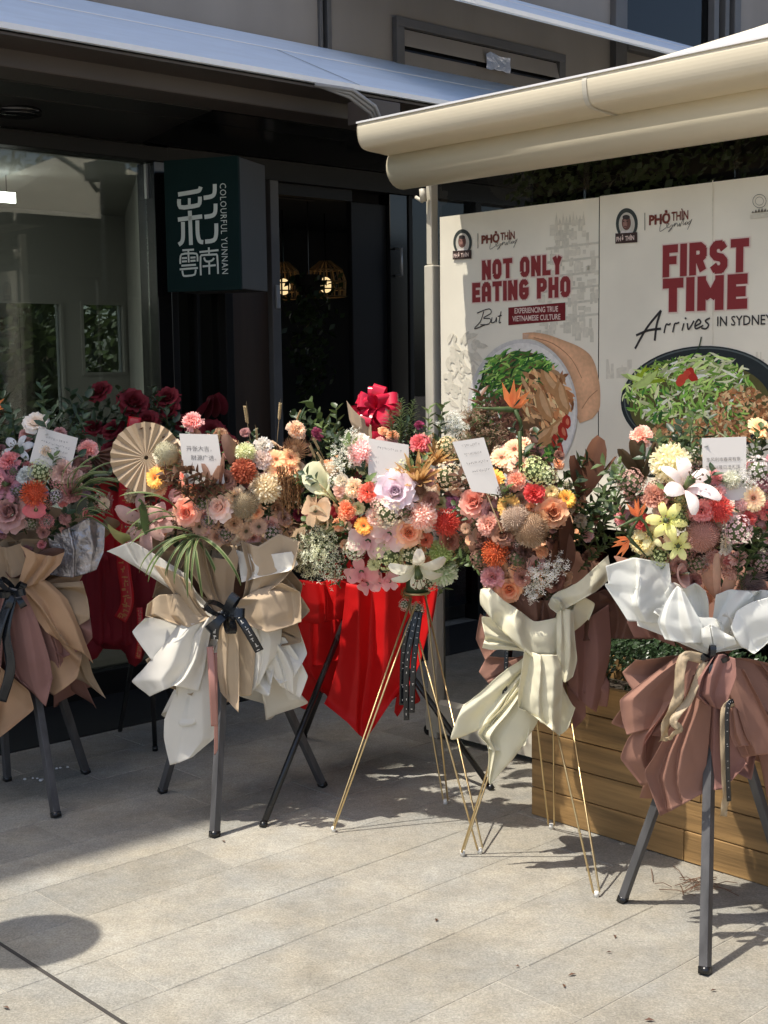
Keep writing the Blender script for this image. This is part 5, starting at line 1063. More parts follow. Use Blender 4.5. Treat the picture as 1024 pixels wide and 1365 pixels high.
for f in (('rose', 48, 563, 30, WHT, (225, 200, 180)), ('lily', 22, 596, 44, (205, 208, 214), (190, 190, 170)), ('carnation', 12, 613, 32, PK, (190, 80, 95)), ('carnation', 117, 598, 30, (238, 186, 176), (220, 120, 120)), ('hydrangea', 53, 629, 34, (200, 205, 165), (150, 160, 100)), ('carnation', 84, 628, 36, (218, 186, 172), (175, 130, 115)), ('carnation', 100, 632, 26, (214, 180, 165)),
          ('gerbera', 110, 620, 26, (140, 92, 80), (90, 50, 45)), ('pincushion_flower', 46, 658, 36, ORG, (190, 60, 10)), ('lily', 6, 645, 52, (205, 140, 155), (170, 90, 110)), ('carnation', 95, 657, 30, (190, 130, 122), (120, 60, 65)), ('hydrangea', 75, 663, 20, (200, 185, 195), (120, 95, 115)), ('rose', 12, 682, 48, (190, 150, 145), (150, 105, 100)), ('carnation', 3, 700, 22, (180, 150, 185)),
          ('carnation', 33, 633, 28, (205, 208, 204)), ('hydrangea', 18, 628, 20, (120, 85, 100)), ('hydrangea', 24, 655, 22, (150, 125, 145)), ('hydrangea', 42, 697, 22, (150, 140, 130)), ('hydrangea', 62, 695, 18, (165, 150, 150)), ('carnation', -14, 600, 34, (150, 90, 95)), ('rose', -18, 640, 40, PK), ('rose', -22, 560, 34, (120, 55, 60)), ('carnation', -40, 610, 36, CREAM), ('hydrangea', -45, 660, 40, LILAC), ('carnation', 62, 600, 22, CREAM)): A.put(*f)
A.put('anthurium', 48, 680, 36, (200, 80, 85), (215, 120, 110), dz=-.03, face=(0, -1, .6), spin=3.1); A.fan(121, 606, 40, 'brown_paper', .05, -20, 200, 14); A.blades(100, 668, 17, 72, -5, 65, -.09); A.blades(108, 690, 8, 50, -40, 30, -.08)
A.put('bird_of_paradise', -12, 545, 46, (235, 130, 30), (220, 90, 10), dz=.02, rot=(0, .3, 0))
for px, py, h, l in ((20, 560, 70, -.3), (60, 545, 60, .1), (95, 560, 70, .5), (-8, 575, 70, -.6), (80, 575, 60, .2), (110, 575, 50, .3)): A.up('dark_sprig', px, py, h, dz=.10, lean=l)
A.cone(40, 790, 700, 14, 98, 'kraft', pleats=7); A.cone(40, 780, 935, 12, 72, 'mauve_paper', pleats=8, ruf=.3); A.cone(38, 785, 745, 12, 52, 'brown_paper', pleats=6, dy=.02, arc=(3.2, 6.2))
for rows, mt in ((([(62, 715, -.02), (95, 702, -.06), (118, 690, -.04), (140, 700, .02)], [(70, 740, -.05), (98, 735, -.1), (120, 730, -.06), (138, 735, 0)], [(60, 765, -.03), (95, 770, -.06), (112, 766, -.04), (128, 760, .0)]), 'silver_film'),
                 (([(-60, 740, 0), (-20, 728, -.06), (10, 730, -.03), (28, 724, -.12)], [(-40, 765, -.04), (-10, 755, -.10), (14, 755, -.05), (36, 756, -.13)], [(-12, 790, -.08), (0, 788, -.1), (14, 787, -.08), (26, 786, -.11)]), 'kraft'),
                 (([(27, 727, -.16), (48, 738, -.10), (70, 742, -.15), (86, 736, -.11)], [(34, 742, -.16), (52, 752, -.08), (66, 752, -.15), (80, 752, -.10)], [(24, 776, -.10), (34, 782, -.08), (44, 780, -.11), (56, 775, -.08)]), 'kraft_orange'),
                 (([(24, 786, -.08), (36, 782, -.1), (54, 770, -.12), (66, 776, -.08)], [(40, 815, -.09), (58, 806, -.14), (78, 795, -.10), (90, 800, -.06)], [(60, 842, -.10), (75, 838, -.16), (98, 830, -.12), (108, 840, -.04)], [(66, 846, -.09), (88, 860, -.15), (112, 872, -.11), (124, 884, -.03)]), 'kraft_orange'),
                 (([(30, 800, .0), (50, 800, -.03), (80, 810, .02)], [(60, 850, .0), (85, 860, -.04), (110, 850, .04)], [(78, 898, .0), (104, 905, -.03), (125, 900, .04)], [(84, 900, .01), (112, 908, -.02), (141, 931, .03)]), 'kraft'),
                 (([(8, 792, -.10), (20, 790, -.12), (34, 792, -.09)], [(2, 840, -.13), (28, 832, -.17), (50, 828, -.11)], [(8, 890, -.12), (36, 880, -.18), (66, 880, -.10)], [(18, 902, -.10), (45, 922, -.15), (70, 903, -.09)], [(34, 912, -.08), (60, 942, -.12), (71, 900, -.08)]), 'mauve_paper'),
                 (([(28, 795, -.05), (44, 798, -.08), (60, 812, -.04)], [(40, 835, -.08), (60, 836, -.12), (80, 850, -.05)], [(56, 870, -.06), (72, 868, -.10), (84, 876, -.05)], [(64, 900, -.05), (78, 890, -.08), (83, 899, -.04)]), 'mauve_paper'),
                 (([(-20, 800, -.08), (-4, 796, -.1), (10, 792, -.1)], [(-60, 850, -.10), (-25, 845, -.15), (6, 838, -.12)], [(-80, 900, -.06), (-40, 900, -.14), (2, 890, -.10)], [(-90, 930, -.03), (-50, 945, -.1), (-8, 925, -.06)]), 'mauve_paper'),
                 (([(-30, 880, -.06), (-5, 885, -.1), (9, 896, -.13)], [(-30, 930, -.10), (10, 915, -.15), (38, 922, -.12)], [(-40, 960, -.12), (10, 948, -.17), (44, 946, -.11)], [(-50, 1000, -.06), (-10, 990, -.10), (14, 972, -.09)]), 'kraft_orange')): A.sheet(rows, mt)
A.ribbon([(20, 784, -.14), (8, 840, -.17), (14, 890, -.18), (2, 935, -.18)], 13, 'black_ribbon', twist=.3); A.ribbon([(18, 784, -.14), (-4, 850, -.18), (-12, 930, -.18)], 13, 'black_ribbon', twist=.4); A.bow(20, 790, 26, 'black_ribbon', 6, 9, -.14)
card(A, (52, 569), (104, 584), (93, 632), (39, 616), -.10, 'white greeting card tilted beside the white rose, in the stand with the orange pincushion', 5, 3)
# ------------------------------------------------------------------ flower stand B: maroon, behind
B = Stand('flower_stand', gnd(190, 985), 'dark maroon rose stand half hidden between its kraft wrapped neighbours, with red sash', 185, 610, 75, 75, 5.30, .08)
B.leg((207, 1001), (200, 850, .0), .010, 'black_steel', 8, cap='black_steel'); B.leg(gnd(160, 975), (182, 850, .02), .010, 'black_steel', 8); B.leg(gnd(238, 972), (206, 850, .03), .010, 'black_steel', 8)
B.fill(26, ['dark_sprig'], (50, 80), ring=.8)
for px, py, d in ((133, 521, 28), (178, 536, 38), (223, 530, 30), (226, 547, 24), (150, 572, 26), (124, 570, 24), (196, 560, 30), (248, 562, 26), (282, 575, 34), (210, 585, 26), (150, 600, 28), (232, 600, 26), (300, 590, 28)): B.put('rose', px, py, d, (128, 12, 30), (70, 4, 14), face=(random.gauss(0, .2), -.7, .7))
for px, py, h in ((133, 556, 62), (223, 575, 60), (100, 560, 70), (205, 540, 46), (165, 545, 50), (150, 545, 46)): B.up('dark_sprig', px, py, h, dz=.02, lean=random.gauss(0, .2))
B.put('gypsophila', 110, 556, 40, (60, 66, 62), dz=.05)
B.sheet([[(168, 548, 0), (178, 542, -.04), (190, 548, 0)], [(152, 590, .02), (180, 575, -.08), (206, 590, .02)], [(120, 660, .05), (180, 650, -.08), (240, 660, .05)], [(130, 740, .03), (182, 735, -.06), (230, 740, .03)]], 'red_ribbon', 'wrapping_paper', cr=.003)
B.cone(184, 860, 720, 60, 84, 'maroon_paper', pleats=11, arc=(0, 6.283), depth=.5, dy=.03); B.cone(184, 740, 862, 46, 74, 'maroon_paper', pleats=13, arc=(0, 6.283), depth=.6, dy=.02); 
for k in range(7):
    x = 118+k*19; B.sheet([[(x, 740, -.09), (x+12, 735, -.13), (x+26, 742, -.09)], [(x-6, 800+k % 2*10, -.10), (x+12, 798, -.16), (x+32, 805, -.10)], [(x-2, 845+k % 3*6, -.08), (x+14, 862, -.13), (x+30, 850, -.08)]], 'maroon_paper', n=(14, 14))
B.ribbon([(180, 556, -.12), (168, 640, -.17), (164, 740, -.22), (170, 800, -.24), (160, 826, -.24)], 17, 'red_ribbon', 'sash', marks='gold_ink'); B.ribbon([(186, 810, -.2), (187, 845, -.22), (184, 878, -.22)], 8, 'red_ribbon', 'sash', marks='gold_ink')
for k in range(5): B.put('petal_leaf', 268+k*7, 552-k*4, 40, (95, 14, 30), (60, 6, 16), face=(.8-.2*k, -.4, .6), spin=k*.7, dz=.02)
# ------------------------------------------------------------------ flower stand C: cream and kraft wrap
C = Stand('flower_stand', gnd(300, 1078), 'flower stand in cream and kraft paper with pleated round paper fan and black bow', 295, 655, 135, 92, 4.52)
C.leg((286, 1116), (302, 800, .0), .019, 'black_wood', 4, cap='black_steel'); C.leg((216, 1057), (290, 800, .08), .018, 'black_wood', 4, cap='black_steel'); C.leg((431, 1049), (318, 800, .08), .018, 'black_wood', 4, cap='black_steel')
C.fill(40, ['brown_sprig', 'dark_sprig', 'leaf_sprig', 'brown_sprig'], (36, 62)); C.fluff(70, (TAN, CREAM, PEACH, BEIGE, ROSEP, DUSTY), (13, 22)); C.backfill(16, (TAN, CREAM, PEACH))
C.fan(195, 610, 47, 'kraft_light', -.04, 0, 360, 22)
for f in (('banksia_flower', 222, 606, 36, (222, 215, 190), (170, 165, 130)), ('gerbera', 207, 637, 31, (248, 205, 90), (225, 130, 40)), ('carnation', 257, 561, 30, (238, 180, 172), (215, 130, 130)), ('rose', 251, 636, 22, (238, 170, 145), (220, 120, 100)), ('rose', 248, 683, 33, (240, 190, 165), (215, 120, 95)), ('rose', 292, 676, 34, (240, 218, 206), (220, 180, 160)),
          ('hydrangea', 269, 671, 27, (170, 145, 145), (110, 85, 85)), ('hydrangea', 279, 693, 25, (165, 140, 145), (100, 75, 80)), ('hydrangea', 301, 712, 26, (178, 150, 145), (110, 85, 85)), ('carnation', 313, 662, 34, (242, 220, 186), (225, 175, 130)), ('banksia_flower', 326, 672, 40, (196, 178, 146), (140, 120, 85)), ('daisy', 266, 702, 25, (206, 170, 138), (90, 55, 40)), ('daisy', 328, 708, 26, (208, 172, 138), (90, 55, 40)), ('daisy', 345, 702, 26, (206, 168, 140), (95, 55, 45)),
          ('carnation', 312, 698, 28, (214, 180, 145), (170, 130, 95)), ('rose', 289, 716, 22, (216, 178, 148)), ('hydrangea', 363, 712, 32, (206, 180, 172), (160, 130, 120)), ('pompom_flower', 355, 651, 42, (226, 214, 184), (190, 165, 120)), ('pompom_flower', 325, 628, 36, (184, 92, 52), (130, 50, 25)), ('pompom_flower', 327, 604, 30, (226, 226, 190), (160, 170, 105)), ('carnation', 352, 594, 28, (232, 226, 216)), ('carnation', 350, 612, 30, (226, 208, 196)),
          ('daisy', 368, 612, 30, (250, 214, 160), (215, 120, 60)), ('daisy', 387, 610, 30, (250, 210, 150), (200, 90, 50)), ('daisy', 371, 627, 30, (250, 216, 160), (215, 120, 60)), ('daisy', 388, 626, 30, (250, 212, 155), (205, 95, 60)), ('thistle', 393, 600, 38, (185, 150, 115), (130, 95, 65)), ('carnation', 396, 573, 30, (244, 218, 188), (230, 180, 140)), ('carnation', 424, 578, 20, (170, 70, 105)), ('carnation', 380, 690, 24, (190, 150, 130)), ('rose', 272, 650, 24, (150, 100, 85)), ('rose', 300, 640, 26, (165, 120, 100))): C.put(*f)
C.put('lily', 186, 700, 84, (208, 170, 160), (176, 128, 122), dz=-.03, face=(-.5, -.8, -.1)); C.put('calla_lily', 164, 719, 44, (170, 170, 100), (140, 150, 70), dz=-.04, face=(-1, -.2, -.2)); C.put('orchid', 218, 690, 40, (216, 176, 166), (180, 120, 115))
for px, py, h, l in ((286, 640, 46, .1), (300, 632, 52, .3), (272, 640, 44, -.4), (312, 602, 50, -.1)): C.up('petal_leaf', px, py, h, (152, 116, 96), (120, 86, 70), lean=l, dz=-.02)
for px, py, h, l in ((372, 560, 80, .12), (343, 588, 60, -.05), (330, 565, 84, -.12), (292, 590, 60, .1), (395, 560, 50, .5)): C.up('wheat_ear', px, py, h*.55, lean=l, dz=.03)
for px, py in ((384, 668), (396, 660), (376, 655)): C.up('bead_catkin', px, py, 66, (172, 128, 78), (120, 80, 45), dz=-.02, wide=.6)
C.put('carnation', 398, 686, 18, (140, 30, 60)); C.blades(258, 716, 15, 82, 195, 300, -.13); C.blades(240, 690, 5, 80, 150, 200, -.10); C.blades(258, 655, 7, 70, 110, 170, -.02)
for k in range(6): C.up('brown_sprig', 240+k*9, 655-k*3, 60, lean=-1.2, dz=-.05)
C.put('petal_leaf', 200, 690, 80, (62, 84, 46), (50, 70, 36), dz=-.12, face=(.2, -.9, .5), spin=1.5)
C.cone(302, 815, 705, 16, 118, 'kraft', pleats=8); C.cone(302, 815, 950, 12, 82, 'cream_paper', pleats=7, ruf=.3); C.cone(300, 815, 755, 16, 70, 'brown_paper', pleats=7, dy=.03, arc=(3.0, 6.4), ruf=.1, depth=.6)
for rows, mt in ((([(142, 735, -.02), (176, 722, -.06), (208, 740, .0), (248, 765, -.08)], [(158, 742, -.03), (195, 760, -.10), (228, 778, -.04), (262, 790, -.12)], [(222, 782, -.04), (248, 800, -.12), (266, 808, -.08), (286, 815, -.12)]), 'cream_paper'),
                 (([(204, 752, -.04), (232, 762, -.12), (256, 778, -.07)], [(222, 778, -.08), (246, 790, -.16), (262, 800, -.10)], [(250, 815, -.08), (262, 822, -.14), (276, 820, -.1)], [(270, 832, -.10), (280, 832, -.13), (292, 828, -.1)]), 'kraft_light'),
                 (([(250, 716, -.1), (266, 712, -.14), (276, 740, -.1), (300, 745, -.14), (312, 728, -.08)], [(252, 758, -.10), (268, 752, -.15), (282, 762, -.12), (300, 760, -.17), (318, 745, -.10)], [(272, 790, -.10), (280, 788, -.14), (290, 790, -.12), (300, 786, -.15), (312, 778, -.10)], [(288, 816, -.12), (293, 815, -.14), (299, 815, -.14), (304, 815, -.15), (310, 814, -.12)]), 'kraft'),
                 (([(313, 733, -.08), (345, 742, -.15), (389, 735, -.06)], [(318, 752, -.12), (355, 758, -.19), (398, 752, -.08)], [(322, 776, -.12), (345, 770, -.17), (385, 762, -.10)]), 'cream_paper'),
                 (([(322, 720, -.08), (345, 728, -.14), (372, 712, -.11), (400, 722, -.06)], [(330, 760, -.11), (350, 770, -.17), (372, 762, -.14), (392, 756, -.08)], [(324, 795, -.12), (342, 786, -.16), (356, 780, -.13), (372, 778, -.1)], [(308, 815, -.13), (314, 815, -.15), (320, 814, -.14), (326, 812, -.12)]), 'kraft_light'),
                 (([(308, 815, -.13), (320, 800, -.16), (345, 785, -.12), (376, 778, -.08)], [(318, 815, -.16), (345, 800, -.20), (378, 790, -.14), (400, 790, -.08)], [(325, 824, -.17), (352, 822, -.22), (385, 815, -.15), (402, 808, -.08)], [(330, 832, -.16), (356, 843, -.20), (384, 836, -.14), (402, 829, -.07)]), 'kraft_light'),
                 (([(196, 806, -.06), (212, 793, -.10), (236, 792, -.08), (250, 800, -.05)], [(194, 822, -.14), (214, 818, -.17), (240, 822, -.13), (262, 818, -.1)], [(214, 826, -.10), (228, 830, -.13), (250, 836, -.12), (280, 824, -.12)]), 'kraft_light'),
                 (([(286, 818, -.12), (268, 830, -.13), (236, 834, -.10)], [(282, 836, -.14), (255, 850, -.19), (212, 868, -.10)], [(276, 866, -.12), (250, 885, -.19), (190, 894, -.08)], [(272, 892, -.10), (240, 905, -.16), (176, 908, -.06)], [(264, 922, -.07), (232, 914, -.12), (200, 928, -.08), ][:3]), 'cream_paper'),
                 (([(278, 862, -.08), (262, 870, -.10), (250, 880, -.06)], [(284, 905, -.10), (255, 915, -.15), (234, 922, -.06)], [(288, 950, -.08), (250, 955, -.15), (219, 960, -.05)], [(286, 984, -.05), (250, 990, -.11), (218, 985, -.05)], [(258, 1008, -.04), (240, 1016, -.06), (226, 1020, -.05)]), 'cream_paper'),
                 (([(294, 820, -.15), (304, 818, -.17), (314, 820, -.15)], [(290, 858, -.17), (304, 856, -.21), (318, 858, -.16)], [(291, 900, -.14), (304, 905, -.20), (319, 900, -.13)], [(294, 922, -.10), (306, 938, -.15), (317, 950, -.10)]), 'kraft_light'),
                 (([(310, 820, -.13), (322, 822, -.15), (334, 828, -.12)], [(314, 860, -.13), (326, 862, -.17), (340, 862, -.11)], [(318, 900, -.10), (327, 902, -.13), (338, 898, -.08)], [(320, 928, -.08), (328, 928, -.11), (335, 927, -.07)]), 'kraft_light'),
                 (([(318, 822, -.13), (345, 830, -.16), (376, 838, -.08)], [(330, 845, -.12), (352, 852, -.18), (374, 858, -.08)], [(340, 880, -.10), (352, 882, -.15), (364, 880, -.08)], [(334, 925, -.06), (346, 912, -.1), (356, 892, -.06)]), 'cream_paper'),
                 (([(330, 838, -.10), (355, 845, -.13), (380, 850, -.05)], [(345, 866, -.10), (372, 868, -.14), (398, 876, -.04)], [(357, 890, -.08), (384, 895, -.13), (411, 902, -.02)], [(373, 914, -.05), (388, 924, -.08), (400, 931, -.02)]), 'cream_paper')): C.sheet(rows, mt, cr=.0035)
C.bow(303, 818, 34, 'black_ribbon', 5, 12, -.20); C.ribbon([(300, 816, -.21), (288, 835, -.23), (286, 852, -.22)], 11, 'black_ribbon', marks='card'); C.ribbon([(312, 812, -.21), (330, 840, -.24), (346, 868, -.22)], 12, 'black_ribbon', marks='card'); C.ribbon([(280, 862, -.15), (283, 910, -.19), (286, 968, -.17)], 9, 'pink_ribbon'); C.ribbon([(287, 870, -.15), (288, 950, -.17), (288, 1006, -.15)], 5, 'pink_ribbon')
card(C, (239, 578), (290, 579), (300, 645), (246, 645), -.15, 'white greeting card with two bold lines of Chinese characters, beside the round paper fan', [('开张大吉，', .52, .30, .115), ('财源广进。', .62, .48, .115)], 5)
# ------------------------------------------------------------------ flower stand D: red wrap on black tube legs
Dd = Stand('flower_stand', gnd(465, 1042), 'red wrapped stand on thin black tube legs with shiny red bow on top', 470, 640, 90, 95, 4.95, .08)
Dd.leg((350, 1103), (470, 800, .0), .011, 'black_steel', 8, cap='black_steel'); Dd.leg((656, 1053), (478, 800, .05), .011, 'black_steel', 8, cap='black_steel'); Dd.leg((404, 984), (474, 800, .08), .013, 'black_steel', 8, cap='black_steel')
Dd.fill(30, ['dark_sprig', 'leaf_sprig'], (50, 80)); Dd.backfill(12, ((150, 20, 35), (180, 60, 70)))
Dd.bow(502, 545, 36, 'bow_red', 18, 17, -.16); Dd.ribbon([(500, 555, -.05), (505, 580, -.07), (500, 600, -.06)], 18, 'bow_red'); Dd.ribbon([(510, 560, -.04), (515, 585, -.06), (520, 600, -.06)], 14, 'bow_red'); 
Dd.sheet([[(462, 534, -.03), (470, 545, -.06), (478, 553, -.03), (488, 560, -.05), (495, 568, -.02)], [(466, 560, -.05), (474, 566, -.08), (482, 572, -.05), (490, 578, -.07), (496, 582, -.03)], [(478, 588, -.03), (482, 590, -.05), (486, 590, -.03), (490, 590, -.05), (494, 590, -.03)]], 'kraft_light', cr=.001, dz=-.20)
for rows in (([(393, 771, .0), (420, 778, -.08), (445, 772, -.02), (464, 778, -.06)], [(396, 800, -.03), (425, 806, -.12), (445, 800, -.05), (462, 800, -.10)], [(402, 828, -.02), (425, 832, -.10), (445, 826, -.05), (460, 828, -.08)]),
             ([(396, 815, .01), (425, 820, -.05), (460, 815, -.04)], [(398, 850, .0), (425, 856, -.08), (456, 850, -.05)], [(401, 886, .01), (426, 888, -.04), (450, 880, -.03)]),
             ([(402, 870, .06), (420, 872, .04), (444, 878, .02)], [(398, 910, .06), (410, 912, .03), (430, 910, .04)], [(394, 938, .06), (402, 944, .04), (412, 948, .05)]),
             ([(462, 777, -.08), (480, 780, -.15), (500, 776, -.09), (518, 780, -.15), (534, 777, -.08)], [(456, 830, -.10), (478, 828, -.19), (498, 830, -.12), (518, 828, -.17), (535, 830, -.09)], [(450, 880, -.11), (474, 884, -.20), (497, 884, -.12), (518, 880, -.18), (537, 878, -.09)], [(438, 925, -.10), (466, 940, -.19), (490, 945, -.12), (515, 925, -.16), (538, 905, -.08)], [(432, 938, -.08), (462, 962, -.14), (487, 986, -.10), (512, 950, -.12), (538, 912, -.07)]),
             ([(540, 785, .0), (560, 785, -.06), (584, 785, .02)], [(542, 830, .0), (558, 832, -.07), (576, 830, .02)], [(538, 880, .0), (550, 885, -.06), (560, 880, .02)], [(528, 935, .02), (536, 945, -.02), (542, 935, .02)], [(526, 950, .02), (530, 956, .0), (534, 950, .02)])): Dd.sheet(rows, 'red_paper', cr=.0035)
Dd.sheet([[(394, 772, .0), (430, 776, 0), (480, 774, 0), (530, 776, 0), (584, 776, 0)], [(398, 830, .0), (432, 834, 0), (482, 832, 0), (530, 834, 0), (574, 830, 0)], [(401, 886, .0), (436, 900, 0), (482, 890, 0), (526, 890, 0), (560, 884, 0)], [(420, 905, .0), (452, 950, 0), (484, 960, 0), (516, 940, 0), (545, 915, 0)]], 'red_paper', dz=-.02, cr=.003)
Dd.cone(478, 800, 925, 20, 72, 'red_paper', pleats=7, dy=.08, ruf=.2); Dd.cone(478, 800, 720, 20, 80, 'red_paper', pleats=7, dy=.05)
for px, py in ((430, 700), (450, 720), (480, 735), (520, 745), (455, 690), (500, 700)): Dd.put('rose', px, py, 34, (170, 30, 40), (100, 8, 18))
# ------------------------------------------------------------------ flower stand E: brass hairpin stand with orchids
E_s = Stand('flower_stand', gnd(560, 1103), 'brass hairpin legged stand of orchids, hydrangea and pincushions in front of the red wrap', 530, 672, 130, 112, 4.42, .18)
E_s.hairpin((445, 1109), (552, 800, -.02)); E_s.hairpin((594, 1072), (556, 790, .06)); E_s.hairpin((640, 1138), (556, 800, .0))
mb = MB(); c_ = E_s.P(556, 772, .0); mb.tube([c_+Vector((0, 0, -.05)), c_+Vector((0, 0, .10))], .038, 20); mb.build('floral_foam', 'leaf_dark', E_s.root, True); mb = MB(); mb.tube([c_+Vector((math.cos(t)*.041, math.sin(t)*.041, -.045)) for t in [6.283*k/20 for k in range(21)]], .004, 6, cap=False); mb.build('stand_ring', 'brass', E_s.root, True)
E_s.fill(50, ['leaf_sprig', 'pale_sprig', 'dark_sprig'], (38, 62)); E_s.fluff(90, (CREAM, PEACH, ROSEP, WHT, DUSTY, (214, 216, 170)), (13, 23)); E_s.backfill(18, (CREAM, PEACH, DUSTY))
for f in (('carnation', 462, 679, 30, (238, 160, 110), (210, 100, 60)), ('carnation', 490, 656, 32, (240, 140, 110), (225, 90, 70)), ('carnation', 472, 650, 30, (242, 220, 190)), ('rose', 527, 655, 50, (228, 216, 220), (200, 180, 195)), ('hydrangea', 518, 683, 44, (238, 222, 196), (205, 180, 130)), ('pompom_flower', 563, 688, 40, (244, 222, 208), (225, 160, 150)), ('pincushion_flower', 594, 696, 38, (236, 92, 62), (200, 40, 30)), ('gerbera', 485, 701, 26, (246, 186, 60), (220, 120, 30)),
          ('orchid', 491, 722, 54, (228, 200, 190), (180, 110, 120)), ('orchid', 519, 712, 48, (232, 208, 196), (190, 125, 130)), ('rose', 545, 710, 34, (240, 196, 156), (215, 130, 90)), ('carnation', 568, 720, 22, (226, 130, 90)), ('hydrangea', 473, 731, 34, (230, 228, 206), (180, 185, 140)), ('hydrangea', 518, 740, 48, (196, 200, 142), (140, 140, 80)), ('hydrangea', 549, 738, 42, (214, 208, 170), (160, 150, 100)), ('orchid', 482, 762, 44, (228, 160, 160), (190, 90, 105)), ('orchid', 490, 778, 34, (232, 168, 166), (190, 90, 105)), ('orchid', 507, 776, 30, (236, 182, 178), (205, 110, 120)), ('orchid', 520, 775, 28, (236, 180, 176), (205, 110, 120)),
          ('pompom_flower', 590, 760, 44, (226, 232, 214), (150, 175, 110)), ('pompom_flower', 588, 735, 34, (206, 220, 150), (140, 165, 80)), ('carnation', 570, 752, 26, (226, 160, 110)), ('thistle', 559, 652, 30, (170, 130, 100), (110, 75, 55)), ('hydrangea', 596, 636, 42, (242, 222, 190), (210, 170, 120)), ('carnation', 609, 650, 26, (240, 206, 180)), ('hydrangea', 596, 598, 34, (236, 216, 170), (190, 165, 100)), ('carnation', 605, 671, 24, (200, 130, 165)), ('pompom_flower', 481, 604, 38, (244, 220, 214), (230, 150, 155)), ('gypsophila', 460, 612, 48, (232, 232, 216)), ('gypsophila', 470, 592, 40, (232, 232, 216)),
          ('gypsophila', 420, 730, 60, (226, 226, 196)), ('gypsophila', 442, 752, 60, (226, 226, 200)), ('gypsophila', 412, 752, 44, (226, 226, 190)), ('gypsophila', 436, 722, 50, (226, 226, 190)), ('gypsophila', 600, 568, 40, (236, 236, 228)), ('gypsophila', 612, 574, 34, (236, 236, 228)), ('carnation', 559, 566, 15, (190, 70, 120)), ('carnation', 560, 590, 30, (224, 110, 115), (240, 200, 190)), ('carnation', 440, 742, 16, (150, 60, 75)), ('carnation', 500, 690, 26, (236, 206, 190)), ('hydrangea', 540, 682, 26, (150, 110, 100)), ('carnation', 575, 665, 24, (200, 150, 130)), ('rose', 620, 690, 30, (214, 160, 140)), ('hydrangea', 505, 672, 24, (240, 190, 180)), ('carnation', 455, 640, 22, (236, 226, 206)), ('carnation', 534, 725, 20, (222, 200, 140)), ('rose', 600, 720, 26, (200, 140, 116)), ('hydrangea', 572, 776, 26, (220, 214, 190)), ('carnation', 452, 655, 20, (236, 200, 180))): E_s.put(*f)
E_s.put('calla_lily', 430, 650, 62, (226, 226, 186), (150, 160, 90), face=(-.6, -.5, .7)); E_s.put('orchid', 421, 680, 48, (206, 176, 140), (160, 120, 80), face=(-.6, -.7, .2), dz=-.03); E_s.put('calla_lily', 428, 700, 54, (214, 200, 170), (170, 150, 110), face=(-.5, -.8, -.1))
E_s.put('lily', 558, 768, 78, (240, 238, 226), (220, 222, 190), face=(.1, -.75, -.65), dz=-.12); E_s.put('protea', 556, 640, 60, (200, 158, 92), (120, 82, 45), face=(-.1, -.5, .9), dz=.02); E_s.put('protea', 580, 612, 52, (206, 166, 100), (130, 90, 50), face=(.2, -.35, .9), dz=.05)
for px, py, h, l in ((536, 562, 62, .05), (520, 572, 50, -.2), (606, 735, 60, .7), (616, 745, 50, .9), (630, 560, 60, .3), (548, 560, 56, .2)): E_s.up('fern', px, py, h, lean=l, dz=-.02, wide=1.1)
for px, py, h, l in ((450, 575, 60, -.2), (440, 590, 50, -.3), (570, 570, 50, 0), (585, 570, 60, .1), (620, 590, 60, .3), (425, 720, 60, -.9), (415, 745, 60, -1.0), (440, 765, 50, -.7), (455, 748, 56, -.5), (596, 775, 50, .6)): E_s.up('leaf_sprig' if h > 55 else 'pale_sprig', px, py, h, lean=l, dz=.0)
for px, py, l in ((426, 600, -.5), (432, 618, -.6), (420, 610, -.4), (436, 628, -.5)): E_s.up('wheat_ear', px, py, 34, lean=l)
for pts in ([(556, 815, -.06), (543, 880, -.08), (542, 960, -.07)], [(560, 815, -.06), (552, 880, -.08), (549, 950, -.08)], [(556, 815, -.05), (540, 850, -.06), (536, 940, -.05)]): E_s.ribbon(pts, 8, 'black_ribbon', marks='card', twist=.2)
E_s.put('hydrangea', 556, 812, 22, (226, 214, 200), (120, 140, 90)); E_s.put('hydrangea', 540, 806, 18, (232, 220, 206), (120, 140, 90)); E_s.put('hydrangea', 543, 790, 18, (130, 140, 80), (90, 110, 60))
card(E_s, (491, 584), (545, 593), (545, 640), (491, 646), -.12, 'white greeting card covered in many small lines, above the lilac white rose', 6, 9, top=.16, bot=.7)
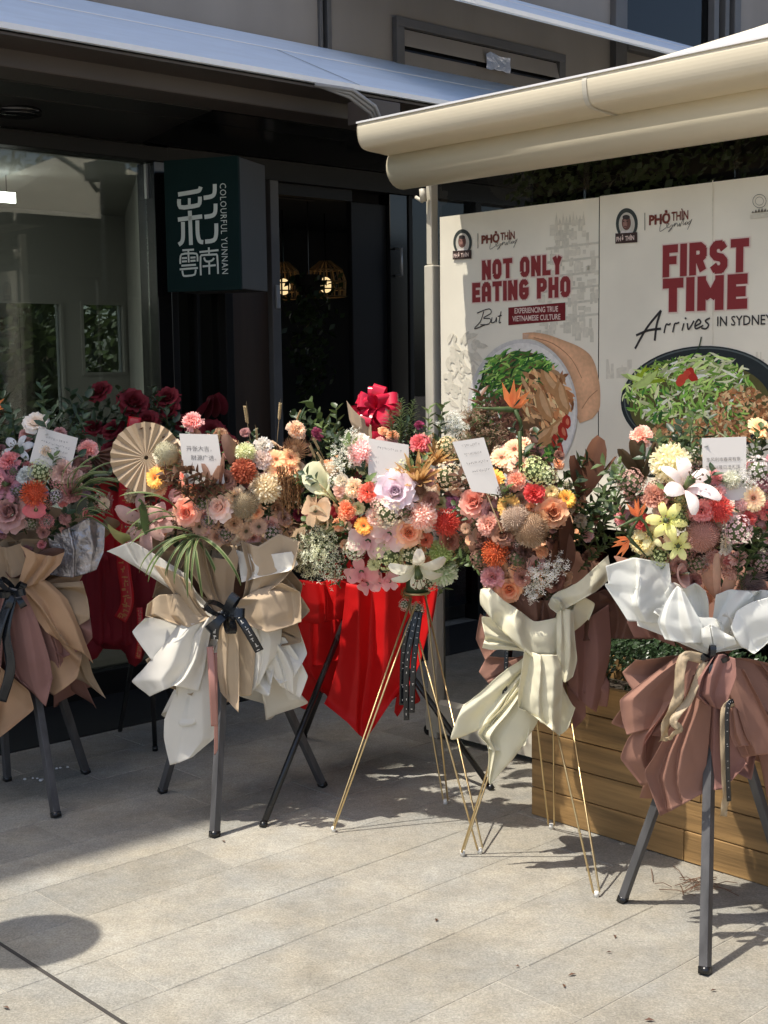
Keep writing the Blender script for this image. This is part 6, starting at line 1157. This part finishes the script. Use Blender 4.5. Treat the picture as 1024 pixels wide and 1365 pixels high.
# ------------------------------------------------------------------ flower stand F: ivory tissue wrap on brass hairpins
Fs = Stand('flower_stand', gnd(708, 1140), 'brass hairpin stand in ivory tissue and brown paper before the timber planter', 706, 698, 98, 118, 4.02, .14)
Fs.hairpin((617, 1141), (700, 880, .0)); Fs.hairpin((795, 1196), (735, 880, .0)); Fs.hairpin((735, 1105), (722, 880, .08))
Fs.fill(48, ['dark_sprig', 'brown_sprig', 'leaf_sprig'], (42, 70)); Fs.fluff(72, (DUSTY, TAN, PEACH, ROSEP, BEIGE, (160, 110, 90)), (14, 23), ring=.92); Fs.backfill(16, (DUSTY, TAN, PEACH))
for f in (('daisy', 669, 610, 32, (250, 218, 176), (210, 110, 80)), ('daisy', 686, 599, 32, (250, 214, 170), (200, 90, 70)), ('daisy', 691, 620, 32, (246, 210, 180), (210, 120, 90)), ('gerbera', 656, 640, 36, (248, 200, 70), (225, 120, 20)), ('gerbera', 678, 674, 33, (222, 178, 80), (130, 75, 35)), ('carnation', 689, 640, 28, (238, 180, 150)), ('hydrangea', 712, 628, 40, (222, 226, 160), (150, 180, 80)), ('hydrangea', 728, 636, 32, (232, 232, 190), (160, 185, 90)), ('carnation', 713, 657, 32, (222, 66, 56), (170, 30, 30)),
          ('gerbera', 755, 665, 28, (246, 206, 70), (220, 150, 40)), ('rose', 737, 683, 38, (226, 176, 130), (180, 100, 60)), ('banksia_flower', 688, 692, 42, (206, 184, 160), (150, 118, 95)), ('banksia_flower', 708, 706, 50, (206, 178, 142), (150, 112, 80)), ('carnation', 651, 698, 36, (232, 186, 166), (190, 110, 95)), ('rose', 632, 669, 36, (222, 160, 140), (185, 105, 90)), ('pincushion_flower', 661, 737, 38, (226, 120, 36), (180, 70, 10)), ('carnation', 656, 769, 36, (226, 170, 170), (185, 110, 120)), ('rose', 679, 786, 32, (236, 184, 138), (210, 140, 95)),
          ('gypsophila', 722, 764, 54, (255, 250, 240)), ('gypsophila', 742, 752, 44, (255, 250, 240)), ('gypsophila', 712, 786, 36, (255, 250, 240)), ('carnation', 696, 770, 26, (206, 150, 130)), ('rose', 740, 775, 26, (150, 100, 84)), ('hydrangea', 706, 800, 28, (170, 130, 110)), ('carnation', 664, 795, 24, (220, 170, 150)), ('hydrangea', 734, 798, 26, (130, 95, 82)), ('hydrangea', 672, 655, 24, (90, 66, 60)), ('carnation', 642, 720, 26, (150, 100, 84)), ('rose', 670, 712, 28, (160, 115, 90)), ('hydrangea', 690, 745, 34, (110, 80, 70)), ('rose', 640, 640, 26, (220, 180, 160)), ('carnation', 700, 735, 22, (120, 82, 66)), ('carnation', 700, 590, 22, (246, 220, 196)), ('daisy', 735, 655, 20, (240, 220, 150), (190, 140, 60)), ('gerbera', 720, 690, 24, (200, 150, 100), (120, 70, 40)), ('hydrangea', 640, 745, 28, (150, 110, 95))): Fs.put(*f)
Fs.put('bird_of_paradise', 682, 545, 74, (240, 132, 30), (226, 96, 14), dz=-.02, rot=(0, -.15, .15))
mb = MB(); mb.tube([Fs.P(693, 575, -.12), Fs.P(694, 620, -.1), Fs.P(700, 720, .0)], .006, 6); mb.build('flower_stem', 'leaf', Fs.root, True)
for px, py, h, l, w_ in ((786, 622, 84, .15, .8), (776, 640, 70, -.1, .8), (800, 630, 60, .5, .8), (761, 716, 66, .1, 1.0), (752, 735, 60, -.2, .9), (742, 745, 50, .3, .8)): Fs.up('petal_leaf', px, py, h, (104, 66, 44), (72, 42, 28), lean=l, wide=w_, dz=-.02)
for px, py, h, l in ((790, 690, 70, .5), (800, 710, 70, .7), (810, 690, 60, .4), (778, 700, 60, .2), (805, 665, 70, .3), (790, 740, 60, .8), (770, 680, 60, .2), (815, 720, 50, .9)): Fs.up('leaf_sprig', px, py, h, lean=l, dz=.02)
for px, py in ((640, 560), (632, 590), (650, 585), (620, 605)): Fs.put('gypsophila', px, py, 52, (150, 122, 96), dz=.06, face=(0, -.3, 1))
for px, py, h, l in ((650, 560, 70, -.2), (640, 590, 60, -.3), (700, 600, 50, .1)): Fs.up('brown_sprig', px, py, h, lean=l, dz=.05)
Fs.cone(720, 870, 745, 20, 92, 'brown_paper', pleats=7, ruf=.15); Fs.cone(720, 870, 950, 14, 62, 'mauve_paper', pleats=6, ruf=.25); Fs.cone(716, 860, 800, 20, 50, 'brown_paper', pleats=6, arc=(3.3, 6.1), dy=.0, ruf=.1, depth=.5)
for rows, mt in ((([(653, 783, -.02), (672, 800, -.08), (691, 812, -.12), (712, 828, -.10), (730, 826, -.07), (748, 820, -.04)], [(640, 786, -.04), (662, 812, -.13), (686, 834, -.18), (712, 848, -.17), (732, 846, -.13), (748, 842, -.06)], [(641, 806, -.04), (662, 832, -.12), (690, 858, -.18), (714, 870, -.18), (734, 870, -.13), (745, 866, -.07)], [(662, 830, -.02), (680, 852, -.08), (700, 870, -.12), (718, 878, -.14), (734, 876, -.10), (742, 872, -.06)]), 'ivory_paper'),
                 (([(811, 740, -.01), (790, 758, -.05), (768, 778, -.09), (738, 794, -.12), (731, 806, -.10)], [(814, 756, .0), (796, 775, -.09), (774, 792, -.14), (748, 800, -.17), (734, 812, -.13)], [(812, 772, .02), (792, 790, -.06), (774, 800, -.12), (756, 812, -.14), (742, 818, -.10)]), 'ivory_paper'),
                 (([(742, 815, -.08), (752, 812, -.12), (764, 814, -.08)], [(742, 850, -.11), (756, 850, -.16), (769, 862, -.09)], [(742, 876, -.09), (755, 882, -.14), (770, 880, -.07)], [(748, 900, -.06), (752, 909, -.10), (764, 902, -.06)]), 'ivory_paper'),
                 (([(700, 866, -.12), (720, 872, -.15), (744, 872, -.12)], [(696, 895, -.14), (722, 895, -.21), (750, 892, -.13)], [(690, 925, -.13), (720, 930, -.20), (750, 920, -.12)], [(690, 944, -.10), (722, 955, -.16), (748, 950, -.10)], [(700, 948, -.08), (728, 966, -.12), (747, 982, -.08)]), 'ivory_paper'),
                 (([(694, 915, -.08), (704, 920, -.11), (720, 935, -.06)], [(668, 945, -.08), (690, 950, -.14), (718, 960, -.05)], [(636, 976, -.06), (668, 985, -.14), (702, 985, -.05)], [(650, 995, -.06), (668, 1008, -.11), (690, 1005, -.05)], [(650, 1030, -.05), (658, 1032, -.08), (672, 1025, -.04)], [(652, 1044, -.05), (654, 1047, -.05), (658, 1042, -.04)]), 'ivory_paper'),
                 (([(668, 850, .02), (655, 830, .0), (640, 818, .03)], [(675, 862, .0), (655, 850, -.03), (634, 852, .03)], [(672, 862, .01), (660, 868, -.02), (647, 880, .03)]), 'rose_paper'),
                 (([(750, 842, .0), (778, 828, -.04), (812, 806, .02)], [(752, 870, .0), (782, 866, -.06), (815, 852, .03)], [(756, 905, .0), (782, 905, -.05), (812, 885, .04)], [(760, 920, .02), (780, 940, -.02), (795, 950, .04)]), 'mauve_paper'),
                 (([(770, 800, .02), (805, 785, -.02), (850, 800, .06)], [(775, 830, .02), (815, 822, -.03), (866, 836, .06)], [(768, 855, .03), (815, 852, .0), (872, 852, .07)]), 'brown_paper'),
                 (([(690, 790, -.04), (712, 800, -.08), (740, 798, -.05)], [(694, 812, -.05), (714, 822, -.09), (740, 818, -.06)], [(704, 835, -.05), (716, 838, -.08), (732, 835, -.05)]), 'brown_paper')): Fs.sheet(rows, mt, cr=.0035)
Fs.ribbon([(676, 862, -.04), (674, 900, -.05), (672, 940, -.04)], 6, 'black_ribbon', marks='card')
card(Fs, (603, 589), (645, 583), (669, 660), (629, 655), -.11, 'narrow greeting card leaning beside the yellow gerbera, in front of the bowl poster', 4, 13, top=.1, bot=.62)
# ------------------------------------------------------------------ flower stand G: dusty rose wrap with white ruffles
G = Stand('flower_stand', gnd(950, 1232), 'flower stand in dusty rose paper with white ruffled collar on grey wooden legs', 940, 680, 130, 105, 3.55, .13)
G.leg((940, 1299), (948, 900, -.02), .0175, 'black_wood', 4, cap='black_steel'); G.leg((829, 1203), (936, 900, .05), .0165, 'black_wood', 4, cap='black_steel'); G.leg(gnd(1062, 1225), (962, 900, .06), .0165, 'black_wood', 4, cap='black_steel')
G.fill(52, ['dark_sprig', 'leaf_sprig', 'pale_sprig', 'dark_sprig'], (46, 74)); G.fluff(66, (PK, CREAM, DUSTY, ROSEP, WHT), (16, 26), ring=.85); G.backfill(18, (PK, CREAM, DUSTY))
for f in (('carnation', 855, 581, 34, (244, 206, 186), (232, 150, 130)), ('pompom_flower', 894, 618, 56, (238, 230, 200), (190, 185, 130)), ('hydrangea', 842, 645, 42, (206, 160, 146), (150, 100, 90)), ('carnation', 872, 661, 38, (208, 154, 130), (165, 100, 80)), ('carnation', 856, 695, 26, (190, 60, 52), (130, 20, 25)), ('carnation', 858, 722, 38, (238, 226, 176), (215, 190, 120)), ('carnation', 936, 680, 36, (232, 160, 152), (200, 100, 100)), ('pincushion_flower', 959, 679, 36, (232, 90, 72), (190, 40, 40)), ('banksia_flower', 937, 714, 48, (208, 160, 140), (160, 100, 85)),
          ('hydrangea', 982, 706, 44, (232, 196, 196), (190, 140, 140)), ('daisy', 1004, 664, 38, (246, 228, 180), (215, 110, 90)), ('daisy', 1014, 572, 40, (248, 222, 170), (225, 140, 90)), ('hydrangea', 1010, 628, 44, (230, 222, 216), (180, 150, 160)), ('carnation', 1020, 642, 30, (190, 130, 140)), ('gerbera', 936, 797, 36, (240, 198, 160), (205, 130, 95)), ('thistle', 1003, 775, 46, (190, 170, 165), (120, 95, 90)), ('carnation', 1022, 680, 30, (236, 150, 140)), ('pompom_flower', 975, 640, 26, (214, 214, 196)), ('hydrangea', 905, 690, 30, (140, 150, 90)), ('carnation', 1000, 690, 22, (214, 90, 80)), ('carnation', 1042, 620, 44, PK), ('rose', 1050, 680, 50, CREAM), ('hydrangea', 1046, 730, 46, DUSTY), ('gerbera', 1060, 650, 40, YEL),
          ('carnation', 958, 656, 22, (226, 170, 165)), ('hydrangea', 908, 668, 22, (150, 130, 80)), ('gypsophila', 990, 640, 40, (236, 232, 226)), ('carnation', 912, 722, 22, (226, 200, 150)), ('hydrangea', 880, 742, 30, (180, 190, 130)), ('carnation', 905, 752, 26, (206, 160, 146)), ('hydrangea', 930, 752, 30, (170, 130, 120)), ('carnation', 985, 745, 28, (226, 186, 176)), ('hydrangea', 1015, 748, 34, (190, 150, 150)), ('rose', 860, 752, 26, (236, 214, 190)), ('pompom_flower', 975, 762, 26, (214, 170, 150)), ('carnation', 925, 775, 24, (196, 140, 130))): G.put(*f)
G.put('lily', 921, 640, 84, (244, 236, 230), (226, 190, 190), dz=-.05, face=(.25, -.75, .6), spin=.4); G.put('lily', 888, 694, 52, (244, 236, 150), (200, 210, 90), dz=-.03); G.put('lily', 904, 728, 40, (240, 238, 160), (200, 210, 100), dz=-.03); G.put('lily', 866, 712, 40, (240, 236, 190), (210, 200, 120))
G.put('bird_of_paradise', 850, 690, 54, (238, 124, 30), (226, 90, 14), dz=-.07, rot=(.2, -.55, .3)); G.put('bird_of_paradise', 840, 720, 54, (238, 130, 40), (226, 100, 20), dz=-.08, rot=(-.2, -2.6, .3))
G.up('petal_leaf', 961, 768, 62, (214, 172, 142), (190, 140, 110), lean=.1, wide=.8, dz=-.04); G.up('petal_leaf', 948, 780, 46, (214, 172, 142), (190, 140, 110), lean=-.5, wide=.9, dz=-.05); G.up('petal_leaf', 974, 780, 44, (206, 160, 128), (180, 128, 98), lean=.5, wide=.9, dz=-.05)
G.put('calla_lily', 888, 778, 60, (206, 176, 160), (190, 130, 130), face=(-1, -.5, -.1), dz=-.05); G.put('calla_lily', 915, 765, 56, (190, 150, 140), (160, 105, 105), face=(.4, -.7, .2), dz=-.03)
for px, py, h, l in ((848, 612, 54, -.4), (862, 615, 60, .2), (838, 620, 50, -.8), (855, 605, 40, .1)): G.up('petal_leaf', px, py, h, (84, 66, 44), (56, 50, 30), lean=l, wide=.7, dz=.0)
for px, py, h, l in ((876, 748, 60, -.7), (1000, 740, 70, .2), (1012, 720, 70, .4), (985, 745, 60, 0), (866, 756, 50, -.9), (830, 690, 60, -.6), (838, 660, 60, -.5), (1012, 755, 50, .5), (1004, 600, 60, .1), (832, 640, 50, -.5)): G.up('leaf_sprig', px, py, h, lean=l, dz=-.01)
G.up('fern', 990, 790, 50, lean=-.2, dz=-.05); 
G.cone(945, 876, 770, 20, 118, 'rose_paper', pleats=8, dy=.05); G.cone(945, 876, 1040, 16, 96, 'rose_paper', pleats=8, ruf=.22); G.cone(945, 870, 812, 22, 72, 'brown_paper', pleats=6, dy=.02, arc=(3.2, 6.2), depth=.5, ruf=.1)
for rows, mt, cr in ((([(808, 755, .0), (843, 744, -.08), (870, 748, -.05), (892, 752, -.10)], [(812, 778, -.02), (845, 780, -.13), (872, 778, -.09), (896, 780, -.12)], [(808, 782, -.02), (842, 806, -.15), (870, 808, -.10), (898, 806, -.10)], [(838, 828, -.03), (856, 830, -.11), (874, 832, -.07), (900, 824, -.06)]), 'white_paper', .003),
                     (([(900, 786, -.12), (905, 782, -.17), (914, 790, -.15)], [(886, 808, -.14), (905, 806, -.22), (926, 812, -.16)], [(878, 830, -.13), (905, 836, -.24), (936, 832, -.16)], [(886, 852, -.09), (910, 856, -.17), (936, 856, -.12)]), 'white_paper', .003),
                     (([(912, 800, -.08), (930, 822, -.13), (952, 824, -.12), (962, 830, -.10)], [(925, 828, -.11), (940, 836, -.16), (955, 838, -.15), (966, 838, -.12)], [(936, 845, -.12), (945, 848, -.16), (955, 850, -.15), (966, 848, -.13)]), 'white_paper', .002),
                     (([(934, 838, -.14), (946, 832, -.20), (960, 838, -.16), (978, 848, -.14)], [(934, 850, -.15), (948, 848, -.23), (964, 848, -.18), (980, 852, -.15)], [(938, 862, -.12), (952, 868, -.19), (966, 864, -.16), (982, 858, -.13)]), 'white_paper', .003),
                     (([(974, 836, -.12), (982, 815, -.17), (1000, 804, -.13), (1030, 796, -.06), (1060, 800, .0)], [(980, 850, -.16), (992, 838, -.23), (1008, 826, -.18), (1036, 818, -.10), (1066, 822, -.02)], [(988, 862, -.15), (1000, 862, -.22), (1014, 852, -.17), (1034, 842, -.11), (1060, 840, -.04)], [(998, 866, -.11), (1006, 871, -.16), (1018, 862, -.12), (1030, 850, -.08), (1050, 845, -.04)]), 'white_paper', .003),
                     (([(958, 826, -.08), (985, 800, -.06), (1015, 786, -.04), (1050, 790, .0)], [(964, 836, -.10), (988, 815, -.10), (1015, 802, -.08), (1050, 805, -.02)], [(970, 846, -.10), (990, 838, -.10), (1012, 825, -.08), (1040, 822, -.02)]), 'cream_paper', .002),
                     (([(840, 800, .0), (860, 824, -.04), (890, 836, -.03)], [(836, 830, .02), (866, 838, -.05), (896, 848, -.05)], [(846, 850, .04), (872, 850, -.01), (902, 862, -.03)]), 'mauve_paper', .003),
                     (([(906, 872, -.07), (922, 874, -.10), (936, 878, -.07)], [(868, 902, -.08), (894, 896, -.15), (924, 902, -.08)], [(827, 934, -.04), (864, 930, -.14), (912, 930, -.06)], [(830, 962, -.02), (860, 955, -.10), (900, 950, -.04)], [(836, 980, -.02), (858, 974, -.06), (884, 966, -.03)]), 'rose_paper', .003),
                     (([(920, 890, -.05), (930, 888, -.08), (940, 890, -.05)], [(880, 940, -.05), (904, 938, -.11), (930, 930, -.06)], [(838, 985, -.02), (872, 980, -.10), (910, 972, -.04)], [(827, 1012, -.01), (862, 1012, -.08), (896, 1005, -.03)], [(855, 1048, -.01), (868, 1046, -.04), (882, 1036, -.02)]), 'rose_paper', .003),
                     (([(924, 900, -.11), (936, 898, -.15), (948, 902, -.11)], [(906, 950, -.13), (930, 944, -.20), (948, 950, -.13)], [(872, 1010, -.11), (912, 1000, -.20), (944, 1000, -.13)], [(859, 1030, -.09), (905, 1045, -.17), (940, 1046, -.12)], [(880, 1088, -.06), (908, 1074, -.11), (948, 1052, -.09)]), 'rose_paper', .003),
                     (([(942, 900, -.09), (954, 900, -.13), (966, 904, -.09)], [(940, 960, -.10), (956, 956, -.16), (972, 960, -.10)], [(934, 1020, -.08), (958, 1018, -.16), (985, 1000, -.08)], [(935, 1054, -.06), (962, 1052, -.11), (997, 1018, -.05)]), 'mauve_paper', .003),
                     (([(952, 890, -.10), (972, 885, -.14), (992, 892, -.09)], [(960, 930, -.12), (985, 922, -.19), (1012, 930, -.08)], [(975, 975, -.11), (1000, 968, -.18), (1034, 975, -.06)], [(990, 1010, -.08), (1012, 1006, -.13), (1050, 1005, -.03)]), 'rose_paper', .003),
                     (([(970, 880, -.06), (1000, 878, -.09), (1035, 888, -.04)], [(990, 915, -.06), (1025, 910, -.11), (1060, 925, -.02)], [(1010, 960, -.04), (1045, 960, -.09), (1080, 970, .0)], [(1025, 1000, -.02), (1055, 1005, -.05), (1085, 1005, .02)]), 'rose_paper', .003),
                     (([(972, 945, -.15), (980, 942, -.17), (988, 950, -.14)], [(974, 980, -.16), (986, 978, -.20), (1000, 985, -.14)], [(980, 996, -.13), (992, 994, -.16), (1004, 994, -.12)]), 'rose_paper', .001),
                     (([(950, 874, -.16), (964, 872, -.20), (980, 878, -.15)], [(930, 905, -.20), (955, 900, -.27), (982, 902, -.18)], [(924, 926, -.18), (950, 926, -.26), (974, 925, -.17)], [(940, 938, -.14), (956, 944, -.18), (966, 946, -.14)]), 'mauve_paper', .002)): G.sheet(rows, mt, cr=cr)
G.ribbon([(936, 878, -.18), (912, 876, -.20), (906, 905, -.21), (904, 930, -.21), (890, 960, -.20), (884, 988, -.18)], 13, 'gauze_ribbon', twist=.5); G.ribbon([(940, 880, -.18), (920, 930, -.2), (898, 960, -.22), (906, 972, -.22), (890, 985, -.2)], 10, 'gauze_ribbon', twist=.7); G.ribbon([(976, 936, -.22), (966, 950, -.23), (966, 1010, -.22), (968, 1060, -.19), (964, 1088, -.17)], 10, 'gauze_ribbon', twist=.2); G.ribbon([(978, 934, -.23), (970, 945, -.24), (970, 1010, -.23), (972, 1068, -.20)], 6, 'black_ribbon', marks='card'); G.bow(948, 880, 22, 'black_ribbon', 4, 8, -.17)
card(G, (936, 584), (995, 582), (995, 668), (938, 664), -.10, 'white greeting card with Chinese lines standing in front of the dark noodle bowl print', [('东风利市春来有象，', .52, .37, .072), ('生意兴隆日进无疆。', .50, .50, .072)], 15)
# further paper squares layered into the wraps
for k, (an, L_, W_, mt) in enumerate(((166, 96, 70, 'kraft'), (146, 104, 74, 'kraft'), (122, 92, 66, 'kraft_light'), (100, 86, 60, 'kraft'), (78, 92, 62, 'kraft_light'), (56, 102, 70, 'kraft'), (34, 104, 72, 'kraft'), (12, 98, 66, 'kraft_light'), (205, 118, 76, 'cream_paper'), (228, 128, 74, 'kraft_light'), (252, 142, 70, 'cream_paper'), (276, 118, 60, 'kraft_light'), (300, 112, 66, 'cream_paper'), (326, 122, 74, 'cream_paper'), (346, 96, 60, 'kraft'))): C.pfan(302, 817, an, L_, W_, mt, .0 if an < 180 else -.04)
for k, (an, L_, W_, mt) in enumerate(((70, 70, 60, 'kraft'), (48, 74, 56, 'kraft_orange'), (110, 66, 52, 'kraft'), (20, 90, 60, 'kraft_orange'), (345, 100, 66, 'kraft'), (322, 118, 62, 'mauve_paper'), (300, 138, 66, 'kraft_orange'), (278, 150, 60, 'mauve_paper'), (252, 150, 66, 'mauve_paper'), (228, 130, 66, 'kraft_orange'))): A.pfan(20, 786, an, L_, W_, mt, .02 if an < 180 else -.03)
for k, (an, L_, W_, mt) in enumerate(((200, 112, 64, 'rose_paper'), (222, 138, 66, 'rose_paper'), (246, 160, 66, 'mauve_paper'), (268, 150, 60, 'rose_paper'), (292, 150, 64, 'mauve_paper'), (316, 140, 66, 'rose_paper'), (338, 120, 64, 'rose_paper'))): G.pfan(946, 880, an, L_, W_, mt, -.02)
for k, (an, L_, W_) in enumerate(((146, 118, 50), (128, 100, 50), (112, 84, 50), (62, 86, 54), (40, 104, 60), (22, 110, 50))): G.pfan(946, 868, an, L_, W_, 'white_paper', -.05)
for k, (an, L_, W_) in enumerate(((226, 150, 44), (248, 140, 50), (284, 104, 46), (160, 84, 44), (50, 92, 44))): Fs.pfan(722, 868, an, L_, W_, 'ivory_paper', -.03)
for k, (an, L_, W_, mt) in enumerate(((205, 84, 50, 'rose_paper'), (235, 92, 46, 'mauve_paper'), (300, 100, 50, 'mauve_paper'), (330, 100, 56, 'mauve_paper'), (140, 96, 56, 'brown_paper'), (110, 88, 52, 'mauve_paper'), (70, 92, 54, 'brown_paper'), (40, 110, 60, 'brown_paper'))): Fs.pfan(722, 872, an, L_, W_, mt, .05)
# ------------------------------------------------------------------ more trees in the square, mirrored in the glass
for k, (x, y, h, r, lab) in enumerate(((9.5, 2.0, 5, 2.0, 'leafy plaza tree mirrored faintly in the shop glass'), (8.6, -2.5, 5.4, 2.1, 'taller leafy plaza tree mirrored beside the smaller one'))): tree((x, y, 0), h, r, 31+k, lab)
